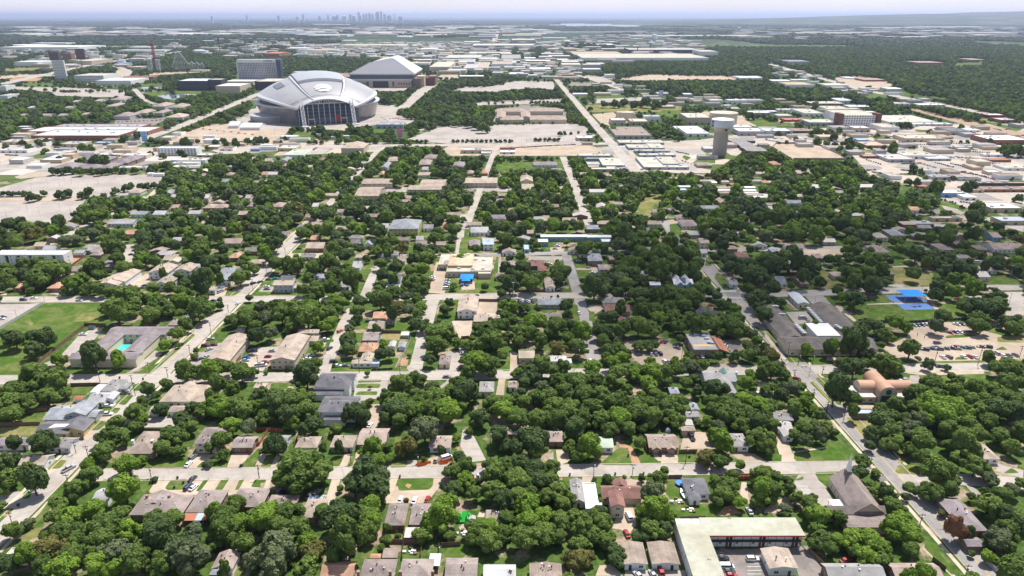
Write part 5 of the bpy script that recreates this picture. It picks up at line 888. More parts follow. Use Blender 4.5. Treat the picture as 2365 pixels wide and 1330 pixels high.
q=P(1663,359);hb=52;
s_=1/ppm(q.x,q.y,20);root=empty('water_tower',q);root.location.y+=5
mb=MB();mb.lathe([(16.4*s_,0),(16.2*s_,55*s_)],40,cap=False);mb.build('shaft',mat('tower_shaft_ribs',(.40,.35,.30),.9,.06,.3,.1,stripes=(.42,.10,2)),root,True);zt=65*s_
mb=MB();mb.lathe([(16.2*s_,55*s_),(17*s_,57.5*s_),(24.5*s_,zt),(24.6*s_,zt+.3)],40,cap=False);mb.build('flared_neck',mat('tower_neck',(.50,.47,.41),.85,.06),root,True)
mb=MB();mb.lathe([(24.9*s_,zt+.3),(25.3*s_,zt+1),(25.3*s_,zt+15.5*s_),(24.6*s_,zt+17*s_)],40,cap=False);mb.build('tank',mat('tower_tank_white',(.62,.64,.68),.6,.05,.3,.2),root,True)
mb=MB();mb.lathe([(24.6*s_,zt+17*s_),(14*s_,zt+18.8*s_),(.1,zt+19.5*s_)],40,cap=False);mb.build('tank_roof',mat('tower_roof_white',(.80,.81,.82),.6,.05),root,True)
mb=MB();R0=25.5*s_
for z0,z1,rr in ((1,6,1),(7.5,9,1),(10,14.5,1)):
 for i in range(10):
  a0,a1=R(182+i*2.4),R(182+(i+1)*2.4);mb.face([(R0*math.cos(a0),R0*math.sin(a0),zt+z0*s_),(R0*math.cos(a1),R0*math.sin(a1),zt+z0*s_),(R0*math.cos(a1),R0*math.sin(a1),zt+z1*s_),(R0*math.cos(a0),R0*math.sin(a0),zt+z1*s_)])
mb.build('tank_emblem',mat('emblem_navy',(.05,.10,.24),.6,.05),root)
mb=MB()
for dx in (-1,1):
 for k,(u,w) in enumerate(((0,2.6),(1.2,1.5))): mb.box(2.4+dx*u-.5,2.4+dx*u+.5,-22.0*s_-.12-k*.02,-22.0*s_+.6,zt-5*s_-w*.6,zt-5*s_+w*.6)
mb.build('neck_emblem',mat('emblem_red',(.30,.06,.06),.6,.05),root)
mb=MB()
for k in range(9): a=k*.7;mb.tube((9*math.cos(a)*s_*1.6,9*math.sin(a)*s_*1.2,zt+18.5*s_),(9*math.cos(a)*s_*1.6,9*math.sin(a)*s_*1.2,zt+22*s_),.16)
mb.build('antenna',STEEL,root);hide(PX,(1640,272),(1694,272),(1690,305),(1680,362),(1645,362),(1645,305));rect(q.x-10,q.x+10,q.y-6,q.y+16)
finish(root, 'grey ribbed water tower with a wide white tank', 'the grey water tower', 'water tower',(1665,320))

def stadium():
 Fp=P(759,287);th=R(21);root=empty('stadium',(0,0,0),th);Lb=135.0;a_=111.0
 root.location=(Fp.x-math.sin(th)*Lb,Fp.y+math.cos(th)*Lb,0)
 roofg=mat('stadium_roof_panels',(.38,.37,.38),.36,.06,.012,.5,col2=(.32,.315,.325),scale2=.014);rim=mat('stadium_rim_white',(.58,.58,.60),.5,.05)
 skin=mat('stadium_glass_skin',(.30,.29,.27),.25,.18,.03,.6,col2=(.20,.205,.21),scale2=.02,stripes=(.35,.25,2));dkg=glass_mat('stadium_dark_glass',(.035,.05,.085),.1)
 W=lambda t: a_*math.sqrt(max(0,1-(t*.885)**2))
 zc=lambda t: 45+32*(1-abs(t)**2.0);ze=lambda t: 41-11.5*abs(t)**4
 def rp(s,t,lift=0): return (s*W(t),t*Lb,ze(t)+(zc(t)-ze(t))*(1-abs(s)**2.1)+lift)
 def patch(nm,m,s0,s1,t0,t1,ns,nt_,lift,thick=0,smooth=True):
  mb=MB();vs=[rp(s0+(s1-s0)*i/ns,t0+(t1-t0)*j/nt_,lift) for j in range(nt_+1) for i in range(ns+1)]
  fs=[(j*(ns+1)+i,j*(ns+1)+i+1,(j+1)*(ns+1)+i+1,(j+1)*(ns+1)+i) for j in range(nt_) for i in range(ns)]
  mb.poly(vs,fs);o=mb.build(nm,m,root,smooth)
  if thick:
   e=MB();bd=[i for i in range(ns+1)]+[(j*(ns+1)+ns) for j in range(1,nt_+1)]+[nt_*(ns+1)+i for i in range(ns-1,-1,-1)]+[j*(ns+1) for j in range(nt_-1,0,-1)]
   for k in range(len(bd)):
    p,q=vs[bd[k]],vs[bd[(k+1) % len(bd)]];e.face([(p[0],p[1],p[2]-thick),(q[0],q[1],q[2]-thick),q,p])
   e.build(nm+'_edge',rim,root)
  return o
 patch('roof',roofg,-1,1,-1,1,40,40,0,3.0)
 patch('roof_border',rim,-1,1,-1.015,-.965,40,3,.35)
 for s in (-1,1): patch('roof_border',rim,s*.955 if s>0 else -1.0,1.0 if s>0 else -.955,-1,1,3,40,.3)
 patch('retracted_roof_panel',mat('stadium_panel_pale',(.35,.375,.41),.5,.04),-.40,.40,-.50,.50,16,20,5.0,5.0)
 for s in (-1,1):
  patch('roof_arch',rim,s*.43-.012,s*.43+.012,-1,1,2,40,1.6,1.6);patch('roof_gutter',mat('gutter_dark',(.06,.06,.065),.7),s*.405-.012,s*.405+.012,-.96,-.50,2,16,.8)
  patch('seam',mat('seam_grey',(.30,.29,.29),.6),s*.46-.004,s*.46+.004,-.93,.98,1,40,.5)
 patch('seam',mat('seam_grey',(.30,.29,.29),.6),-.95,.95,-.925,-.918,40,1,.5)
 patch('louvre_panel',mat('louvre_grey',(.17,.19,.22),.5,.1,stripes=(.25,.3,1)),-.74,-.60,-.42,-.12,6,8,.9);patch('louvre_panel',mat('louvre_grey',(.17,.19,.22),.5),.62,.72,-.12,.18,6,8,.9)
 gc=rp(0,-.75);g=MB();gb=MB()
 for k,(y0,y1) in enumerate(((-.92,-.62),(-.50,-.18),(-.06,.26),(.36,.64),(.74,.95))):
  for part,lo,hi in ((g,y0,y1),):
   m_=16
   for i in range(m_):
    u0,u1=-1+2*i/m_,-1+2*(i+1)/m_
    def gp(u,v):
     w=math.sqrt(max(0,1-v*v));x=15*u*w;y=15*v;t=(gc[1]+y)/Lb;p=rp(x/W(t),t,1.2+3.5*max(0,1-(u*w)**2-v*v));return p
    b0,b1=lo+.06*(1-u0*u0)-.03,hi+.06*(1-u0*u0)-.03
    part.face([gp(u0,min(.97,lo)),gp(u1,min(.97,lo)),gp(u1,min(.97,hi)),gp(u0,min(.97,hi))])
 g.build('roof_globe_emblem',WHITE,root)
 def ring(nm,m,prof,a0=-1e9,a1=1e9,n=96,smooth=True):
  mb=MB();vs=[]
  for i in range(n+1):
   ph=R(-62)+(R(304))*i/n
   for (k,z) in prof: vs.append((a_*1.03*k*math.cos(ph),Lb*.97*k*math.sin(ph),z))
  mp=len(prof);fs=[(i*mp+j,(i+1)*mp+j,(i+1)*mp+j+1,i*mp+j+1) for i in range(n) for j in range(mp-1)]
  mb.poly(vs,fs);return mb.build(nm,m,root,smooth)
 ring('wall',skin,[(.93,0),(.95,8),(1.0,27)]);ring('concourse_rim',rim,[(1.0,27),(1.015,27.5),(1.015,29),(.94,29.6)]);ring('clerestory',glass_mat('clerestory_glass',(.10,.11,.12),.25),[(.925,29),(.93,40)])
 mb=MB();mb.lathe([(34,0),(38,9),(40,10),(39.8,11.5),(15,13)],40,(-a_*.80,-Lb*.36));mb.build('side_terrace',mat('terrace_grey',(.36,.38,.41),.5,.06),root)
 yg=-Lb+7;mb=MB();n=20
 for i in range(n):
  u0,u1=-51+102*i/n,-51+102*(i+1)/n;zt0,zt1=min(43,43-13*abs(u0/51)**2.1),min(43,43-13*abs(u1/51)**2.1);mb.face([(u0,yg,0),(u1,yg,0),(u1,yg,zt1),(u0,yg,zt0)])
 mb.build('glass_end_wall',dkg,root)
 for x in (-49,-33,-23.5,-14,-4.7,4.7,14,23.5,33,49):
  h_=36-10*abs(x/51)**2.1;mb=MB();mb.box(x-.55,x+.55,yg-1.2,yg-.05,0,h_);mb.build('mullion',rim,root)
 for z in (4,10,16,22,28): mb=MB();mb.box(-48.4,48.4,yg-.3,yg-.06,z,z+.5);mb.build('transom',mat('transom_grey',(.20,.23,.28),.5),root)
 mb=MB();mb.box(-40,40,yg-1.3,yg-.1,35,36.6);mb.build('header_beam',rim,root)
 for s in (-1,1): mb=MB();mb.poly([(s*51,yg,0),(s*55,yg-8,0),(s*55,yg-8,27),(s*51,yg,29)],[(0,1,2,3)]);mb.build('side_return',mat('return_grey',(.22,.23,.25),.5),root)
 cu=bpy.data.curves.new('sign', 'FONT');cu.body='AT&T STADIUM';cu.size=6.2;cu.align_x='CENTER';cu.extrude=.2;cu.materials.append(WHITE);so=lettering(cu,root);so.location=(0,yg-1.5,37);so.rotation_euler=(math.pi/2,0,0)
 mb=MB();mb.box(14.5,23,yg-1.5,yg-1.25,2,15);mb.build('red_banner',mat('banner_red',(.42,.06,.035),.6,.05),root)
 for x in (-28.3,28.3): mb=MB();mb.box(x-6,x-5,yg-5,yg-1.3,0,9);mb.box(x+5,x+6,yg-5,yg-1.3,0,9);mb.box(x-6,x+6,yg-5,yg-1.3,9.003,10.5);mb.build('entry_portal',rim,root)
 for s in (-1,1):
  for side in (-1,1):
   p0=Vector((s*43,side*Lb*.985,43));p1=Vector((s*43,side*(Lb+26),0));mb=MB();d=p1-p0
   for dx in (-2.6,2.6):
    for dn in (0,5): mb.tube(p0+Vector((dx,-side*0,-dn)),p1+Vector((dx,-side*dn,0)),.55,n=5)
   for k in range(12):
    a0,a1=p0+d*(k/12),p0+d*((k+1)/12);e=1 if k % 2 else -1;mb.tube(a0+Vector((-2.6*e,0,0)),a1+Vector((2.6*e,0,0)),.4,n=4);mb.tube(a0+Vector((-2.6,0,0)),a0+Vector((2.6,0,0)),.35,n=4);mb.tube(a0+Vector((2.6*e,0,0)),a1+Vector((2.6*e,0,-4.5)),.35,n=4)
   mb.box(p1.x-6,p1.x+6,p1.y-5,p1.y+5,0,2.2);mb.build('arch_leg',rim,root)
 n=64;mb=MB();vs=[(root.location.x+(175*math.cos(2*math.pi*i/n))*math.cos(th)-195*math.sin(2*math.pi*i/n)*math.sin(th),root.location.y+175*math.cos(2*math.pi*i/n)*math.sin(th)+195*math.sin(2*math.pi*i/n)*math.cos(th),.4) for i in range(n)]
 mb.face(vs);tag(mb.build('plaza',GM['lot']), 'pale concrete plaza round the domed stadium',kind='structure')
 hide(PX,(582,225),(600,200),(665,175),(720,170),(790,185),(855,212),(868,235),(862,262),(820,290),(690,292),(620,285),(578,262));rect(root.location.x-130,root.location.x+150,root.location.y-150,root.location.y+150)
 finish(root, 'silver domed stadium with white roof arches and a glass end', 'the domed stadium', 'stadium',(722,230))
stadium()

def ballpark():
 a,b=P(811,203),P(950,203);pm=ppm(a.x,a.y,20);k=1/pm;root=empty('ballpark',((a.x+b.x)/2,a.y,0));cx=(a.x+b.x)/2;w=(b.x-a.x)/2
 Z=lambda y: (203-y)*k*1.0
 brick=mat('ballpark_brick',(.46,.37,.29),.9,.1,.1);g=mat('ballpark_roof_grey',(.27,.27,.30),.7,.05,.02);wr=mat('ballpark_roof_white',(.60,.60,.60),.6,.04,.02)
 D=175.0;x=lambda px_: (px_-880.5)*k
 mb=MB();mb.box(x(808),x(950),0,D,0,Z(187));mb.build('facade',brick,root)
 mb=MB();mb.box(x(806),x(952),2,12,Z(186.9),Z(183.5));mb.build('ledge',wr,root)
 mb=MB();mb.box(x(808),x(955),12.01,D,Z(187)+.02,Z(174));mb.build('glass_band',mat('ballpark_band',(.15,.15,.18),.4,.1),root)
 prof=[(x(806),Z(172)),(x(850),Z(150)),(x(858),Z(147)),(x(898),Z(140)),(x(905),Z(141)),(x(958),Z(171)),(x(958),Z(174)),(x(806),Z(174))]
 mb=MB();n=len(prof);y0,y1=9.0,D+10;vs=[(p,y0+(z-Z(174))*1.5,z) for p,z in prof]+[(p,y1,z) for p,z in prof]
 mb.poly(vs,[tuple(range(n))[::-1]],0);mb.poly(vs,[tuple(range(n,2*n))],0)
 for i in range(n): j=(i+1) % n;mb.poly([vs[i],vs[j],vs[n+j],vs[n+i]],[(0,1,2,3)],1)
 mb.build('roof',[g,wr],root)
 mb=MB();mb.box(x(806),x(957),7.6,8.9,Z(174.5),Z(171.6));mb.build('white_eave',wr,root)
 mb=MB();mb.box(x(862),x(898),-.5,-.01,1,Z(188.2));mb.build('main_gate',DOORS['dark'],root)
 for px_ in (850,909): mb=MB();mb.box(x(px_-2.4),x(px_+2.4),-.4,-.01,Z(199),Z(189));mb.build('tall_window',GLASS,root)
 for px_ in (827,833,839,845,922,928,934,940,946): mb=MB();mb.box(x(px_-2),x(px_+2),-.4,-.01,Z(195.5),Z(191.5));mb.build('window',mat('ballpark_window',(.17,.13,.11),.6),root)
 for (xa,xb,ya,yb,zt,mm) in ((952,972,12,70,184, 'brown'),(962,978,30,60,180, 'sandstone'),(774,806,20,130,181, 'brown'),(972,998,60,140,186, 'darkbrick'),(985,1000,70,120,183, 'brown')): mb=MB();mb.box(x(xa),x(xb)-.01,ya,yb,0,Z(zt));mb.box(x(xa)-1,x(xb)+1,ya-1,yb+1,Z(zt)+.01,Z(zt)+1.5);mb.build('corner_pavilion',wallm(mm),root)
 hide(PX,(775,185),(806,170),(850,145),(900,137),(960,165),(1000,178),(1000,200),(810,203));rect(a.x-60,b.x+70,a.y-10,a.y+220)
 finish(root, 'huge gabled ballpark with grey and white roof planes over a tan brick facade', 'the gabled ballpark', 'ballpark',(885,170))
ballpark()

def hotel():
 a,b=P(552,192),P(652,192);k=1/ppm(a.x,a.y,20);root=empty('hotel_tower',((a.x+b.x)/2,a.y,0));W=(b.x-a.x);H_=52*k
 fr=mat('hotel_frame_white',(.66,.66,.68),.6,.05);n=14;fw=W*.90;curve=lambda u: 7*(1-(2*u-1)**2)
 gl=mat('hotel_glass_grid',(.17,.19,.23),.2,.25,.05,.6,col2=(.27,.29,.33),scale2=.03)
 mb=MB()
 for i in range(n):
  u0,u1=i/n,(i+1)/n;mb.face([(-W/2+fw*u0,-curve(u0)+4,0),(-W/2+fw*u1,-curve(u1)+4,0),(-W/2+fw*u1,-curve(u1)+4,H_),(-W/2+fw*u0,-curve(u0)+4,H_)])
 mb.build('glass_facade',gl,root)
 mb=MB()
 for i in range(n):
  u0,u1=i/n,(i+1)/n
  for z0,z1,e in [(H_-8,H_+.6,.6)]+[(H_*j/14,H_*j/14+.45,.25) for j in range(1,13)]: mb.face([(-W/2+fw*u0,-curve(u0)+4-e,z0),(-W/2+fw*u1,-curve(u1)+4-e,z0),(-W/2+fw*u1,-curve(u1)+4-e,z1),(-W/2+fw*u0,-curve(u0)+4-e,z1)])
 for j in range(25): u=j/24;mb.box(-W/2+fw*u-(.3 if 0<j<24 else 1.3),-W/2+fw*u+(.3 if 0<j<24 else 1.3),-curve(u)+3.5,-curve(u)+4.2,0,H_-7.9)
 mb.build('facade_frame',fr,root)
 mb=MB();mb.box(-W/2,-W/2+fw-.1,4.3,24,0,H_-.05);mb.build('tower_core',fr,root)
 mb=MB();mb.box(-W/2+fw+.2,W/2,2,25,0,H_+.9);mb.build('end_wing',mat('hotel_dark_glass',(.05,.075,.12),.2,.2,.05,.6),root)
 cu=bpy.data.curves.new('sign', 'FONT');cu.body='LOEWS';cu.size=7.5;cu.align_x='CENTER';cu.extrude=.2;cu.materials.append(mat('letters_grey',(.10,.11,.14),.5));so=lettering(cu,root);so.location=(-W/2+fw*.80,-curve(.8)+2.6,H_-6.6);so.rotation_euler=(math.pi/2,0,.06)
 for (xa,xb,ya,yb,h_) in ((-.55*W,.05*W,-80,-6,11),(.12*W,.42*W,-70,-4,12)): mb=MB();mb.box(xa,xb,ya,yb,0,h_);mb.box(xa-.6,xb+.6,ya-.6,yb+.6,h_+.01,h_+1.0);mb.build('podium',mat('podium_sand',(.60,.54,.46),.8,.05),root)
 hide(PX,(549,138),(652,138),(654,190),(549,192));rect(a.x-8,b.x+5,a.y-85,a.y+30)
 finish(root, 'wide glass hotel slab in a white frame with a dark end', 'the glass hotel slab', 'hotel',(600,165))
hotel()

def sign_tower(px_,y0,y1,w,label,m1,m2,nick):
 q=P(px_,y1);k=1/ppm(q.x,q.y,10);root=empty('billboard',q);W=w*k;H_=(y1-y0)*k
 mb=MB();mb.box(-W*.15,W*.15,.3,W*.5,0,H_*.9);mb.build('post',STEEL,root);mb=MB();mb.box(-W/2,W/2,-.3,.3,H_*.12,H_*1.0);mb.build('sign_face',m1,root)
 mb=MB()
 for i in range(5): mb.box(-W*.42,W*.42-W*.12*(i % 2),-.36,-.305,H_*(.2+.15*i),H_*(.28+.15*i))
 mb.build('sign_pattern',m2,root);hide(PX,(px_-w,y0),(px_+w,y0),(px_+w,y1),(px_-w,y1));finish(root,label,nick, 'billboard',(px_,(y0+y1)/2))
sign_tower(336,303,330,14, 'tall pale blue billboard tower by the avenue',mat('sign_sky_blue',(.45,.62,.76),.6,.1,.3),mat('sign_blue',(.10,.35,.62),.6), 'the blue billboard tower')
sign_tower(924,295,319,11, 'tall magenta sign tower before the stadium',mat('sign_magenta',(.62,.10,.32),.6,.1,.3),mat('sign_pink',(.72,.35,.50),.6), 'the magenta sign tower')
sign_tower(1526,209,226,10, 'pale blue billboard standing by the woodland',mat('sign_pale',(.36,.46,.62),.6,.1,.3),mat('sign_white',(.7,.72,.76),.6),None)
# flat-roofed buildings further off: near edge x0..x1, base y, roof-front y, roof-back y
def box5(t,x0,x1,yb,yr,yf,roof='cream',wall='sandstone',name='warehouse',label=None,nick=None,cat=None,group='low commercial buildings',parapet=True,bands=0,winm=None):
 a,b=P(*t.p(x0,yb)),P(*t.p(x1,yb));k=ppm((a.x+b.x)/2,a.y,5);h=max(3.5,(t.y(yb)-t.y(yr))/k*1.02);f=P(*t.p((x0+x1)/2,yf),h);y1=max(f.y,a.y+6)
 cx=(a.x+b.x)/2;w=(b.x-a.x)/2;root=empty(name,(cx,a.y,0));wl,rf=MB(),MB();par=min(.9,h*.12)
 add_flat(rf,wl,-w,w,0,y1-a.y,h,par,.6);wl.build('wall',wallm(wall),root);rf.build('roof',roofm(roof),root)
 if bands:
  mb=MB();nx=max(3,int(2*w/4.2));fh=h/bands
  for s in range(bands):
   for i in range(nx): xx=-w+2*w*(i+.5)/nx;mb.box(xx-1.1,xx+1.1,-.12,-.01,s*fh+fh*.35,s*fh+fh*.8)
  mb.build('window_grid',winm or GLASS,root)
 elif 2*w*k>30 and a.y<1700:
  r2=random.Random(int(cx));
  for i in range(min(6,int(2*w/14))): ac_unit(root,r2.uniform(-w*.8,w*.8),(y1-a.y)*r2.uniform(.2,.8),h-par+.2,1.2)
  mb=MB();n=max(2,int(2*w/9))
  for i in range(n): xx=-w+2*w*(i+.5)/n;mb.box(xx-1.4,xx+1.4,-.12,-.01,.1,min(3.2,h*.6))
  mb.build('loading_door',DOORS['dark'] if int(cx) % 2 else GLASS,root)
 pts=[proj(cx+s*w,yy,z) for s in (-1,1) for yy,z in ((a.y,0),(a.y,h),(y1,h))];raster(CLEAR,hull(pts),True);rect(cx-w-2,cx+w+2,a.y-2,y1+2)
 rn={'cream': 'cream', 'white': 'white', 'pale': 'pale grey', 'sand': 'sandy', 'dark': 'charcoal', 'brown': 'brown', 'flatgrey': 'grey', 'metal': 'silver', 'red': 'red-brown', 'rust': 'rusty', 'purple': 'mauve', 'slate': 'slate', 'blue': 'blue', 'ltblue': 'light blue', 'tan': 'tan', 'pink': 'pinkish', 'lightgrey': 'light grey', 'orange': 'orange', 'violet': 'purple-grey', 'green': 'pale green'}.get(roof,roof)
 wn={'brick': 'brick', 'redw': 'red', 'sandstone': 'sandy', 'darkbrick': 'dark brick', 'dark': 'dark'}.get(wall,wall)
 finish(root,label or f'{rn} flat-roofed {name.replace("_", " ")} with {wn} walls',nick,cat or {'warehouse': 'warehouse', 'shop': 'shop', 'apartment_building': 'apartments'}.get(name,name.replace('_', ' ')),(sum(p[0] for p in pts)/6,sum(p[1] for p in pts)/6),group)
 return root
box5(U0,1440,1795,315,245,224, 'white', 'white', 'apartment_building', 'white five-storey block with rows of balconies', 'the white five-storey block',bands=5)
for (x0,x1,yb,yr,yf) in ((1570,1870,388,352,330),(1570,1805,405,390,367),(1570,1790,440,418,396),(1085,1330,445,425,405)): box5(U0,x0,x1,yb,yr,yf, 'cream', 'white', 'apartment_building',group='long white-roofed apartment blocks')
for (x0,x1,yb,yr,yf) in ((455,660,455,430,385),(655,905,450,430,400),(875,1015,450,428,384),(995,1160,400,380,345),(1090,1245,375,350,322),(680,1000,360,350,322)): house(U0,[(x0,x1,yr,yf, 'hip',5.5)],roof='violet',wall='brown',name='apartment_building',group='purple-roofed apartment cluster',vents=0)
box5(U0,290,1085,175,130,75, 'metal', 'brick', 'convention_hall', 'sprawling white-roofed brick hall with stepped roof levels', 'the white-roofed brick hall', 'hall');box5(U0,240,1350,130,92,48, 'metal', 'brick', 'convention_hall', 'rear wing of the sprawling white-roofed brick hall',None, 'hall');box5(U0,480,1290,80,50,22, 'lightgrey', 'brick', 'convention_hall', 'farthest grey-white roof level of the sprawling brick hall',None, 'hall')
for args in ((20,240,215,185,160, 'cream', 'sandstone'),(280,435,195,170,148, 'cream', 'brown'),(0,250,290,262,236, 'pale', 'white'),(870,1100,325,310,290, 'white', 'sandstone'),(1110,1335,345,310,288, 'white', 'pinkw'),(525,640,305,285,262, 'pale', 'tan'),(2000,2120,270,248,228, 'red', 'white'),(1790,1930,330,308,296, 'white', 'tan'),(1085,1230,275,255,240, 'purple', 'sandstone'),(560,760,235,205,180, 'pale', 'sandstone'),(870,1000,215,200,185, 'white', 'blue'),(2280,2365,275,262,250, 'purple', 'blue'),(455,505,350,325,305, 'white', 'white'),(1340,1390,500,490,478, 'white', 'white'),(1395,1490,505,492,480, 'white', 'white')): box5(U0,*args,name='shop')
for x0,x1,yb,yr,yf in ((2072,2170,58,38,15),(2180,2365,80,55,28)): house(U0,[(x0,x1,yr,yf, 'gx',5)],roof='white',wall='white',name='event_tent',label='white event tent on the sandy stadium lot',cat='tent',vents=0,win=False,group='white event tents')
for args in ((205,370,275,245,215, 'cream', 'tan'),(45,145,235,215,205, 'white', 'white'),(265,440,330,305,250, 'green', 'white'),(1870,2150,295,262,238, 'pale', 'sandstone'),(2230,2365,300,285,260, 'white', 'white'),(2225,2365,262,250,236, 'pink', 'brick'),(2055,2140,310,296,268, 'cream', 'white'),(690,730,160,150,138, 'white', 'white'),(800,860,152,142,130, 'white', 'white'),(930,985,145,135,124, 'white', 'white')): box5(U1,*args,name='shop')
house(U1,[(775,985,245,200, 'hip',9),(850,960,220,190, 'hip',10),(905,960,290,268, 'hip',4)],roof='tan',wall='sandstone',name='hotel',label='sandy hotel with hipped tan roofs',nick='the tan-roofed hotel',vents=0)
box5(U1,1100,1345,65,30,5, 'lightgrey', 'bluegrey', 'exhibit_hall', 'blue-grey block with a sunken flat roof near the stadium', 'the blue-grey block', 'hall');box5(U2,600,745,180,150,128, 'white', 'tan', 'shop');box5(U2,650,745,215,195,185, 'purple', 'tan', 'shop')
ga=dict(name='apartment_building',group='flat cream-roofed garden apartments')
for a_ in ((615,910,335,312,290),(690,800,362,345,330),(695,812,420,392,366),(835,1040,425,400,330),(735,1045,460,436,420)): box5(U2,*a_, 'cream', 'bluegrey',**ga)
for a_ in ((985,1395,215,195,168),(1070,1262,262,246,208),(1268,1400,262,248,200),(1132,1450,290,275,254),(1172,1352,328,315,290),(1362,1500,328,315,285),(1212,1402,442,426,325),(1380,1532,410,392,320),(1402,1622,442,426,398)): box5(U2,*a_, 'cream', 'bluegrey',**ga)
box5(U2,955,1275,158,128,48, 'brown', 'grey', 'warehouse', 'brown-roofed warehouse with a long low roof', 'the brown-roofed warehouse');o=HN
for args in ((1600,1805,140,110,42, 'white', 'white'),(1505,1605,85,70,42, 'white', 'white'),(2080,2440,130,108,68, 'metal', 'white'),(1985,2195,70,55,32, 'white', 'white'),(910,1040,25,-5,-25, 'cream', 'white'),(1740,1800,420,412,395, 'pale', 'white')): box5(U2,*args)
box5(T2,1145,1275,965,915,890, 'cream', 'sandstone', 'storage_tank' if 0 else 'civic_hall', 'cream rounded civic hall beside flat wings', 'the cream civic hall', 'hall');box5(T2,1350,1475,975,935,922, 'cream', 'white');box5(T2,1085,1200,1005,965,945, 'white', 'sandstone');box5(T2,1240,1380,1005,975,950, 'cream', 'tan')
mb=None
q=P(*T2.p(2010,1005));
def drum(px,py,r,h,label,nick,wall='sandstone',roofk='cream',n=40):
 q=P(px,py);k=1/ppm(q.x,q.y,5);root=empty('round_hall',q);root.location.y+=r*k;mb=MB();mb.lathe([(r*k,0),(r*k,h*k)],n);mb.build('wall',wallm(wall),root);mb=MB();mb.lathe([(r*k+.5,h*k+.01),(r*k+.5,h*k+.8),(.1,h*k+1.6)],n,cap=False);mb.build('roof',roofm(roofk),root);rect(q.x-r*k,q.x+r*k,q.y,q.y+2*r*k);hide(PX,(px-r,py-h),(px+r,py-h),(px+r,py),(px-r,py));finish(root,label,nick, 'hall',(px,py-h/2))
drum(1678,289,32,24, 'round cream hall with a flat roof behind the water tower', 'the round cream hall');drum(1448,279,18,17, 'small round cream drum among flat roofs', 'the cream drum');box5(T2,1690,1890,1000,945,905, 'cream', 'tan', 'civic_hall', 'tan hall with a long curving roof left of the round one',None, 'hall')
house(U2,[(1990,2230,178,150, 'gx',4),(2150,2340,272,232, 'gx',4),(2100,2245,235,176, 'gx',4)],roof='grey',wall='dark',name='motel',label='long dark-roofed motel bent round a parking court',nick='the bent grey motel',vents=0,rise=1,win=False)
r_=box5(T3,868,1165,1040,950,900, 'cream', 'white', 'office_block', 'white six-storey block with dark red end towers', 'the white six-storey block', 'office block',bands=5,winm=DOORS['dark'])
for xa,xb in ((838,872),(1150,1182)):
 box=MB();a,b=P(*T3.p(xa,1045)),P(*T3.p(xb,1045));hh_=108*T3.k/ppm(a.x,a.y,10);box.box(a.x-r_.location.x,b.x-r_.location.x,a.y-r_.location.y,a.y+22-r_.location.y,0,hh_);box.build('red_tower',wallm('darkbrick'),r_)
for args in ((1200,1335,1085,1045,1010, 'cream', 'white'),(965,1100,1085,1050,1030, 'white', 'sandstone'),(1250,1650,1020,1000,945, 'cream', 'white'),(1450,1780,1035,1020,1005, 'metal', 'grey'),(600,835,1035,1005,975, 'cream', 'grey'),(345,550,915,905,890, 'cream', 'white'),(560,720,955,930,890, 'cream', 'white'),(170,340,930,920,905, 'white', 'grey'),(750,940,915,895,868, 'cream', 'white'),(620,890,870,850,830, 'cream', 'brown'),(845,955,850,825,803, 'white', 'white'),(930,1120,890,880,860, 'metal', 'grey'),(400,600,1000,985,968, 'rust', 'redw'),(20,240,1115,1078,1048, 'white', 'grey'),(235,460,1115,1075,1048, 'metal', 'grey'),(470,640,1095,1075,1050, 'brown', 'darkbrick'),(1300,1430,865,850,838, 'cream', 'white'),(1500,1720,875,860,848, 'white', 'white'),(1760,1900,1110,1075,1040, 'slate', 'grey'),(1900,2010,1085,1070,1050, 'metal', 'white'),(2065,2205,970,945,930, 'white', 'redw'),(2170,2300,1010,985,965, 'pale', 'brick'),(1050,1230,670,655,640, 'tan', 'brick'),(430,640,715,695,672, 'mustard', 'white'),(740,925,715,700,682, 'cream', 'white'),(300,460,680,665,652, 'white', 'grey'),(460,600,665,655,648, 'white', 'white'),(910,990,650,640,628, 'white', 'white'),(1250,1380,745,730,715, 'white', 'white'),(430,610,525,505,490, 'bluegrey', 'grey'),(1500,1720,530,515,500, 'pink', 'brick'),(1925,2060,500,490,478, 'pink', 'brick'),(30,120,655,640,622, 'white', 'white'),(140,220,650,635,622, 'white', 'sandstone')): box5(T3,*args)
for args in ((1275,1640,190,155,120, 'cream', 'sandstone'),(1500,1720,165,145,118, 'tan', 'tan'),(930,1120,245,220,182, 'sand', 'brick'),(850,945,190,172,155, 'ltblue', 'blue'),(905,1150,340,318,300, 'pink', 'brick'),(1125,1370,375,345,296, 'pale', 'grey'),(1275,1560,345,310,264, 'cream', 'white'),(1485,1700,362,340,306, 'white', 'bluegrey'),(1520,1840,535,505,482, 'flatgrey', 'grey'),(1765,1975,545,535,505, 'blackbrown', 'grey'),(2020,2245,375,350,335, 'rust', 'brick'),(2195,2420,450,425,388, 'cream', 'white'),(2060,2420,215,170,120, 'white', 'brick'),(2000,2170,325,310,290, 'white', 'white'),(1600,1820,692,652,616, 'white', 'blue'),(1815,1935,722,690,655, 'white', 'white'),(2055,2340,832,788,738, 'white', 'sandstone'),(2150,2420,945,905,865, 'ltblue', 'tan'),(1365,1540,965,955,905, 'lightgrey', 'grey'),(1525,1800,912,905,870, 'sand', 'sandstone'),(1960,2400,648,628,592, 'brown', 'brick'),(1950,2400,590,575,548, 'brown', 'dark'),(1400,1500,620,600,575, 'rust', 'brick'),(1640,1790,250,240,225, 'cream', 'white'),(1700,1900,255,245,236, 'white', 'grey')): box5(U3,*args,name='shop' if args[2]<600 else 'warehouse')
box5(U3,1845,2000,652,640,626, 'brown', 'tan', 'motel', 'long brown-roofed motel wing beside the blue warehouse')
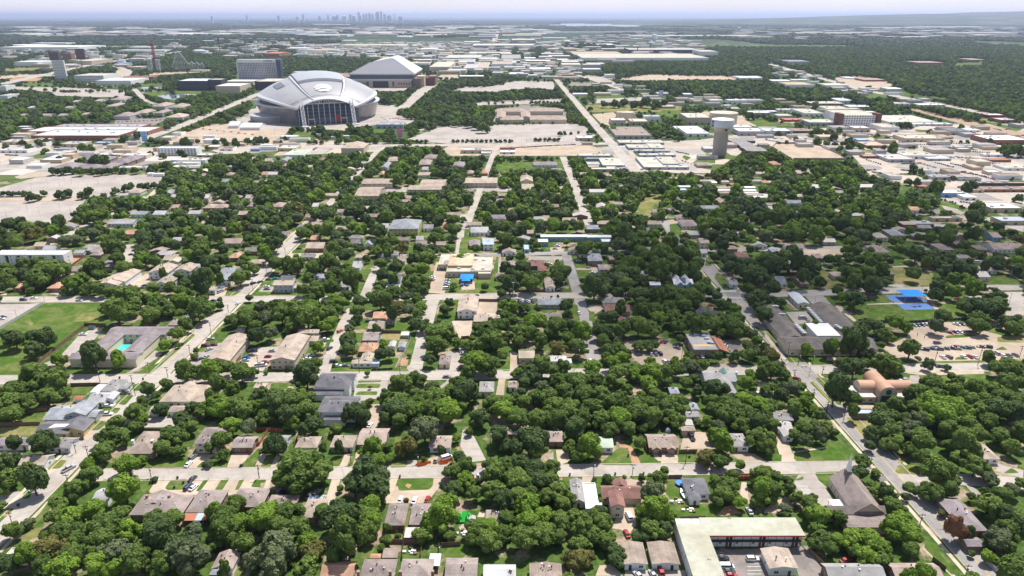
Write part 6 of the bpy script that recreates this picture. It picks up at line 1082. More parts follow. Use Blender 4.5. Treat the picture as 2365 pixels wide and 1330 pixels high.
box5(T0,505,612,720,560,552, 'white', 'white', 'office_tower', 'white slab office tower beside the freeway', 'the white office tower', 'tower',bands=12);box5(T0,458,545,570,482,474, 'brown', 'darkbrick', 'office_tower', 'dark brown office tower, shorter of two',None, 'tower',bands=8,winm=DOORS['dark']);box5(T0,702,782,560,452,446, 'brown', 'darkbrick', 'office_tower', 'dark brown office tower, taller of two', 'the tall brown tower', 'tower',bands=9,winm=DOORS['dark']);box5(T0,575,655,545,492,485, 'red', 'brick', 'office_tower', 'red brick block between two brown towers',None, 'tower',bands=4)
for args in ((685,950,745,690,665, 'cream', 'white', 'office_block',None, 'the low cream office block',None, 'low commercial buildings',True,4),(675,840,590,555,532, 'cream', 'sandstone'),(140,350,602,565,548, 'white', 'white'),(5,720,455,430,410, 'white', 'white'),(285,605,400,392,386, 'white', 'white'),(20,350,418,412,402, 'white', 'grey'),(1070,1500,475,458,449, 'cream', 'white'),(1060,1160,592,575,568, 'ltblue', 'blue'),(1720,1895,652,640,632, 'cream', 'tan'),(1120,1400,722,700,688, 'red', 'brick'),(1160,1370,442,430,422, 'white', 'grey'),(0,105,540,525,518, 'pink', 'brick'),(400,510,640,620,605, 'pink', 'tan'),(0,60,830,785,770, 'cream', 'white'),(0,75,905,870,850, 'pale', 'white')): box5(T0,*args)
r_=box5(T0,880,1195,770,735,705, 'white', 'white', 'museum', 'white floating-slab museum on slim legs by the lake', 'the floating white slab', 'museum')
box5(T0,1625,1920,825,740,712, 'white', 'dark', 'arena', 'dark glass arena hall with a white overhanging roof', 'the dark glass hall', 'hall',bands=3);box5(T0,1970,2190,850,785,755, 'white', 'sandstone', 'parking_garage', 'cream hall with a coloured mural panel', 'the mural hall', 'hall');box5(T0,1905,2025,825,730,712, 'cream', 'dark', 'arena', 'framed corner of the dark glass hall',None, 'hall',bands=4)
for args in ((160,360,820,745,712, 'cream', 'dark', 'podium_hall', 'framed cream podium with dark glass below the hotel slab',None, 'hall'),(480,800,690,660,645, 'pale', 'darkbrick', 'pavilion', 'brick entertainment row behind the domed roof',None, 'hall'),(880,1010,740,690,665, 'tan', 'darkbrick', 'pavilion', 'dark brick pavilion at the ballpark corner',None, 'hall'),(225,375,520,488,470, 'rust', 'brick', 'warehouse', 'red-roofed brick block beyond the hotel',None, 'warehouse')): box5(T1,*args)
for args in ((1740,1925,645,610,560, 'cream', 'sandstone'),(1885,2200,540,525,498, 'cream', 'white'),(2050,2260,640,620,580, 'pale', 'white'),(2010,2235,712,695,682, 'white', 'brick'),(2130,2365,430,415,396, 'cream', 'grey'),(2100,2365,490,480,470, 'white', 'white'),(930,1510,425,412,400, 'cream', 'white'),(600,900,470,455,445, 'sand', 'white'),(1590,1755,555,545,538, 'white', 'grey'),(1560,1740,595,575,562, 'cream', 'white'),(1850,2000,560,548,540, 'white', 'grey'),(940,1050,375,368,362, 'white', 'white'),(1440,1560,342,332,324, 'white', 'white'),(1730,1880,432,422,415, 'white', 'grey'),(2150,2265,595,580,562, 'tan', 'white'),(430,610,450,440,430, 'white', 'bluegrey'),(1470,1535,530,490,480, 'cream', 'grey'),(500,560,505,495,488, 'white', 'white'),(1660,1800,460,445,432, 'white', 'white'),(2055,2190,385,380,374, 'white', 'white')): box5(T1,*args)
for args in ((860,1005,580,557,545, 'metal', 'grey'),(1035,1110,625,600,593, 'white', 'white'),(200,360,485,470,437, 'flatgrey', 'tan'),(0,275,440,425,414, 'cream', 'grey'),(0,90,565,545,498, 'tan', 'white'),(125,290,545,515,490, 'tan', 'white'),(0,465,385,365,350, 'cream', 'bluegrey'),(285,475,345,322,310, 'cream', 'grey'),(130,215,600,585,575, 'lightgrey', 'grey'),(270,380,600,588,580, 'white', 'white'),(430,600,565,552,540, 'white', 'white'),(1800,1940,445,415,400, 'cream', 'white'),(850,1870,485,465,430, 'cream', 'white'),(790,1200,455,440,412, 'sand', 'sandstone'),(980,1120,368,360,350, 'white', 'grey'),(540,730,318,305,298, 'cream', 'white'),(1230,1800,425,400,385, 'pale', 'dark'),(2020,2170,835,805,795, 'white', 'white'),(1750,1850,790,783,777, 'white', 'white'),(2200,2365,925,905,888, 'white', 'grey'),(690,830,630,620,612, 'pink', 'white'),(1880,1980,825,805,797, 'white', 'white'),(780,900,770,755,745, 'white', 'white'),(2120,2210,640,625,610, 'white', 'white'),(2215,2300,640,625,610, 'white', 'white')): box5(T2,*args)
house(T2,[(150,400,896,880, 'hip',7),(430,700,894,876, 'hip',7),(160,235,950,900, 'gy',7),(190,380,962,944, 'hip',7),(360,440,945,900, 'gy',7),(430,730,962,940, 'hip',7)],roof='tan',wall='sandstone',name='apartment_building',label='sprawling mauve-roofed apartment complex between trees',nick='the mauve apartment complex',vents=0,win=False)
for x0,x1,y in ((1000,1090,900),(1215,1330,1020),(960,1040,960),(1380,1500,960),(1530,1660,970),(1030,1180,1050),(1400,1480,1020),(1500,1660,1060)): house(T0,[(x0,x1,y+8,y-18, 'hip',7)],roof='purple' if x0 % 3 else 'tan',wall='grey',name='apartment_building',group='hip-roofed apartments in the trees',vents=0,win=False)
for x0,x1,y in ((360,440,1045),(580,640,975),(170,220,1045),(740,790,1035),(860,920,912),(245,290,975),(520,590,1045),(1070,1140,905),(60,130,870),(650,700,920)): house(T0,[(x0,x1,y+6,y-10, 'gx',5)],roof='pale' if x0 % 2 else 'pink',wall='white',name='house',group=G_H,vents=0,win=False,rise=2)

def belt(poly,n,wr,hr,label,grp,seed,roofs=('cream', 'white', 'sand', 'pale', 'flatgrey', 'lightgrey'),mass=False,name='warehouse'):
 MW_,MR_=MB(),MB()
 r2=random.Random(seed);msk=np.zeros((MH,MW),bool);raster(msk,poly,True);ys,xs=np.nonzero(msk);i=0;tries=0
 w=np.array([P(10,2.0*y+1).y**1.6 if 2*y>46 else 0 for y in range(MH)])[ys];w=np.cumsum(w/w.sum())
 while i<n and tries<n*12:
  tries+=1;k=int(np.searchsorted(w,r2.random()));px,py=xs[k]*2+r2.random()*2,ys[k]*2+r2.random()*2;q=P(px,py);W,D,H_=r2.uniform(*wr),r2.uniform(*wr)*.8,r2.uniform(*hr)
  if any(a<q.x+W/2 and b>q.x-W/2 and c<q.y+D and d>q.y for a,b,c,d in RECTS): continue
  ro=r2.choice(roofs);wl=MB();rf=MB();wk_=r2.choice(('white', 'sandstone', 'grey', 'tan', 'concrete'))
  if mass:
   MW_.box(q.x-W/2,q.x+W/2,q.y,q.y+D,0,H_,BW.index(wk_));MR_.box(q.x-W/2-.4,q.x+W/2+.4,q.y-.4,q.y+D+.4,H_+.01,H_+.6,BR.index(ro));root={}
  else:
   root=empty(name,(q.x,q.y,0));add_flat(rf,wl,-W/2,W/2,0,D,H_,.7,.5);wl.build('wall',wallm(wk_),root);rf.build('roof',roofm(ro),root)
  RECTS.append((q.x-W/2-6,q.x+W/2+6,q.y-6,q.y+D+6));root['label']=label;root['category']=name;root['group']=grp;i+=1
  pts=[proj(q.x+s*W/2,yy,z) for s in (-1,1) for yy,z in ((q.y,0),(q.y,H_),(q.y+D,H_))];raster(CLEAR,hull(pts),True)
 if mass: r_=MW_.build('distant_buildings',[wallm(k) for k in BW]);tag(r_,label,kind='stuff');r_2=MR_.build('distant_roofs',[roofm(k) for k in BR],r_)
BW=('white', 'sandstone', 'grey', 'tan', 'concrete');BR=('cream', 'white', 'sand', 'pale', 'flatgrey', 'lightgrey', 'tan', 'brown', 'grey')
belt([(690,105),(1180,95),(1180,160),(1020,175),(1000,150),(830,135),(690,130)],230,(26,90),(6,11), 'low flat warehouse in the industrial belt beyond the ballpark', 'industrial belt warehouses',3,mass=True)
belt([(1100,95),(1560,75),(1650,120),(1500,140),(1280,170),(1180,165)],190,(30,110),(6,12), 'low flat plant building in the far industrial yards', 'industrial yard buildings',4,mass=True)
belt([(1700,70),(2365,62),(2365,88),(1700,92)],130,(60,220),(8,14), 'long pale shed in the distant commercial strip', 'distant commercial strip sheds',5,mass=True)
belt([(1790,150),(1990,205),(2160,232),(2110,240),(1940,215),(1780,175)],26,(14,40),(4,7), 'small roadside shop along the diagonal avenue', 'roadside shops',6)
belt([(1400,385),(1560,340),(1760,300),(2365,288),(2365,470),(2200,460),(2010,400),(1950,350),(1740,340),(1620,395)],40,(12,32),(4,6.5), 'small flat-roofed shop in the commercial strip on the right', 'small strip shops',12,BR,name='shop')
belt([(0,300),(330,300),(480,320),(760,322),(740,352),(480,352),(300,370),(0,400)],34,(12,30),(4,6.5), 'small flat-roofed shop in the commercial strip on the left', 'small strip shops on the left',13,BR,name='shop')
belt([(1060,130),(1290,140),(1340,175),(1280,185),(1060,165)],50,(18,50),(5,8), 'low industrial unit along the rail yard', 'rail yard units',14,BR,mass=True)
belt([(1330,190),(1480,200),(1500,215),(1900,235),(2200,290),(2000,300),(1700,262),(1440,250)],36,(14,40),(4,7), 'low unit of the small industrial quarter', 'industrial quarter units',15,BR)
belt([(370,95),(700,88),(700,125),(560,135),(380,115)],80,(24,80),(6,11), 'low pale building beyond the amusement park', 'buildings beyond the amusement park',8,mass=True)
belt([(0,112),(380,120),(330,160),(60,160),(0,150)],60,(24,70),(6,12), 'low pale block among trees beyond the freeway', 'blocks beyond the freeway',9,mass=True)
belt([(0,62),(620,68),(1180,62),(1300,75),(1180,88),(600,84),(0,86)],150,(90,420),(9,16), 'long white shed far off in the woods', 'far white sheds',10,('white', 'cream', 'pale'),mass=True)
for x0,x1,y,d in ((0,57,80,260),(375,510,80,300),(510,735,76,300),(560,640,73,200),(110,240,48.5,900),(1255,1495,76.5,200),(1460,1590,86,250),(1580,1740,85.5,260),(1820,2010,78,260),(2010,2140,66,500),(2130,2300,64,600),(1900,1975,46.5,900),(2050,2120,47.5,900),(2130,2365,43,900),(720,800,58,600),(850,900,65,500),(1000,1090,62,500),(1130,1245,62,500),(2180,2365,78,260)):
 a,b=P(x0,y),P(x1,y);root=empty('warehouse',((a.x+b.x)/2,a.y,0));W=b.x-a.x;wl,rf=MB(),MB();add_flat(rf,wl,-W/2,W/2,0,d,12,1,.8);wl.build('wall',wallm('white'),root);rf.build('roof',roofm('cream'),root);root['label']='very long pale distribution shed close to the horizon';root['category']='warehouse';root['group']='distribution sheds near the horizon';RECTS.append((a.x,b.x,a.y,a.y+d))
def lathe_thing(name,px,py,prof,mats_,label,cat,sy=1.0,parts=('shaft',)):
 q=P(px,py);k=1/ppm(q.x,q.y,10);root=empty(name,q)
 for nm,pr,m in zip(parts,prof,mats_): mb=MB();mb.lathe([(r*k,z*k*sy) for r,z in pr],20);mb.build(nm,m,root,False)
 finish(root,label,None,cat,(px,py-10));return root
lathe_thing('water_tower',1511,98,([(3,0),(3,7)],[(3,7.01),(6.2,9),(6.4,14),(5,17),(.2,18.2)]),(mat('far_tower_green',(.32,.45,.43),.8),mat('far_tower_pale',(.60,.68,.67),.7)), 'distant pale water tower above the industrial yards', 'water tower',parts=('shaft', 'tank'))
lathe_thing('water_tower',1706,74,([(1.6,0),(1.6,6)],[(1.6,6.01),(3.2,7),(3.2,10),(.2,11)]),(mat('far_tower_green',(.32,.45,.43),.8),mat('far_tower_pale',(.60,.68,.67),.7)), 'small far water tower near the right-hand sheds', 'water tower',parts=('shaft', 'tank'))
for px,py,h in ((1472,122,14),(1501,118,16)): lathe_thing('smokestack',px,py,([(1.1,0),(1.0,h)],),(mat('stack_dark',(.06,.06,.065),.8),), f'dark smokestack on the long plant roof, {"shorter" if h == 14 else "taller"} of two', 'smokestack')
lathe_thing('observation_tower',509,127,([(.7,0),(.7,28)],[(1.6,28.01),(1.8,36),(.3,42)]),(mat('stack_dark',(.06,.06,.065),.8),mat('stack_dark2',(.07,.07,.08),.8)), 'thin black tower rising above the amusement park', 'tower',parts=('shaft', 'head'));lathe_thing('light_mast',191,160,([(.6,0),(.4,36)],),(mat('stack_dark',(.06,.06,.065),.8),), 'tall thin mast beside the brown office towers', 'mast')
def lattice(root,nm,x,y,w,h,m,r=.35,n=None):
 mb=MB();c=[(x-w,y-w),(x+w,y-w),(x+w,y+w),(x-w,y+w)];n=n or max(3,int(h/(2.2*w)))
 for p in c: mb.tube((*p,0),(*p,h),r,n=4)
 for k in range(n):
  z0,z1=h*k/n,h*(k+1)/n
  for i in range(4): mb.tube((*c[i],z0),(*c[(i+1) % 4],z1),r*.7,n=3);mb.tube((*c[i],z1),(*c[(i+1) % 4],z1),r*.7,n=3)
 return mb.build(nm,m,root)
CW=mat('coaster_white',(.50,.53,.58),.7,.05);CR=mat('coaster_red',(.34,.07,.06),.7,.05)
q=P(361,160);k=1/ppm(q.x,q.y,10);root=empty('drop_tower',q);lattice(root, 'tower_frame',0,0,3.0,50*k,CR,.8);mb=MB();mb.box(-5,5,-5,5,50*k+.01,58*k);mb.build('tower_head',CR,root);finish(root, 'tall red drop tower of the amusement park', 'the red drop tower', 'ride',(361,125))
for i,(px,y0,y1) in enumerate(((350,168,138),(368,167,140))): q=P(px,y0);root=empty('lattice_tower',q);lattice(root, 'tower_frame',0,0,5.0,(y0-y1)/ppm(q.x,q.y,10),CW,.8);mb=MB();mb.box(-6,6,-6,6,(y0-y1)/ppm(q.x,q.y,10)+.01,(y0-y1)/ppm(q.x,q.y,10)+1.5);mb.build('platform',CW,root);finish(root, f'white lattice tower of the amusement park, {"left" if i == 0 else "right"} of the pair',None, 'ride',(px,150))
q0=P(400,166);k=1/ppm(q0.x,q0.y,10);root=empty('wooden_coaster',q0);pts=[(-2,12),(2,16),(8,30),(12,40),(17,46),(22,42),(28,33),(34,24),(40,17),(46,23),(52,17),(58,22),(64,15),(70,22),(74,12)]
tr=MB()
for (xa,za),(xb,zb) in zip(pts,pts[1:]):
 tr.tube((xa*k,0,za*k),(xb*k,0,zb*k),1.1,n=4)
tr.build('track',CW,root);sp=MB()
for i in range(22):
 x=-2+76*i/21;z=np.interp(x,[p[0] for p in pts],[p[1] for p in pts])
 for y in (-5,5): sp.tube((x*k,y,0),(x*k,y,z*k),.3,n=3)
 for zz in np.arange(6,z,12): sp.tube((x*k,-5,zz*k),((x+3.6)*k,-5,min(zz+8,z)*k),.22,n=3)
sp.build('support_trestle',CW,root);finish(root, 'white timber roller coaster with a tall peaked lift hill', 'the white roller coaster', 'roller coaster',(430,145))
q0=P(560,145);root=empty('steel_coaster',q0);k=1/ppm(q0.x,q0.y,10);tr=MB();pp=[(-28,3),(-18,12),(-8,26),(0,40),(4,42),(10,38),(16,40),(22,28),(26,14),(30,3)]
for (xa,za),(xb,zb) in zip(pp,pp[1:]): tr.tube((xa*k,0,za*k),(xb*k,0,zb*k),.9,n=4)
tr.build('track',mat('coaster_grey',(.22,.24,.28),.7),root)
for i,(x,z) in enumerate(pp[1:-1]): sp=MB();sp.tube((x*k,0,0),(x*k,0,z*k),.6,n=4);sp.build('support',mat('coaster_grey',(.22,.24,.28),.7),root)
finish(root, 'grey steel roller coaster with one tall hill',None, 'roller coaster',(560,115))
SKY=mat('skyline_haze_blue',(.50,.54,.61),.6,.1,.01,.3);SKY2=mat('skyline_haze_pale',(.58,.60,.64),.6,.1,.01,.3)  # pale blue of distance haze is put into the tower colours
D0=20000.0
for i,(px,y0,w) in enumerate(((572,40,4),(700,38,4),(737,42,5),(755,41,4),(768,42,9),(780,41,6),(795,42,10),(808,39,5),(815,41,8),(826,33,5),(833,40,6),(840,38,4),(845,35,5),(852,36,6),(858,36,5),(862,40,4),(869,33,3),(872,32,6),(879,29.5,4.5),(885,38,4),(890,37,4),(911,38,2),(487,41,5),(640,42.5,6),(682,43,6),(900,42,10),(925,42.5,9))):
 q=P(px,54);d=q.y;s=D0/d;X0=(px-CX)/F*(D0*CP+CAMH*SP);kk=(D0*CP)/F;h=180+(47.0-y0)*kk*.82-40;root=empty('skyscraper',(X0,D0+(i % 5)*60,0));W=w*kk/2
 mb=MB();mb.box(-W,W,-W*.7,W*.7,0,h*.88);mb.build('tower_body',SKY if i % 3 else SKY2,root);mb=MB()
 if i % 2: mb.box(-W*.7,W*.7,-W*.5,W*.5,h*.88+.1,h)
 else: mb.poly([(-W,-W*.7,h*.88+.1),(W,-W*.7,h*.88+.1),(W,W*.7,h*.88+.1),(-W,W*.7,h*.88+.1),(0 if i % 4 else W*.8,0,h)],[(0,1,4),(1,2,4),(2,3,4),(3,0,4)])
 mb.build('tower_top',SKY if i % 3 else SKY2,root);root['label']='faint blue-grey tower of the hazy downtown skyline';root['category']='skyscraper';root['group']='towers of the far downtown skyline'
mb=MB();nx,ny=70,8;vs=[]
for j in range(ny+1):
 y=14000+16000*j/ny
 for i in range(nx+1):
  x=-2000+30000*i/nx;s=max(0,(x-.16*y+800))/9000;prof=math.sin(math.pi*min(1,j/ny*1.0))**.8;vs.append((x,y,-2+215*min(1.3,s)**1.1*prof*(1+.05*math.sin(x*.0013)+.03*math.sin(x*.0041+y))))
mb.poly(vs,[(j*(nx+1)+i,j*(nx+1)+i+1,(j+1)*(nx+1)+i+1,(j+1)*(nx+1)+i) for j in range(ny) for i in range(nx)])
tag(mb.build('hills',mat('hill_woods',(.035,.06,.03),.95,.3,.002,.05,col2=(.11,.12,.07),scale2=.0009),None,True), 'low wooded hills rising along the right-hand horizon',kind='structure')
# trees
LEAF={'mid': leaf_mat('leaves_mid_green',(.062,.108,.022),(.165,.240,.050)), 'dark': leaf_mat('leaves_dark_green',(.042,.075,.024),(.110,.165,.050)),
'bright': leaf_mat('leaves_bright_green',(.085,.160,.018),(.210,.320,.042)), 'grey': leaf_mat('leaves_grey_green',(.080,.110,.050),(.165,.205,.095)),
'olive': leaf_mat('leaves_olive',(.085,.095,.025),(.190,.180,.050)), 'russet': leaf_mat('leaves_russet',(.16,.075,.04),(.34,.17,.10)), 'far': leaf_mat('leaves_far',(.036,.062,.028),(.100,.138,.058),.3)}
BARK=mat('bark',(.13,.095,.07),.95,.25,2.5,.05)
def ico(n):
 t=(1+5**.5)/2;v=[Vector(p).normalized() for p in ((-1,t,0),(1,t,0),(-1,-t,0),(1,-t,0),(0,-1,t),(0,1,t),(0,-1,-t),(0,1,-t),(t,0,-1),(t,0,1),(-t,0,-1),(-t,0,1))]
 f=[(0,11,5),(0,5,1),(0,1,7),(0,7,10),(0,10,11),(1,5,9),(5,11,4),(11,10,2),(10,7,6),(7,1,8),(3,9,4),(3,4,2),(3,2,6),(3,6,8),(3,8,9),(4,9,5),(2,4,11),(6,2,10),(8,6,7),(9,8,1)]
 for _ in range(n):
  c={};nf=[]
  def mid(a,b):
   k=(min(a,b),max(a,b))
   if k not in c: c[k]=len(v);v.append(((v[a]+v[b])/2).normalized())
   return c[k]
  for a,b,d in f: x,y,z=mid(a,b),mid(b,d),mid(d,a);nf+=[(a,x,z),(b,y,x),(d,z,y),(x,y,z)]
  f=nf
 return v,f
ICO0,ICO1=ico(0),ico(1)
def lobes_for(r,n,H,base,flat):
 """uneven crown: lobes round a spreading centre, unit crown radius 1"""
 L=[(Vector((0,0,base+(H-base)*.52)),.55)]
 ax,ay=r.uniform(.82,1.12),r.uniform(.82,1.12)
 for i in range(n):
  a=i*2.4+r.uniform(-.5,.5);lv=r.random();rad=r.uniform(.30,.80)*(1-.5*lv**2);z=base+(H-base)*(.18+.68*lv)
  L.append((Vector((math.cos(a)*rad*ax,math.sin(a)*rad*ay,z*flat+(1-flat)*base*1.3)),r.uniform(.17,.36)*(1.1-.3*lv)))
 return L
def crown_mesh(seed,nq,nl=13,H=1.5,base=.42,size=.10,flat=1.0,name='crown',gap=.0):
 r=random.Random(seed);L=lobes_for(r,nl,H,base,flat);V,Fc=[],[]
 def leaf(p,nrm,s):
  u=nrm.cross(Vector((r.uniform(-1,1),r.uniform(-1,1),r.uniform(-1,1)))).normalized();w=nrm.cross(u);k=len(V)
  b=nrm*s*r.uniform(-.25,.25)
  V.extend([p-u*s*r.uniform(.7,1.1)+b,p-w*s*r.uniform(.45,.9),p+u*s*r.uniform(.7,1.1)+b,p+w*s*r.uniform(.45,.9)]);Fc.append((k,k+1,k+2,k+3))
 wts=[l[1]**2 for l in L]
 cnt=0
 while cnt<nq:
  c,rr=r.choices(L,wts)[0];d=Vector((r.gauss(0,1),r.gauss(0,1),r.gauss(.22,1))).normalized()
  p=c+d*rr*r.uniform(.82,1.06)
  if any((p-c2).length<r2*.78 for c2,r2 in L if c2 is not c): continue
  if gap and math.sin(p.x*7+seed)*math.sin(p.y*6.3+1.7*seed)*math.sin(p.z*8.1)>.45-gap: continue
  n=(d*1.0+Vector((r.uniform(-1,1),r.uniform(-1,1),r.uniform(-.6,1.0)))*.62).normalized();leaf(p,n,size*r.uniform(.6,1.35));cnt+=1
 iv,jf=ICO1 if nq>700 else ICO0
 for c,rr in L:
  k=len(V);V.extend([c+v*rr*(.72+.16*math.sin(v.x*5+v.y*7+seed)) for v in iv]);Fc.extend([tuple(k+i for i in f) for f in jf])
 me=bpy.data.meshes.new(name);me.from_pydata([tuple(v) for v in V],[],Fc);me.materials.append(LEAF['mid']);return me,L
def trunk_mesh(seed,L,base,name='trunk'):
 r=random.Random(seed+99);mb=MB();z0=base*.85;mb.tube((0,0,-.02),(r.uniform(-.03,.03),r.uniform(-.03,.03),z0),.062,.045,7)
 for c,rr in L[1:7]:
  m=Vector((c.x*.35,c.y*.35,z0+(c.z-z0)*.45));mb.tube((0,0,z0*.92),m,.036,.025,5);mb.tube(m,c,.025,.010,5)
 return mb.mesh(name,BARK)
VAR={}
for i in range(10):
 me,L=crown_mesh(100+i,2600,15+i % 6,1.35+.14*(i % 4),.34+.06*(i % 3),.080,gap=.12 if i % 2==0 else 0);VAR.setdefault('tree',[]).append((me,trunk_mesh(i,L,.42)))
for i in range(3):
 me,L=crown_mesh(200+i,1100,9,1.35,.5,.095,.8,gap=.22);VAR.setdefault('open',[]).append((me,trunk_mesh(50+i,L,.55)))
for i in range(3):
 me,L=crown_mesh(300+i,700,7,1.15,.10,.13);VAR.setdefault('bush',[]).append((me,None))
for i in range(3):
 me,L=crown_mesh(400+i,1500,12,2.3,.35,.10);VAR.setdefault('pine',[]).append((me,trunk_mesh(70+i,L,.45)))
LOD=[crown_mesh(500+i,420,11+i % 4,1.35+.1*(i % 3),.25,.19,name='crown_lod')[0] for i in range(6)]
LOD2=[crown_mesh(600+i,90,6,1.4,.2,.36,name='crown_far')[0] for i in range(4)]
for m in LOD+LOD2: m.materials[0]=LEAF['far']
for m in LOD: m.materials[0]=LEAF['mid']

HT=[];K,J,O,U,Y,M='dark','bright','open','bush','grey','mid'
def T(t,*rows,tone='mid',kind='tree'):
 for r_ in rows: HT.append((t,r_[0],r_[1],r_[2],r_[3] if len(r_)>3 else tone,r_[4] if len(r_)>4 else kind))
T(B0,(900,150,95),(1030,70,90),(840,250,110),(960,290,60),(790,380,110),(985,480,115,J),(1090,440,55,J),(705,560,100),(650,640,60),(560,690,95),(440,770,90),(960,690,150,J),(540,880,130,J),(720,830,130,J),(480,1000,140),(830,950,150),(690,970,90,J),(430,880,90),(60,590,110),(40,480,100,K),(240,570,120,K),(330,330,130,K),(110,320,70,K),(100,1000,90,M,O),(210,930,60,Y,O),(380,1130,130, 'olive'),(200,1170,90,J),(1235,60,70,K),(1470,55,65,K),(1090,120,60,J),(1390,130,100,K),(1470,190,80),(1330,250,120),(1250,350,95),(1360,370,70),(1690,295,110,M,O),(1780,185,95,J),(1600,470,50,Y,U),(1190,590,38,K,U),(1240,1040,190,K),(1480,1000,120,Y),(1460,1190,180,Y),(1180,900,110),(1340,890,100),(900,1140,150,Y),(760,1060,130),(560,1180,120),(740,1240,130,J),(480,1270,140,J),(330,1260,100),(880,1260,110,J),(1060,1220,140),(1160,1080,110),(90,1240,100,K),(1640,800,75,J),(1820,790,90),(1720,900,130),(1840,940,120,J),(1960,880,90),(1720,1010,140),(1880,1080,120),(1560,1150,90),(1950,1200,100,Y),(1690,60,100,J),(1880,60,110),(100,90,100),(30,40,90),(200,20,80),(1340,1180,140,Y),(1240,1260,130),(600,1040,110),(30,680,60),(20,790,45),(1700,1150,60),(1640,1060,90,K))
T(B1,(360,490,175),(500,540,120),(200,590,110),(330,610,140),(840,560,160,K),(900,640,150,K),(760,650,120,K),(960,560,90,Y),(900,340,90,J),(840,370,60,J),(960,420,60),(1300,220,150,Y),(1180,330,110, 'olive',O),(1110,370,70, 'olive',O),(160,320,90,K,O),(110,270,70,K,O),(250,110,110,K),(420,60,100),(280,160,75,J),(440,170,110,K),(620,200,70),(510,270,45),(790,90,110,K),(640,350,45,K),(80,100,90),(130,695,38,J,U),(60,365,30,M,U),(1545,275,48,J),(1480,70,140,J),(1250,60,110,J),(1060,60,120,K),(1100,140,90),(1870,250,110,K),(1720,120,100,K),(1430,870,150,J),(1480,760,110,J),(1360,930,110,J),(1340,780,70,J),(880,800,120,J),(900,910,120,J),(820,870,110),(640,900,180,K),(520,850,90),(700,1010,150),(860,1000,100),(430,1150,140, 'olive'),(400,1090,100,J),(160,1110,190,Y),(60,900,140,J),(230,850,130),(110,840,110,J),(330,970,120),(180,960,120),(400,1270,120),(150,1280,150,Y),(1010,1060,70),(970,1120,50),(1520,520,100),(1620,500,90),(1610,590,90,J),(1560,420,70,K),(1520,680,100,K),(1680,700,80),(1830,680,110),(1840,560,110),(1930,480,100),(1900,760,110,K),(1700,970,110),(1800,960,110,J),(1900,1000,100),(1780,1070,110),(1660,1050,80),(1930,900,90),(1980,600,90,K),(1490,1020,60),(1000,900,45),(650,660,40),(1090,1020,30,M,U),(1160,750,32, 'olive',U),(1940,330,80,K),(1800,480,80),(590,1130,70),(660,1180,60),(1640,230,40),(1010,330,50),(1420,350,40),(1040,420,45,J),(1010,440,40),(1290,440,30, 'olive',O),(1280,1010,90))
T(B2,(160,300,160,K),(200,380,110),(500,190,120,K),(560,130,90),(600,340,120,J),(530,400,80),(660,390,70),(60,470,110,K),(180,520,120,K),(310,490,80),(60,600,130),(210,610,110,K),(300,590,75),(380,700,110),(460,740,70),(690,830,75,K),(640,860,70),(130,780,130,J),(130,920,130,J),(250,880,120,J),(260,1020,130),(90,1050,130),(380,920,110),(480,900,110),(560,970,120),(640,1020,110),(700,940,100),(530,1080,100),(730,1080,80),(810,1140,90,K),(800,1210,80,K),(520,1220,120, 'olive'),(600,1190,70, 'olive'),(440,1210,70, 'olive'),(1110,840,150,J),(1200,860,90,J),(1010,840,90),(1080,960,110),(1180,980,80,K),(1130,580,85),(1110,690,60),(1180,520,50),(740,590,60,K,U),(1480,460,70, 'olive',O),(1500,400,75, 'olive'),(1600,450,90),(1610,290,110,J),(1660,350,70,J),(1560,250,70),(1670,640,120),(1620,710,100),(1700,560,75),(1750,770,70,J),(1910,560,100),(1930,680,120,J),(1880,760,70),(1760,480,55,J),(1920,270,120),(1960,340,80),(700,130,110),(830,120,120,J),(970,90,120),(1090,110,110),(1200,60,110),(1260,130,90),(1020,190,60),(900,200,90),(760,220,90),(350,130,120),(200,130,120),(70,130,110),(440,80,100),(600,60,90),(1500,150,55,J),(1440,150,40),(1650,90,130),(1560,60,90),(1800,80,110),(1900,150,110,K),(1770,160,90),(1960,60,90),(400,780,90),(270,720,80),(640,590,30,K,U),(870,570,24,J,U),(1150,375,18,K,U),(960,1030,60,K),(1030,1040,60,K),(1850,960,1,M),(60,720,110),(160,690,90),(760,1020,60),(370,1030,90),(690,760,40),(1000,580,40),(1000,270,30,K,U))
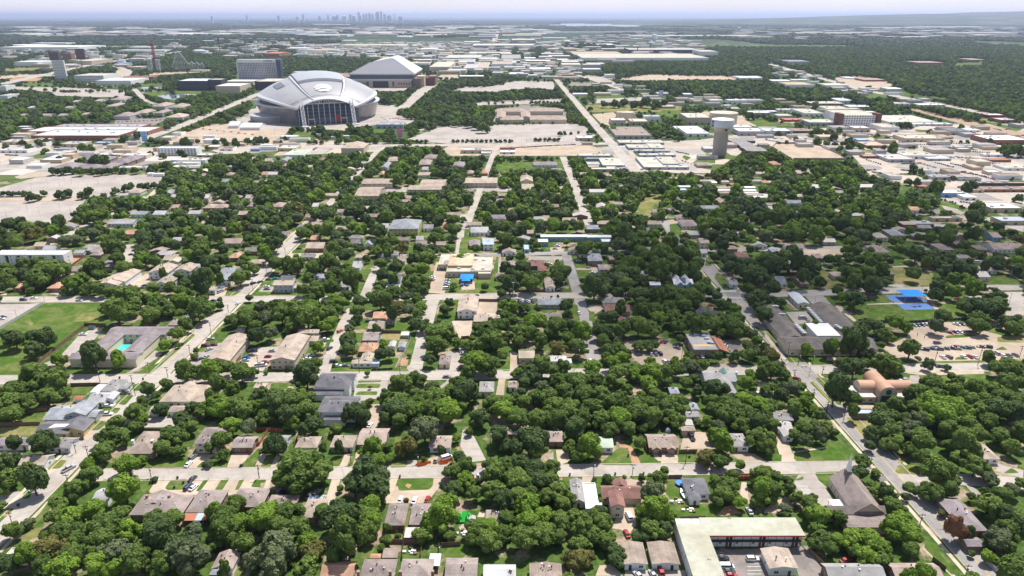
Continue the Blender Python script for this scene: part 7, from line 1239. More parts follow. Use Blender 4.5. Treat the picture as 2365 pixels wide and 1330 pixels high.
T(B3,(740,540,80,K),(300,200,90),(230,250,60),(420,110,70,M,O),(470,190,70,M,O),(540,230,50,M,O),(390,170,60),(900,150,130,K),(960,230,110),(860,230,90,K),(1000,300,100),(920,330,60),(1130,200,110,Y),(1210,290,130),(1120,350,80),(1330,90,150,J),(1460,60,130,J),(1400,190,110),(1560,180,110),(1530,310,130),(1430,330,80),(1620,370,80),(1640,250,90),(1720,150,100),(1820,260,100),(1900,350,100,M,O),(1780,60,130,K),(1930,60,110,K),(1620,490,110),(1720,540,70),(1730,590,80,Y,O),(1340,560,150),(1290,680,110),(1400,660,110),(1350,490,100,J),(1460,600,80),(1110,660,65,M,O),(1160,690,50,M,O),(1470,910,80, 'russet'),(1540,930,60, 'russet'),(1360,850,45, 'olive',O),(1570,1000,60,K),(1730,780,130),(1830,720,110),(1860,860,120,K),(1950,900,110),(1900,680,80,Y,O),(1790,1060,140,Y),(1870,1130,90),(1700,1090,60),(1720,1180,80,J),(1940,1180,60),(1000,790,95),(930,700,90,K),(850,690,70),(1000,720,50),(420,870,110,J),(340,780,85),(350,870,75),(570,880,70),(430,1050,110),(560,1060,90,J),(690,1050,120,J),(820,1070,130,J),(900,1120,110,J),(1000,950,130,J),(1110,1020,120,J),(1060,900,90,J),(780,1180,100,J),(900,1200,90),(690,1150,80),(1130,1130,90),(500,1120,80),(390,990,70),(1150,1250,80,J),(1230,1300,90,J),(180,600,55,K),(60,680,110),(250,740,70),(370,730,55,K),(160,860,45),(20,540,70),(90,580,70),(40,300,70),(50,160,80),(30,60,60),(60,750,60),(820,640,50),(1080,730,40),(160,810,60,Y),(1460,420,60),(1590,1160,40,K),(690,50,55,M,O),(1940,1290,80),(1850,1220,60),(1720,320,30,M,U),(810,330,60,K))
T(M0,(115,750,110,K,O),(60,740,70,K,O),(340,750,110,K),(260,830,100,K,O),(230,720,60,K),(710,850,105,K),(440,905,60,J,O),(500,890,35, 'olive',O),(900,900,70,J,O),(1265,790,70,J),(1360,710,80),(1420,640,70),(900,540,130),(1020,480,100),(950,420,100),(1220,480,120),(1150,560,100),(840,500,80),(1300,520,70),(860,390,80),(1060,430,70),(1430,420,75),(1520,530,110),(1610,490,70,J),(1690,440,30,K),(1915,430,38,K),(1690,490,40,K),(1790,590,75),(1900,590,110),(1960,650,80),(1570,290,100,K),(1690,280,40),(1420,320,70,K),(1370,260,60),(1310,350,70),(1180,360,60),(1250,240,35),(1840,270,90),(1950,200,55),(1760,190,40),(250,1000,110),(330,1080,110),(440,1080,120),(120,1130,120),(230,1110,60,J),(60,1230,130),(200,1220,100),(350,1180,100),(480,1150,70),(560,320,90,J),(620,290,80),(500,380,50),(690,350,80),(280,270,110),(220,330,60),(390,210,130),(180,180,70),(60,250,90),(480,190,70),(100,320,60),(50,200,60),(300,180,80),(720,170,80),(750,250,75),(870,60,100),(900,130,70),(950,200,90),(1090,120,80,J),(1190,140,70),(1060,180,60),(640,220,40),(740,200,60),(1420,1000,110),(1530,980,60),(1620,990,110,J),(1740,970,80),(1850,1000,110),(1930,990,60),(1270,1080,60),(1140,1130,75,K),(1200,1180,50,K),(1090,1230,60),(1040,1290,90),(1240,1270,65,K),(1480,1270,70,K),(1660,1240,120,J),(1790,1140,90),(1800,1250,110),(1660,1060,80),(1950,1200,60,K),(1900,1280,80),(1610,1170,60),(1550,1300,70),(1110,1090,40),(1000,1320,60),(1380,550,50),(1490,880,40,M,U),(1930,660,50),(1640,930,26,K,U),(1370,790,30),(1030,380,60),(780,370,70))
T(M1,(480,400,90),(420,440,80),(590,360,90),(660,470,70,J),(360,370,60),(300,520,130),(400,570,130),(200,560,110),(90,600,90,Y,O),(540,560,100),(600,520,80),(570,620,90,J),(280,620,80),(120,700,75,Y),(260,660,60),(160,490,90),(20,620,60),(800,460,80,K),(960,440,110),(1040,400,70),(1080,370,60),(880,410,50),(1050,520,60,K),(1180,530,70,Y,O),(1240,560,60),(1270,490,60,J),(1250,630,80,K),(1310,610,40),(1160,430,60,Y,O),(1240,430,50),(720,660,50,Y,O),(700,760,90,K),(720,830,70,K),(740,850,50, 'olive'),(480,815,60,J,O),(450,910,45),(975,770,45,J),(960,860,75,K),(1030,860,60,K),(925,665,45,K,U),(390,1030,120,K),(330,1000,70,K),(860,1005,32),(880,1115,20,M,O),(1610,1150,140,K),(1560,1080,90),(1500,1130,70),(1690,1180,60,K),(1120,1090,110),(1230,1060,80),(1060,1120,60),(1180,1040,50),(1280,1050,60),(1080,1230,130),(1000,1200,80),(1250,1240,110),(1400,1200,120),(1340,1290,110),(1180,1290,110),(1450,1290,120,J),(1560,1250,80),(880,1220,45),(780,1290,90,K),(1400,690,110),(1490,700,70),(1360,660,70),(1380,790,100),(1440,780,50),(1340,910,65,K),(1550,780,50),(1640,790,60),(1780,690,130),(1900,640,80),(1700,660,50),(1850,770,90),(1740,780,70),(1920,560,70),(1900,480,60),(1690,920,120,J),(1800,950,110),(1620,900,70),(1760,880,60),(1900,870,60),(1450,520,55,K),(1490,470,50,K),(1465,560,35,K,U),(1520,335,42),(1760,340,45,K),(1900,290,60,K),(1920,200,60,K),(1950,330,90,K),(1970,240,70,K),(1700,415,28,K,U),(1250,300,100),(1310,340,60),(1180,290,70),(1280,200,80,J),(1180,220,60),(1300,130,80),(1220,130,70),(1330,90,70),(1080,190,80,K),(980,250,75,K),(960,170,60),(1060,290,50),(740,260,80),(680,240,70),(400,260,45),(160,170,80),(110,130,60),(320,180,90),(450,190,90),(560,160,100),(690,110,80,K),(600,60,80),(250,160,60),(570,260,60),(460,330,60),(760,380,30),(850,130,40),(930,60,60),(1010,60,60),(1510,55,40),(1690,55,50,K),(1380,860,30),(80,1000,20),(160,1240,140,K),(290,1240,130),(380,1290,110),(60,1170,70),(30,1260,90,J),(140,1150,60),(270,1160,60),(420,1190,60),(700,1260,60,Y),(600,945,22,M,U),(250,960,22,K,U),(1180,870,24, 'olive',O),(1985,1020,40),(1820,640,70),(1930,720,60),(1590,640,1))
T(M2,(400,230,95),(330,210,50),(90,200,85,K),(70,270,60),(190,250,60,K),(240,240,40),(70,110,55),(560,60,85),(720,70,55,K),(640,350,120,K),(600,330,70),(720,330,60),(830,120,60),(900,180,90),(940,240,90),(850,230,90),(1150,110,110),(1040,120,80),(1250,180,120),(1130,210,110),(1370,90,110),(1430,160,80),(1300,100,70),(1400,220,70),(1450,360,90),(1480,320,70),(1530,390,40),(1000,90,90),(960,30,90),(1220,30,110),(1370,20,70),(820,390,70,K),(980,400,100,K),(1130,430,90),(1250,410,110),(1380,430,110),(1330,490,90),(1100,530,90),(1010,540,90),(1220,490,80),(840,490,60),(1000,470,80),(1130,590,80,J),(980,640,110),(870,650,100),(1080,660,90),(770,580,90,K),(690,690,80,K),(740,720,70,K),(1250,570,90),(1320,620,100),(1430,640,110),(1550,640,90),(1700,640,110),(1640,610,90),(1620,690,60),(1740,700,70),(1500,580,60),(1720,540,75,J),(1610,470,45,K),(1830,860,80),(1810,790,60),(1580,880,60,K),(1720,880,60,K),(1370,870,55),(350,640,100),(180,620,110,J),(80,700,90),(230,770,80),(540,690,100,J),(440,730,80),(140,700,90),(60,770,70),(520,820,85),(360,810,80, 'olive',O),(300,690,70),(480,780,60),(420,500,70,K),(440,560,50,K),(100,500,60),(20,490,50),(210,510,45),(310,420,12,K,O),(360,415,15,K,O),(990,790,60),(1050,790,60),(1110,790,50),(950,800,30),(740,840,70),(820,800,60),(810,770,50),(850,890,80,J),(780,930,80,J),(890,860,50),(1070,910,50,J),(1260,900,45,J),(1300,740,50,K),(630,970,90,J),(400,970,80),(240,960,110),(150,1000,100,K),(100,1080,70,K),(60,1000,50),(340,1000,60),(1380,960,100,Y),(1470,940,80),(1280,980,80),(1080,1000,110,J),(1190,1010,80),(960,1010,80,J),(1050,1080,90,J),(1200,1080,60),(820,1010,90),(770,1070,70),(650,1060,110),(500,1080,120),(560,1180,110),(690,1170,90),(420,1160,100),(300,1170,90),(200,1190,100),(100,1230,90),(240,1120,70,Y,O),(890,1140,60),(840,1180,70),(1000,1180,60),(1110,1180,90),(1060,1260,110),(950,1270,110),(1200,1260,110),(1280,1290,90),(1340,1080,70),(1400,1050,50),(1430,1150,60,K),(1560,1120,110,K),(1620,1160,60),(1800,1080,85,J),(1860,1090,40),(1940,950,80),(1960,1130,60),(1840,1010,60,J),(1540,1220,80),(1650,1240,90),(1780,1220,110,J),(1900,1250,110,J),(1720,1290,110),(330,1270,110),(450,1270,100),(620,1280,110),(780,1260,110),(1560,110,50,K),(1670,140,80,K),(1870,250,120,K),(1760,220,70,K),(1890,420,100,K),(1830,350,70),(1960,370,60,K),(1940,560,90,K),(1900,510,60,K),(1850,170,70,K),(1990,200,80,K),(1640,330,20),(1330,250,60),(170,55,20),(240,55,15),(270,170,28),(1500,55,1),(1630,30,60,K))
T(M3,(560,375,55,K),(700,440,95,K),(820,340,90,K),(790,350,50,K),(1150,240,80),(1370,580,85,K),(1320,650,75,Y),(1640,640,90,M,O),(1660,500,110,K),(1750,520,110,K),(1810,420,60,K),(1720,430,50,K),(1640,570,80),(1690,590,70),(1520,460,50),(1530,500,60),(1330,350,70,K),(1400,340,60),(1480,370,40,K),(1240,370,20,K),(1590,350,50,K),(1670,350,50,K),(1775,365,35,K),(1900,650,85),(1970,660,60),(1120,820,110,M,O),(1260,945,60,Y,O),(1400,960,38,Y,O),(790,630,90,K),(870,650,80,K),(1000,620,90,J),(1100,660,60,J),(920,700,70),(980,740,50),(680,770,130,K),(530,800,60,J),(610,810,50),(330,810,50,J),(500,770,60,K),(690,970,110,K),(560,1060,110,K),(930,940,120),(1020,960,70),(910,1020,55,J,U),(690,1200,80),(620,1160,60),(640,1250,40),(60,980,110),(150,1000,60),(220,1130,90,Y,O),(50,1120,60),(300,1240,70,J),(380,1280,50,J),(40,1250,80),(120,1260,60),(1180,1150,100),(1300,1090,110),(1320,1180,110),(1500,1060,60),(1440,1030,50),(1110,1180,60,K),(1460,1150,100),(1600,1150,110),(1750,1130,110),(1870,1100,110),(1780,970,80),(1720,890,70),(1880,940,90),(1950,980,90),(1960,1080,80),(1850,1200,110),(1700,1230,100,J),(1560,1240,110),(1420,1240,110,J),(1270,1250,110,J),(1160,1270,80),(1000,1260,90),(900,1280,80),(1950,1230,110),(1350,1310,110,J),(1500,1310,110,J),(1650,1310,110),(1800,1300,110,K),(1780,165,80,K,O),(1700,180,50,K,O),(590,290,40),(640,240,60),(620,210,60),(60,170,110,K),(70,350,85,K),(330,180,90,K),(250,170,80,K),(220,60,75,K),(430,300,60,K),(500,130,60),(300,260,60,K),(900,220,70),(840,130,90),(740,130,60),(780,220,60),(930,290,40),(1170,90,90,K),(1270,110,80,K),(1380,120,90,K),(1500,200,70,K),(1580,220,70,K),(1390,220,70,Y),(1330,160,60),(1460,260,60),(1610,90,50),(1540,30,60),(40,460,30,K),(150,1090,40),(1250,150,50),(820,60,40),(1040,60,60),(630,60,50,J),(820,835,40,K,U),(740,820,30,K,U))
T(U1,(1385,970-60,1),(1740,970,45, 'russet'),(1660,840,75,J),(1570,770,30, 'russet'),(840,570,40,Y,O))
T(U1,*[(1800+i*43,178,22,K) for i in range(13)]);T(U1,*[(1385+i*42,180,22,K) for i in range(5)]);T(U2,*[(225+i*42,165,24,K) for i in range(6)]);T(U2,(545,108,18,K),(615,100,18,K),(450,110,30,K),(490,105,22,K),(625,415,50),(8,178,16,K),(725,85,40,K))
T(U1,*[(230+i*20,180-i*14,16,K) for i in range(11)]);T(U1,(420,70,30,K),(490,80,26,K),(600,80,65,K),(580,60,45,K),(530,110,26,K),(580,150,26,K),(640,150,36,M),(750,110,50),(870,70,45,K),(900,100,55,K),(970,120,50,K),(860,40,40,K),(1000,90,40),(540,185,30,K),(490,190,30),(600,190,26,K),(760,175,40),(840,175,40),(930,170,55),(1030,170,50),(1100,165,45),(1200,125,40),(1140,120,30,K),(1260,150,35),(1330,180,30,K),(1440,60,50),(1510,20,50,K),(1600,40,40,K),(1380,50,40),(40,170,45,K),(95,175,35,K),(2070,50,70),(2010,30,60,K),(1950,10,60,K),(2120,20,50,K))
T(U0,(395,655,38,K),(545,665,55,K),(620,650,55,K),(740,670,50,K),(800,645,60,K),(940,675,40,K),(290,690,55,K),(340,690,40,K),(1150,600,50,K),(1190,580,40),(1050,640,45,Y,O),(1280,585,40,K),(1330,590,45,K),(1400,580,40,K),(870,730,90),(850,880,90),(920,850,90),(1100,820,60,K),(700,850,60,K),(530,920,85,K),(90,950,90,K),(200,940,80,K),(290,970,60, 'olive'),(360,940,60,K),(420,960,60,K),(1690,195,55,K),(1797,182,33,K),(1960,185,35,K),(2040,185,45,K),(2140,185,40,K),(2250,180,40,K),(2330,175,45,K),(1365,290,35,K),(1885,240,30),(1660,190,30),(1500,190,40,K),(1420,185,45,K),(1380,170,40),(540,335,35,K),(1250,130,45,K),(1130,160,50,K),(1290,110,30),*[(30+i*48,655,32,K) for i in range(6)],(520,205,40,K),(420,180,40,K),(350,190,40,K),(480,450,50,K),(620,445,50,K),(560,450,50,K),(720,455,55),(840,450,40),(900,455,50,K),(980,450,45,K),(1050,440,40,J),(1120,445,40,K),(1230,445,45),(1380,430,50,K),(1420,410,40),(1510,400,60,K),(1560,440,50),(1660,430,35),(740,370,60,K),(870,350,70,K),(950,340,50),(1020,325,40,K),(1650,295,50,K),(1480,310,40,K),(260,235,40,K),(50,225,35,K),(200,190,40,K),(750,235,60),(820,240,40),(410,265,40,J))
T(T1,*[(1255+i*62,905,22,K) for i in range(4)]);T(T2,*[(445+i*32,820,18,K) for i in range(5)],(215,822,14,K),(300,822,14,K),*[(600+i*26,822,14,K) for i in range(4)],(100,830,14),(150,828,14),(915,870,26,K),(1025,835,38,K),(1115,830,45,K),(1190,820,45,K),(1270,840,50,K),(1360,820,55,K),(1440,830,50,K),(1510,825,40,K),(1680,865,48),(1550,635,16,K),(890,640,24),(1410,995,30),(1390,890,16),(1500,935,22),(2030,880,26),(2065,890,24),(2120,900,28),(2200,930,40),(2270,930,28),(1100,1030,30,J),(1550,900,12),(1600,930,24))
T(T0,*[(170+i*62,775+(i % 3)*6,16,K) for i in range(12)],*[(560+i*26,828,18,K) for i in range(6)],(725,830,14),(785,825,14),(830,825,26),(890,822,22),(950,818,22),(280,815,24),(410,815,22),(500,816,24),(1380,795,30,K),(1450,820,22),(1560,815,34,K),(1100,825,24),(1170,860,40,K),(1270,920,40,K),(1060,885,26),(1600,880,12),(995,830,10))
T(T3,*[(1075+i*12,715,18,K) for i in range(3)],(120,945,45),(185,950,30),(40,915,28),(650,865,42),(520,860,24),(820,970,28),(1350,1025,40,K),(1405,1025,40,K),(2310,990,40,K),(2165,1020,18),(2085,980,18),(1850,1040,30),(350,1090,26),(430,1095,24),(660,1080,50,K),(740,1085,30),(850,1070,36))
T(U3,(290,165,34),(140,195,16,K),(205,188,22,K),(1180,240,60),(1360,235,20,K),(1330,240,18,K),(1085,240,32,K),(1560,600,85,M),(1900,580,60,K),(1840,600,50,K),(1950,770,80),(1905,870,100,K),(1795,775,20,K),(1820,785,14),(1440,825,40),(1520,830,32,K),(1630,830,34,K),(1690,830,30,K),(2320,700,50,K),(2190,250,70),(2280,260,80),(2350,280,60),(2060,180,36,K),(2130,180,16,K),(1360,430,55,K),(1430,445,30),(1480,440,24),(770,190,60,K),(770,230,40),(880,230,45),(960,240,26,K),(820,210,40),(1120,160,32,K),(490,175,45),(570,200,45),(640,210,36,K),(690,250,40),(440,130,20),(520,95,40),(600,100,45),(640,130,40,K),(730,125,26),(1030,130,30),(1320,35,35,K),(1250,40,30,K),(1510,90,30,K),(1700,185,24),(1790,185,20),(1850,185,22),(1910,115,26,K),(1720,515,30),(1470,525,40),(1310,545,45),(1390,550,40),(2220,490,14),(2265,505,16))
SINGLES=[]
# vehicles
def paint(k):
 c={'white': (.78,.78,.78), 'silver': (.42,.43,.45), 'grey': (.16,.165,.18), 'black': (.02,.02,.024), 'red': (.36,.02,.02), 'blue': (.05,.10,.26), 'teal': (.03,.30,.38), 'tan': (.42,.36,.28), 'navy': (.02,.03,.09), 'orange': (.60,.17,.03), 'yellow': (.65,.42,.03), 'maroon': (.15,.02,.03), 'lightblue': (.28,.42,.55)}[k]
 nm='car_paint_'+k
 if nm in _mats: return _mats[nm]
 m=mat(nm,c,.3,.03,.5,.5);m.node_tree.nodes['Principled BSDF'].inputs['Coat Weight'].default_value=.5;return m
CGL=glass_mat('car_glass',(.03,.038,.045),.06);LAMP=mat('headlight_lens',(.75,.76,.78),.2,.02);TAIL=mat('tail_light',(.35,.015,.012),.3,.02)
def loft(sections,m=0):
 """cross-sections (x, halfwidth, z0, z1) lofted into a body shell with chamfered shoulders"""
 mb=MB();vs=[]
 for x,w,z0,z1 in sections: vs+=[(x,-w*.94,z0),(x,-w,z0+(z1-z0)*.45),(x,-w*.93,z1-.04),(x,-w*.8,z1),(x,w*.8,z1),(x,w*.93,z1-.04),(x,w,z0+(z1-z0)*.45),(x,w*.94,z0)]
 n=8;fs=[tuple(range(n)),tuple(range((len(sections)-1)*n,len(sections)*n))[::-1]]
 for s in range(len(sections)-1):
  for i in range(n): j=(i+1) % n;fs.append((s*n+i,s*n+j,(s+1)*n+j,(s+1)*n+i)[::-1])
 mb.poly(vs,fs,m);return mb
CARM={}
def car_meshes(ty):
 if ty in CARM: return CARM[ty]
 if ty=='car': body=[(-2.3,.80,.35,.72),(-2.2,.86,.25,.90),(-1.3,.90,.22,.95),(1.0,.90,.22,.95),(2.0,.86,.25,.82),(2.3,.76,.35,.64)];cab=[(-1.75,.72,.93,.96),(-1.1,.70,.93,1.40),(.2,.70,.93,1.42),(1.05,.74,.93,.96)];roof=[(-1.12,.64,1.38,1.44),(.22,.64,1.40,1.46)];wb,L_=1.38,2.3
 elif ty=='suv': body=[(-2.35,.84,.4,.95),(-2.3,.92,.3,1.08),(1.0,.94,.28,1.10),(2.05,.91,.3,1.0),(2.35,.82,.4,.80)];cab=[(-2.28,.80,1.08,1.12),(-2.0,.78,1.08,1.66),(.3,.78,1.08,1.68),(1.15,.80,1.08,1.12)];roof=[(-2.05,.72,1.64,1.71),(.32,.72,1.66,1.73)];wb,L_=1.42,2.35
 elif ty=='van': body=[(-2.6,.92,.4,1.2),(-2.55,.98,.3,1.3),(1.6,.98,.3,1.3),(2.3,.92,.35,1.05),(2.5,.82,.4,.9)];cab=[(-2.5,.88,1.28,1.3),(-2.45,.86,1.28,2.05),(1.0,.86,1.28,2.05),(1.9,.88,1.28,1.32)];roof=[(-2.5,.82,2.03,2.12),(1.02,.82,2.03,2.12)];wb,L_=1.6,2.55
 else: body=[(-2.9,.90,.5,1.05),(-2.85,.96,.42,1.12),(-.9,.97,.4,1.12),(1.3,.97,.4,1.12),(2.6,.94,.42,1.05),(2.9,.84,.5,.9)];cab=[(-.9,.82,1.1,1.14),(-.7,.80,1.1,1.78),(.8,.80,1.1,1.80),(1.5,.84,1.1,1.14)];roof=[(-.72,.74,1.76,1.84),(.82,.74,1.78,1.86)];wb,L_=1.75,2.9
 bm_=loft(body)
 if ty=='pickup': bm_.box(-2.7,-1.0,-.78,.78,1.121,1.125,1)
 bm_.v+=loft(roof).v if 0 else []
 rf=loft(roof);n0=len(bm_.v);bm_.v+=rf.v;bm_.f+=[tuple(i+n0 for i in f) for f in rf.f];bm_.m+=rf.m
 for x in (cab[1][0],cab[2][0]):
  for s in (-1,1): bm_.tube((x,s*.70,cab[1][2]),(x,s*.66,cab[1][3]),.05,n=4)
 b=bm_.mesh('body',[paint('white'),BLACK]);g=loft(cab).mesh('windows',CGL)
 w=MB();vs=[];nn=12
 for y in (-.1,.1): vs+=[(.33*math.cos(2*math.pi*i/nn),y,.33*math.sin(2*math.pi*i/nn)) for i in range(nn)]
 w.poly(vs,[tuple(range(nn)),tuple(range(nn,2*nn))[::-1]]+[(i,nn+i,nn+(i+1) % nn,(i+1) % nn) for i in range(nn)]);
 for s in (-1,1): vs=[(.2*math.cos(2*math.pi*i/nn),s*.11,.2*math.sin(2*math.pi*i/nn)) for i in range(nn)];w.poly(vs,[tuple(range(nn))],1)
 wm=w.mesh('wheel',[BLACK,STEEL])
 hz=body[-2][3]-.18;hl=MB();hl.box(L_-.10,L_+.02,-.13,.13,hz-.1,hz+.06);tl=MB();tl.box(-L_-.02,-L_+.10,-.12,.12,body[1][3]-.32,body[1][3]-.1)
 f=MB()
 for src,k in ((bm_,0),): f.v+=list(src.v);f.f+=list(src.f);f.m+=[0 if m==0 else 2 for m in src.m]
 c=loft(cab);n0=len(f.v);f.v+=c.v;f.f+=[tuple(i+n0 for i in q) for q in c.f];f.m+=[1]*len(c.f)
 for sx in (-wb,wb):
  for sy in (-.8,.8): f.box(sx-.3,sx+.3,sy-.1,sy+.1,0,.6,2)
 fm=f.mesh('car_far',[paint('white'),CGL,BLACK])
 CARM[ty]=(b,g,wm,hl.mesh('headlight',LAMP),tl.mesh('tail_light',TAIL),wb,L_,fm);return CARM[ty]
TYN={'car': 'car', 'suv': 'SUV', 'van': 'van', 'pickup': 'pickup truck'}
CARS=[]
def car(t,x,y,ang,col,ty='car',base=None):
 q=P(*t.p(x,y),.7);q.z=.055;near=q.y<520
 px,py=t.p(x,y);b,g,w,hl,tl,wb,L_,fm=car_meshes(ty);nm={'car': 'car', 'suv': 'car', 'van': 'van', 'pickup': 'pickup_truck'}[ty]
 if near:
  root=empty(nm,q,R(ang));o=link('body',b,root);o.material_slots[0].link='OBJECT';o.material_slots[0].material=paint(col);link('windows',g,root)
  for sx in (-wb,wb):
   for sy in (-.82,.82): link('wheel',w,root,(sx,sy,.33))
  for sy in (-.6,.6): link('headlight',hl,root,(0,sy,0));link('tail_light',tl,root,(0,sy,0))
 else:
  root=link(nm,fm,None,q,R(ang));root.material_slots[0].link='OBJECT';root.material_slots[0].material=paint(col)
 root['category']={'car': 'car', 'van': 'van', 'pickup_truck': 'pickup'}[nm];root['group']='cars parked around the neighbourhood' if near else 'cars on the lots and roads further off'
 root['_px'],root['_py']=px,py;root['_base']=base or f'{col} {TYN[ty]}';root['_nick']='';CARS.append(root);SINGLES.append(root)
 if near:
  for dx in (-1,1): raster(CLEAR,[(px-9,py-6),(px+9,py-6),(px+9,py+6),(px-9,py+6)],True)
 RECTS.append((q.x-2.5,q.x+2.5,q.y-2.5,q.y+2.5));return root
D=75   # heading of cars parked nose-in along the lots
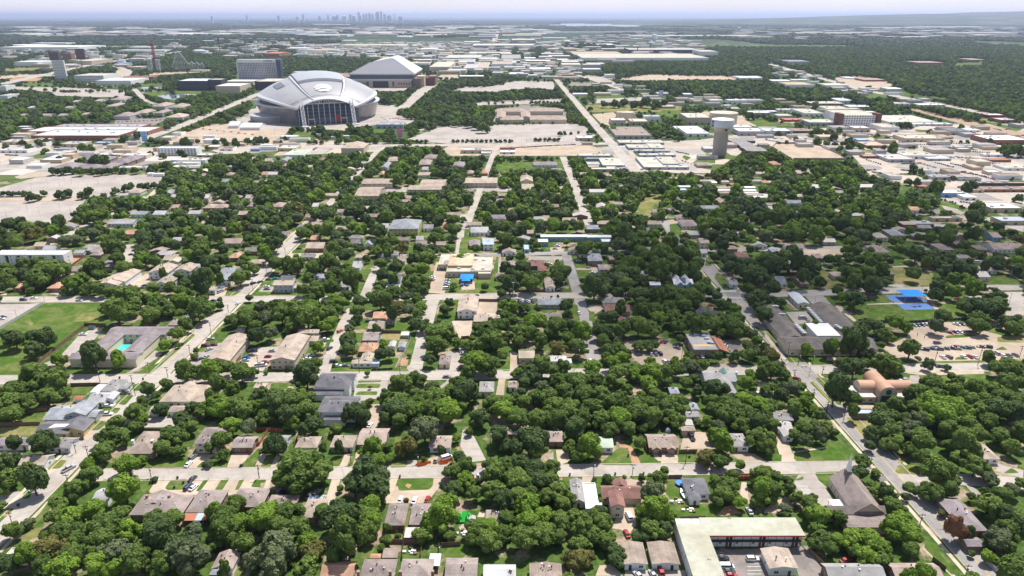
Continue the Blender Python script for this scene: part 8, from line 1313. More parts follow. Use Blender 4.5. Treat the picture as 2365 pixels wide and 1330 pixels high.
for a_ in ((B0,527,503,62, 'silver', 'pickup'),(B0,1448,468,80, 'white', 'car'),(B0,1483,415,72, 'grey', 'suv'),(B0,1445,645,75, 'navy', 'suv'),(B0,1478,582,75, 'black', 'car'),(B0,1487,647,70, 'white', 'car'),(B0,265,655,60, 'silver', 'car'),(B0,868,638,40, 'blue', 'car'),(B0,818,85,5, 'white', 'pickup'),(B0,822,22,5, 'white', 'car'),(B0,1395,115,70, 'navy', 'car'),
(B1,1112,742,85, 'white', 'car'),(B1,1220,748,85, 'white', 'car'),(B1,1320,740,80, 'red', 'car'),(B1,1395,432,72, 'tan', 'suv'),(B1,1470,420,30, 'white', 'van'),(B1,415,712,75, 'grey', 'car'),(B1,470,690,70, 'grey', 'suv'),(B1,515,735,80, 'silver', 'car'),(B1,200,690,70, 'navy', 'car'),(B1,880,170,75, 'white', 'car'),(B1,440,735,60, 'blue', 'car'),
(B2,890,1002,100, 'red', 'car'),(B2,905,870,100, 'white', 'van'),(B2,1388,262,95, 'navy', 'pickup'),(B2,1858,1198,0, 'white', 'suv'),(B2,1628,1190,0, 'black', 'car'),(B2,1658,1258,0, 'white', 'van'),(B2,1675,1295,0, 'black', 'car'),(B2,1690,1325,0, 'red', 'car'),(B2,975,1318,120, 'white', 'car'),(B2,1090,1315,105, 'silver', 'car'),(B2,1158,1312,95, 'red', 'pickup'),(B2,1832,830,95, 'silver', 'car'),(B3,625,1208,20, 'red', 'car'),
(M0,638,703,8, 'white', 'car'),(M0,180,438,0, 'navy', 'suv'),(M0,258,425,0, 'white', 'car'),(M0,607,443,0, 'silver', 'car'),(M0,20,570,5, 'black', 'car'),(M0,10,583,5, 'white', 'car'),(M0,972,1152,5, 'grey', 'car'),(M0,830,1252,5, 'white', 'car'),(M0,1577,790,10, 'maroon', 'suv'),(M0,1640,783,10, 'maroon', 'car'),(M0,1605,818,50, 'silver', 'car'),(M0,1530,893,60, 'navy', 'car'),(M0,1590,872,60, 'silver', 'car'),(M0,1465,950,50, 'navy', 'car'),(M0,1615,738,20, 'silver', 'car'),
(M0,1940,830,5, 'navy', 'pickup'),(M0,1930,862,5, 'grey', 'car'),(M0,1890,882,5, 'blue', 'car'),(M0,1885,902,5, 'lightblue', 'car'),(M0,1990,942,20, 'white', 'van'),(M0,1640,445,5, 'navy', 'car'),(M0,1700,345,60, 'lightblue', 'car'),(M0,1695,375,60, 'silver', 'van'),(M0,1760,352,30, 'yellow', 'pickup'),(M0,1795,350,60, 'navy', 'car'),(M0,1945,312,55, 'black', 'suv'),(M0,1830,465,60, 'white', 'car'),(M0,992,328,5, 'red', 'car'),(M0,972,340,5, 'navy', 'car'),(M0,1090,345,30, 'grey', 'car'),(M0,1110,330,30, 'black', 'car'),(M0,580,230,5, 'blue', 'car'),(M0,1035,58,10, 'maroon', 'car'),(M0,1010,90,10, 'navy', 'car'),(M0,1075,55,10, 'white', 'car'),
(M1,100,873,5, 'red', 'car'),(M1,72,915,5, 'red', 'car'),(M1,52,940,5, 'white', 'van'),(M1,130,830,5, 'silver', 'car'),(M1,425,865,8, 'silver', 'car'),(M1,398,890,20, 'white', 'car'),(M1,570,810,65, 'navy', 'car'),(M1,530,745,10, 'white', 'pickup'),(M1,650,678,60, 'orange', 'suv'),(M1,868,602,5, 'navy', 'car'),(M1,632,943,0, 'white', 'car'),(M1,693,943,0, 'grey', 'car'),(M1,600,912,10, 'black', 'suv'),(M1,1470,1030,0, 'grey', 'car'),(M1,825,290,0, 'red', 'car'),(M1,912,315,78, 'silver', 'car'),(M1,920,180,78, 'white', 'car'),(M1,1492,640,5, 'maroon', 'car'),(M1,1600,828,20, 'white', 'van'),(M1,1600,848,20, 'silver', 'car'),(M1,1360,262,5, 'white', 'car'),(M1,1360,275,5, 'white', 'car'),(M1,1352,287,5, 'red', 'car'),(M1,1475,288,5, 'silver', 'car'),(M1,1470,305,5, 'white', 'car'),(M1,1465,322,5, 'silver', 'car'),(M1,1468,352,5, 'white', 'van'),(M1,1435,205,0, 'grey', 'car'),(M1,35,300,60, 'navy', 'car'),(M1,100,280,5, 'grey', 'car'),(M1,155,275,10, 'teal', 'car'),(M1,85,335,5, 'white', 'car'),(M1,88,355,5, 'grey', 'car'),(M1,210,1185,5, 'red', 'car'),(M1,1020,1160,70, 'navy', 'car'),(M1,335,45,5, 'black', 'car'),(M1,1875,570,70, 'white', 'car'),(M1,145,1292,70, 'blue', 'car'),
(M2,522,538,92, 'white', 'car'),(M2,613,905,95, 'white', 'car'),(M2,925,608,0, 'white', 'car'),(M2,1160,757,60, 'red', 'car'),(M2,1190,760,60, 'navy', 'car'),(M2,972,852,95, 'navy', 'car'),(M2,1077,853,95, 'silver', 'car'),(M2,1112,853,95, 'grey', 'car'),(M2,1148,850,95, 'navy', 'suv'),(M2,1180,910,100, 'white', 'suv'),(M2,1215,912,100, 'tan', 'car'),(M2,1270,785,140, 'navy', 'car'),(M2,1275,805,140, 'grey', 'car'),(M2,1425,875,100, 'red', 'car'),(M2,1465,872,100, 'white', 'car'),(M2,1500,868,100, 'navy', 'car'),(M2,1540,865,100, 'black', 'suv'),(M2,1610,742,150, 'navy', 'car'),(M2,1625,765,150, 'grey', 'car'),(M2,1635,788,150, 'white', 'car'),(M2,1650,812,150, 'silver', 'car'),(M2,1655,835,150, 'white', 'pickup'),(M2,600,270,10, 'navy', 'car'),(M2,630,258,10, 'black', 'suv'),(M2,522,140,0, 'silver', 'car'),(M2,595,190,0, 'tan', 'car'),(M2,628,230,5, 'white', 'car'),(M2,297,162,0, 'white', 'car'),(M2,370,365,10, 'black', 'suv'),(M2,1707,342,110, 'white', 'car'),(M2,900,580,90, 'maroon', 'car'),(M2,1585,508,10, 'black', 'suv'),(M2,1535,480,5, 'red', 'car'),*[(M2,40+k*17,452-(k % 2)*6,80,c, 'car') for k,c in enumerate(('silver', 'navy', 'grey', 'white', 'blue', 'silver', 'white', 'navy', 'grey'))],(M2,355,25,0, 'white', 'pickup'),(M2,340,45,0, 'silver', 'car'),(M2,880,420-380,30, 'white', 'car'),(M2,1900,1158,0, 'white', 'car'),
(M3,252,1042,118, 'red', 'car'),(M3,295,578,0, 'silver', 'van'),(M3,1330,768,5, 'grey', 'suv'),(M3,1350,948,0, 'navy', 'car'),(M3,1182,885,95, 'black', 'car'),(M3,1372,876,92, 'white', 'car'),(M3,1422,876,92, 'grey', 'suv'),(M3,1532,874,92, 'white', 'car'),(M3,1580,872,92, 'red', 'car'),(M3,1620,875,92, 'white', 'car'),(M3,1784,846,92, 'silver', 'suv'),(M3,1834,866,92, 'white', 'car'),(M3,1882,864,92, 'grey', 'car'),(M3,1930,860,92, 'grey', 'car'),*[(M3,x,y,155,c, 'suv' if k % 3==0 else 'car') for k,(x,y,c) in enumerate(((1235,818, 'navy'),(1283,810, 'blue'),(1318,803, 'navy'),(1345,814, 'grey'),(1395,810, 'grey'),(1440,808, 'navy'),(1470,800, 'maroon'),(1485,812, 'tan'),(1518,802, 'teal'),(1560,805, 'grey'),(1590,800, 'silver'),(1665,797, 'grey'),(1720,799, 'black')))],
*[(M3,x,y,130,c, 'car') for x,y,c in ((1145,632, 'silver'),(1172,630, 'navy'),(1208,628, 'blue'),(1242,626, 'white'),(1270,622, 'silver'),(1478,624, 'white'),(1512,623, 'navy'),(1425,688, 'red'),(1462,684, 'navy'),(1495,682, 'white'),(1545,684, 'grey'),(1580,684, 'maroon'))],(M3,1485,430,10, 'red', 'car'),(M3,850,740,30, 'blue', 'car'),(M3,1000,695,30, 'red', 'car'),(M3,465,165,0, 'white', 'car'),(M3,1635,152,0, 'white', 'van'),(M3,1740,350,0, 'navy', 'car'),(M3,1040,1060,30, 'white', 'car'),(M3,1080,1050,30, 'silver', 'car'),(M3,620,165-60,0, 'black', 'car')): car(*a_)
r5=random.Random(21);CC=('white', 'white', 'silver', 'silver', 'grey', 'black', 'navy', 'red', 'blue', 'tan', 'maroon')
FARROWS=[]
TOWN=np.zeros((MH,MW),bool)
for z in (((0,300),(760,322),(740,352),(480,352),(300,370),(0,400)),((1380,340),(1560,330),(1700,255),(2365,255),(2365,500),(2240,465),(2090,420),(2000,395),(1950,350),(1740,335),(1630,395),(1560,395))): raster(TOWN,list(z),True)
def DENS0(px,py): return TOWN[min(MH-1,int(py/2)),min(MW-1,int(px/2))]
def rowcars(t,x0,y0,x1,y1,n,ang=90):
 for k in range(n): f_=k/max(1,n-1);FARROWS.append((t,x0+(x1-x0)*f_+r5.uniform(-2,2),y0+(y1-y0)*f_+r5.uniform(-1.5,1.5),ang+r5.uniform(-6,6),r5.choice(CC),r5.choice(('car', 'car', 'suv', 'pickup'))))
rowcars(U3,1250,478,1620,470,14);rowcars(U3,1400,545,1680,545,13);rowcars(U3,2000,458,2270,530,16,60);rowcars(U3,1960,492,2120,535,9,60);rowcars(U3,1700,385,1960,435,16,60);rowcars(U3,1560,375,1720,415,10,60);rowcars(U3,1420,380,1560,420,9,60);rowcars(U3,1260,385,1420,380,9);rowcars(U3,1780,330,2130,355,20,60);rowcars(U3,2020,380,2200,395,10,60);rowcars(U3,1380,210,1560,215,10,60);rowcars(U3,1430,230,1560,245,7,60);rowcars(U3,1700,225,2100,250,20,60);rowcars(U3,1750,265,2050,285,15,60);rowcars(U3,1620,710,1740,742,6,60);rowcars(U3,1790,728,1870,738,4,60);rowcars(U3,1370,610,1480,640,6,60);rowcars(U3,1790,590,1770,600,2);rowcars(U3,560,172,740,195,14);rowcars(U3,930,350,1060,390,7,60);rowcars(U3,380,160,20,158,6,0);rowcars(U3,2050,100,2200,110,8,60)
for a_ in ((U3,1800,350,150, 'white'),(U3,1880,468,150, 'navy'),(U3,1985,412,150, 'black'),(U3,2145,460,150, 'silver'),(U3,1600,275,150, 'tan'),(U3,2200,500,150, 'red'),(U3,1750,320,150, 'white'),(U3,100,158,0, 'navy')): FARROWS.append((*a_, 'car'))
rowcars(U2,30,240,580,210,24,0);rowcars(U2,1420,100,1520,120,8);rowcars(U2,1380,160,1560,165,6,0);rowcars(U2,1560,360,1640,385,4);rowcars(U1,1385,320,1680,332,10,0);rowcars(U1,515,265,560,240,5,60);rowcars(U0,1850,70,2300,120,8,0);rowcars(U0,960,250,1200,280,8,0);rowcars(U0,500,260,760,230,6,0);rowcars(T1,1380,1080,1470,1075,7);rowcars(T1,1460,1085,1600,1090,9);rowcars(T1,1310,1070,1360,1100,4)
rowcars(T0,1080,1110,1500,1090,12,0)
for k in range(130):
 t=r5.choice((U3,U3,U0,U2,T3));x,y=(r5.uniform(850,2350),r5.uniform(20,560)) if t is U3 else ((r5.uniform(0,2300),r5.uniform(170,330)) if t is U0 else ((r5.uniform(950,2350),r5.uniform(60,420)) if t is U2 else (r5.uniform(200,2300),r5.uniform(880,1130))));px,py=t.p(x,y);q=P(px,py)
 if DENS0(px,py) and not any(a-3<q.x<b+3 and c-3<q.y<d+3 for a,b,c,d in RECTS): rowcars(t,x,y,x+r5.uniform(40,110),y+r5.uniform(-8,25),r5.randrange(4,10),r5.choice((60,90,90)))
n_left=max(0,318-len(CARS));r5.shuffle(FARROWS);FARROWS.sort(key=lambda r: -r[0].y(r[2]))
for a_ in FARROWS[:n_left]: car(*a_)
if len(FARROWS)>n_left:
 mb=MB();fm=car_meshes('car')[7];V_=[v.co.copy() for v in fm.vertices];F_=[tuple(p.vertices) for p in fm.polygons];MI=[p.material_index for p in fm.polygons];cols=['white', 'silver', 'grey', 'navy', 'red'];
 for t,x,y,an,c,ty in FARROWS[n_left:]:
  q=P(*t.p(x,y),.7);M_=Matrix.Translation((q.x,q.y,.35)) @ Matrix.Rotation(R(an),4, 'Z');n0=len(mb.v);mb.v+=[tuple(M_ @ v) for v in V_];mb.f+=[tuple(i+n0 for i in f) for f in F_];ci=r5.randrange(5);mb.m+=[ci if m==0 else (5 if m==1 else 6) for m in MI]
 tag(mb.build('distant_cars',[paint(c) for c in cols]+[CGL,BLACK]), 'rows of tiny parked cars on the farthest lots',kind='stuff')

# poles, fences and small things
LM_P='utility poles along the streets'
def pole(t,x,y,ytop=None,arm=True,h=None,m=POLEW,lean=0,lamp=False):
 px,py=t.p(x,y);q=P(px,py);root=empty('utility_pole' if not lamp else 'lamp_post',q);H_=h or 10.5
 if ytop is not None: k=ppm(q.x,q.y,5);H_=max(5,min(16,(py-t.y(ytop))/(k*CP)*1.02)) if h is None else h
 mb=MB();mb.tube((0,0,0),(lean,0,H_),.15,.10,7,0);mb.build('pole',m,root)
 if lamp: mb=MB();mb.box(-.9,.9,-.2,.2,H_+.01,H_+.2);mb.build('lamp_head',STEEL,root)
 elif arm:
  mb=MB();mb.box(lean-1.2,lean+1.2,-.18,-.06,H_-.7,H_-.5);mb.build('crossarm',m,root)
  for dx in (-1.05,-.4,.4,1.05): q2=MB();q2.lathe([(.05,H_-.5),(.06,H_-.3)],5,(lean+dx,-.12));q2.build('insulator',DARKM,root)
  mb=MB();mb.lathe([(.24,H_-2.4),(.24,H_-1.5)],8,(lean+.38,0));mb.build('transformer',STEEL,root)
 root['category']='lamp post' if lamp else 'pole';root['group']='lamp posts on the lots' if lamp else LM_P;root['_px'],root['_py']=px,(py+(t.y(ytop) if ytop is not None else py))/2;root['_base']='slim grey lamp post' if lamp else ('crossarmed utility pole' if arm else 'bare wooden pole');root['_nick']='';SINGLES.append(root);return root,Vector((q.x+lean,q.y,H_-.35))
PT=[]
for a_ in ((B0,525,630,540),(B0,680,425,320),(B0,585,388,290),(B0,1160,572,480),(B0,1990,580,465),(B0,90,920,880),(B1,30,580,465),(B1,735,470,400),(B1,1245,465,395),(B1,1805,440,200),(B1,1408,1170,1070),(B2,632,600,440),(B2,932,555,460),(B2,1340,470,320),(B3,475,105,-20),(B3,610,130,20),(B3,812,485,395),(B3,1195,940,840),(B3,1378,945,890),(B3,1545,1330,1235),
(M0,770,1075,965),(M0,1150,1005,915),(M0,1290,1040,950),(M0,1015,1080,1025),(M0,1040,1175,1065),(M0,1465,885,780),(M0,1625,720,610),(M0,1755,540,475),(M0,1148,640,565),(M0,1945,375,280),(M0,635,1005,930),(M1,28,1000,855),(M1,800,1000,880),(M1,1112,1035,940),(M1,380,945,870),(M1,90,250,165),(M1,232,115,40),(M2,515,950,800),(M2,1310,900,770),(M2,1910,630,540),(M2,1915,840,715),(M2,1820,700,620),(M2,1965,865,790),(M2,10,400,290),(M3,22,862,795),(M3,178,880,760),(M3,225,1050,970),(M3,375,1190,1130),(M3,475,1310,1230),(M3,372,925,850),(M3,262,930,845),(M3,685,900,810),(M3,1310,915,820),(M3,1640,940,800),(M3,1960,880,790),(M3,445,1010,970),(M3,620,1310,1240)): PT.append(pole(*a_)[1])
for a_ in ((M0,130,580,518),(M0,345,462,405),(M1,1980,480,290),(M2,405,370,305),(M2,15,400,290),(M3,1210,370,280),(M3,385,480,400),(M3,1880,470,390),(M3,1890,260,180),*[(U0,x,y1,y0) for x,y0,y1 in ((435,520,580),(655,520,578),(898,520,575),(582,470,525),(1050,470,520),(800,575,600),(252,765,812),(368,810,870),(547,750,805),(62,820,880),(645,800,835),(290,570,620),(545,560,600))],*[(U1,x,150,60) for x in (180,258)],(U1,1780,210,140),(U2,95,230,160),(U2,145,200,130)): pole(*a_,arm=False,m=STEEL,lamp=True)
def wire(a,b,n=8,sag=.9,off=(0,0)):
 mb=MB();pr=None
 for i in range(n+1):
  f_=i/n;p=a.lerp(b,f_)+Vector((off[0],off[1],-sag*4*f_*(1-f_)))
  if pr is not None: mb.tube(pr,p,.022,n=3)
  pr=p
 return mb
WI={(0,2),(2,1),(3,4),(4,6),(11,12),(12,13),(14,16),(16,17),(17,19),(20,21),(21,22),(22,25),(25,26),(26,27),(31,32),(32,33),(33,37),(37,38),(43,42),(45,44),(47,48),(50,52),(51,52),(52,53)}
for i,j in sorted(WI):
 for dx in (-1.0,1.0):
  if (PT[i]-PT[j]).length<160:
   o=wire(PT[i],PT[j],off=(dx,-.1)).build('power_line',DARKM);px,py=proj(*((PT[i]+PT[j])/2));o['category']='power line';o['group']='overhead wires between the poles';o['_px'],o['_py']=px,py;o['_base']='black overhead wire';o['_nick']='';SINGLES.append(o)
def fence(t,pts,h,label,m=WOOD,gap=2.4,closed=True):
 W_=[P(*t.p(*p)) for p in pts];c=W_[0].copy();root=empty('fence',c)
 pn,n=MB(),0
 for a,b in zip(W_,W_[1:]):
  d=(b-a);L_=d.length;d.normalize();nr_=Vector((d.y,-d.x,0))*.03;p0,p1=a-c,b-c
  pn.poly([p0-nr_,p1-nr_,p1+nr_,p0+nr_]+[q+Vector((0,0,h)) for q in (p0-nr_,p1-nr_,p1+nr_,p0+nr_)],[(3,2,1,0),(4,5,6,7),(0,1,5,4),(1,2,6,5),(2,3,7,6),(3,0,4,7)])
  k=max(1,min(14,int(L_/gap)))
  for i in range(k+1): q=p0+d*L_*i/k;pb=MB();pb.box(q.x-.07,q.x+.07,q.y-.07,q.y+.07,0,h+.12);pb.build('post',WOOD if m is WOOD else STEEL,root)
 pn.build('panel',m,root);mid=W_[len(W_) // 2] if len(W_)>2 else (W_[0]+W_[1])/2;px,py=proj(mid.x,mid.y,h/2)
 root['category']='fence';root['group']='fences';root['_px'],root['_py']=px,py;root['_base']=label;root['_nick']='';SINGLES.append(root)
MASON=mat('masonry_fence',(.34,.27,.22),.9,.12,.6)
RUST=mat('rusty_red_fence',(.33,.10,.06),.85,.2,1)
fence(M0,[(300,930),(480,785),(650,650),(650,640),(815,645)],2.2, 'long dark timber fence');fence(M0,[(0,668),(335,470)],1.8, 'thin grey lot fence',STEEL);fence(M0,[(545,1105),(770,1100)],2.0, 'dark timber fence');fence(M0,[(340,1282),(470,1275)],1.8, 'dark timber fence');fence(B0,(( 0,180),(310,172)),1.9, 'dark timber fence');fence(B0,[(0,95),(360,68)],1.9, 'dark timber fence');fence(B0,[(580,285),(645,285)],1.9, 'short brown timber fence')
fence(B0,[(1070,222),(1265,225)],2, 'dark timber fence');fence(B1,[(1000,1078),(1290,1085)],2, 'dark timber fence');fence(B1,[(1125,1210),(1145,990)],1.7, 'narrow timber fence');fence(B1,[(1268,1195),(1290,1000)],1.7, 'narrow timber fence');fence(B1,[(1410,1230),(1412,1090)],1.7, 'narrow timber fence');fence(B1,[(1430,1105),(1575,1095)],1.8, 'brown timber fence');fence(B1,[(0,345),(30,330),(95,225)],1.8, 'orange timber fence',RUST);fence(B1,[(0,220),(60,215),(210,225)],1.8, 'red-brown timber fence',RUST);fence(B1,[(300,340),(335,240)],1.6, 'grey timber fence');fence(B1,[(540,315),(575,230)],1.6, 'brown timber fence')
fence(B2,[(1040,378),(1000,270)],1.9, 'dark timber fence');fence(B2,[(1290,388),(1400,388),(1425,385)],1.9, 'brown timber fence');fence(B2,[(1070,672),(1005,668)],1.8, 'brown timber fence');fence(B2,[(1300,905),(1490,900)],2, 'brown timber fence');fence(B2,[(1210,582),(1310,580)],1.8, 'dark timber fence');fence(B2,[(1560,598),(1870,590)],1.8, 'dark red timber fence',RUST);fence(B3,[(130,215),(185,295)],1.9, 'brown timber fence');fence(B3,[(690,105),(850,108)],2, 'dark timber fence');fence(B3,[(350,1150),(520,1330)],1.8, 'dark timber fence');fence(B3,[(1290,1210),(1390,1290)],1.8, 'dark timber fence');fence(B3,[(1700,1230),(1800,1320)],1.8, 'pale leaning fence',STEEL)
fence(M1,[(975,695),(1115,697)],2, 'dark timber fence');fence(M1,[(1185,690),(1190,760),(1130,880),(1085,960)],1.4, 'thin wire fence',STEEL);fence(M1,[(890,985),(1055,975)],1.2, 'low dark railing',DARKM);fence(M1,[(1715,452),(1858,455)],2, 'dark timber fence');fence(M1,[(1580,740),(1640,735)],1.8, 'red-brown fence',RUST);fence(M0,[(1805,930),(1850,880)],1.4, 'red balcony fence',RUST);fence(M0,[(1840,870),(1910,800)],1.4, 'red balcony fence',RUST);fence(M1,[(310,920),(375,870)],1.4, 'red balcony fence',RUST);fence(M1,[(360,850),(415,795)],1.4, 'red balcony fence',RUST);fence(M1,[(290,975),(330,945)],1.4, 'red balcony fence',RUST);fence(M1,[(95,970),(125,955)],1.2, 'red balcony fence',RUST)
fence(M2,[(40,615),(170,615)],1.8, 'dark timber fence');fence(M2,[(405,612),(468,612)],1.8, 'dark timber fence');fence(M2,[(30,380),(260,378)],1.7, 'grey picket fence');fence(M2,[(170,378),(262,375)],1.7, 'dark red fence',RUST);fence(M3,[(720,605),(1060,620),(1290,606),(1560,592)],1.6, 'dark hedge-like school fence',DARKM);fence(M0,[(545,190),(660,110)],2, 'brown timber fence');fence(M0,[(545,115),(650,115)],2, 'red-brown timber fence',RUST)
fence(U3,[(80,235),(110,205),(470,208),(745,335)],2.6, 'pinkish masonry yard wall',MASON);fence(U3,[(265,350),(740,352)],2.6, 'brown masonry yard wall',MASON);fence(U0,[(990,800),(1240,680)],1.8, 'dark timber fence');fence(U0,[(0,1180),(130,1135),(640,960)],1.8, 'long dark boundary fence')
def small(name,t,x,y,build,base,cat,z=0.06):
 px,py=t.p(x,y);q=P(px,py);root=empty(name,(q.x,q.y,z));build(root);root['category']=cat;root['_px'],root['_py']=px,py;root['_base']=base;root['_nick']='';SINGLES.append(root);return root
def part(root,nm,m,fn): mb=MB();fn(mb);return mb.build(nm,m,root)
def bin_(col):
 def f(r): part(r, 'bin_body',col,lambda b: b.poly([(-.28,-.32,.1),(.28,-.32,.1),(.28,.32,.1),(-.28,.32,.1),(-.36,-.4,1.0),(.36,-.4,1.0),(.36,.4,1.0),(-.36,.4,1.0)],[(3,2,1,0),(0,1,5,4),(1,2,6,5),(2,3,7,6),(3,0,4,7),(4,5,6,7)]));part(r, 'bin_lid',DARKM,lambda b: b.box(-.4,.4,-.44,.42,1.003,1.1))
 return f
for t,x,y in ((B0,1340,658),(B0,1365,585),(B0,1410,620),(B0,142,795),(B1,1110,575),(B2,452,560),(B2,800,555),(B2,900,410),(B2,1370,420),(B2,1018,552),(B0,1860,490),(B0,1850,492),(M0,920,1045),(M0,1100,1055),(B1,40,372)): small('wheelie_bin',t,x,y,bin_(mat('bin_dark',(.03,.035,.04),.6,.1)), 'dark wheelie bin', 'bin')
def dumpster(r): part(r, 'container',mat('dumpster_green',(.20,.27,.26),.7,.1),lambda b: b.box(-1.8,1.8,-.9,.9,.15,1.9));part(r, 'lid',DARKM,lambda b: b.box(-1.85,1.85,-.95,.95,1.903,2.0))
small('dumpster',M0,708,665,dumpster, 'grey-green dumpster', 'dumpster')
def toilet(r): part(r, 'cabin',mat('cabin_navy',(.05,.07,.22),.6,.05),lambda b: b.box(-.6,.6,-.6,.6,.05,2.0));part(r, 'cabin_roof',WHITE,lambda b: b.lathe([(.84,2.003),(.6,2.3),(.1,2.45)],4,(0,0)));part(r, 'door',mat('cabin_blue',(.10,.14,.35),.6),lambda b: b.box(-.4,.4,-.65,-.603,.15,1.9))
small('portable_toilet',B1,1708,585,toilet, 'navy portable toilet with a white top', 'toilet')
def trampoline(rad,col):
 def f(r):
  part(r, 'mat',col,lambda b: b.lathe([(rad*.9,.85),(rad*.9,.9)],22));part(r, 'ring_frame',mat('pad_blue',(.05,.12,.40),.6),lambda b: b.poly([(rr*math.cos(2*math.pi*i/22),rr*math.sin(2*math.pi*i/22),.93) for rr in (rad*.9,rad*1.05) for i in range(22)],[(i,(i+1) % 22,22+(i+1) % 22,22+i)[::-1] for i in range(22)]))
  for k in range(4): part(r, 'leg',STEEL,lambda b: b.tube((rad*math.cos(k*1.571),rad*math.sin(k*1.571),0),(rad*math.cos(k*1.571),rad*math.sin(k*1.571),.9),.04))
 return f
small('trampoline',B2,1300,628,trampoline(2.0,mat('tarp_blue',(.06,.22,.62),.6)), 'round blue trampoline', 'trampoline');small('trampoline',B3,1960,1302,trampoline(2.6,DARKM), 'round black trampoline', 'trampoline')
def pool_round(r): part(r, 'pool_wall',mat('pool_wall_blue',(.10,.35,.50),.5),lambda b: b.lathe([(2.6,0),(2.6,1.1)],24,cap=False));part(r, 'water_surface',GM['pool'],lambda b: b.lathe([(2.55,.9),(.02,.901)],24,cap=False));part(r, 'rim',WHITE,lambda b: b.lathe([(2.5,1.1),(2.75,1.12)],24,cap=False))
small('paddling_pool',B3,1885,1325,pool_round, 'turquoise round above-ground pool', 'pool')
def slide(r):
 g=mat('slide_green',(.03,.45,.06),.5,.1);part(r, 'inflated_base',g,lambda b: b.box(-2.2,2.2,-1.6,1.6,0,.8));part(r, 'slide_ramp',g,lambda b: b.poly([(-1,-1.5,.8),(1,-1.5,.8),(1,1.5,3.2),(-1,1.5,3.2),(-1,1.5,.8),(1,1.5,.8)],[(0,1,2,3),(5,4,3,2),(0,3,4),(1,5,2)]))
 for s in (-1.7,1.7): part(r, 'palm_column',g,lambda b: b.lathe([(.35,.8),(.3,2.8),(.9,3.0),(.1,3.8)],9,(s,0)))
small('inflatable_slide',B1,1605,905,slide, 'bright green inflatable slide', 'slide')
def play(r):
 for k,(x,y,h_) in enumerate(((-2,0,2.2),(1.4,.6,1.8))):
  part(r, 'deck',mat('play_blue',(.05,.16,.40),.5),lambda b: b.box(x-1,x+1,y-1,y+1,h_-.7,h_-.6))
  for sx in (-.9,.9):
   for sy in (-.9,.9): part(r, 'post',STEEL,lambda b: b.tube((x+sx,y+sy,0),(x+sx,y+sy,h_+.6),.06))
 part(r, 'slide',mat('slide_red',(.4,.05,.04),.5),lambda b: b.poly([(-3,-.3,1.5),(-3,.3,1.5),(-5.2,.3,.2),(-5.2,-.3,.2)],[(0,1,2,3)]))
small('play_structure',M3,1185,440,play, 'blue climbing frame shaded by the large canopy', 'play structure',.1);small('play_structure',M1,1610,335,play, 'blue climbing frame on the sandy play yard', 'play structure',.1);small('play_structure',M3,1180,492,play, 'climbing frame on the second blue pad', 'play structure',.1)
def mesh_heap(r): 
 rr=random.Random(4)
 for k in range(4): x,y=rr.uniform(-2,2),rr.uniform(-1.2,1.2);part(r, 'net_panel',mat('orange_net',(.75,.16,.04),.7,.2,2),lambda b: b.poly([(x-1.6,y,.05),(x+1.6,y+.3,.05),(x+1.3,y+.5,1.3),(x-1.2,y-.2,1.1)],[(0,1,2,3)]))
small('safety_net',B1,1290,478,mesh_heap, 'heap of bright orange safety netting', 'netting');small('safety_net',B1,1460,462,mesh_heap, 'smaller orange safety netting by the white van', 'netting')
def barrier(r): part(r, 'board',mat('orange_board',(.80,.17,.05),.6,.1),lambda b: b.box(-4,4,-.05,.05,.3,1.1));[part(r, 'post',STEEL,lambda b: b.box(s-.05,s+.05,.06,.14,0,1.2)) for s in (-3.6,0,3.6)]
small('road_barrier',B1,1690,598,barrier, 'long orange road barrier', 'barrier');small('road_barrier',B2,1840,560,barrier, 'long orange road barrier', 'barrier')
def dish_pool(r): part(r, 'dome',WHITE,lambda b: b.lathe([(1.3,0),(1.2,.9),(.8,1.6),(.05,1.9)],12));part(r, 'door_frame',STEEL,lambda b: b.box(-.4,.4,-1.32,-1.2,0,1.3))
small('garden_dome',B2,1205,220,dish_pool, 'small white garden dome', 'dome')
def boat(r): part(r, 'hull',WHITE,lambda b: b.poly([(-2.6,-.9,.5),(1.2,-.9,.5),(2.9,0,.7),(1.2,.9,.5),(-2.6,.9,.5),(-2.6,-1.05,1.2),(1.2,-1.05,1.25),(3.3,0,1.4),(1.2,1.05,1.25),(-2.6,1.05,1.2)],[(0,1,6,5),(1,2,7,6),(2,3,8,7),(3,4,9,8),(4,0,5,9),(4,3,2,1,0),(5,6,7,8,9)]));part(r, 'windscreen',CGL,lambda b: b.box(.2,.5,-.8,.8,1.26,1.7));part(r, 'trailer',DARKM,lambda b: b.box(-2.2,3.6,-.5,.5,.3,.45))
o=small('boat',B2,1325,715,boat, 'white motor boat on a trailer', 'boat');o.rotation_euler.z=R(100)
def tarpstuff(r):
 rr=random.Random(9)
 for k in range(9): x,y,s=rr.uniform(-2.6,2.6),rr.uniform(-1.6,1.6),rr.uniform(.3,.8);part(r, 'crate',(WHITE,mat('crate_red',(.35,.08,.06)),WOOD,STEEL)[k % 4],lambda b: b.box(x-s,x+s,y-s*.7,y+s*.7,0,s*1.1))
for t,x,y in ((B2,1360,820),(B2,1272,755),(B1,680,1190),(B1,1080,965),(B1,1190,1140),(B1,1590,1000),(B3,150,800)): small('yard_clutter',t,x,y,tarpstuff, 'heap of mixed yard clutter', 'clutter')
def patio(w,d,m):
 def f(r): part(r, 'patio_roof',m,lambda b: b.box(-w/2,w/2,-d/2,d/2,2.5,2.62));[part(r, 'post',STEEL,lambda b: b.box(sx*w*.46-.05,sx*w*.46+.05,sy*d*.46-.05,sy*d*.46+.05,0,2.497)) for sx in (-1,1) for sy in (-1,1)]
 return f
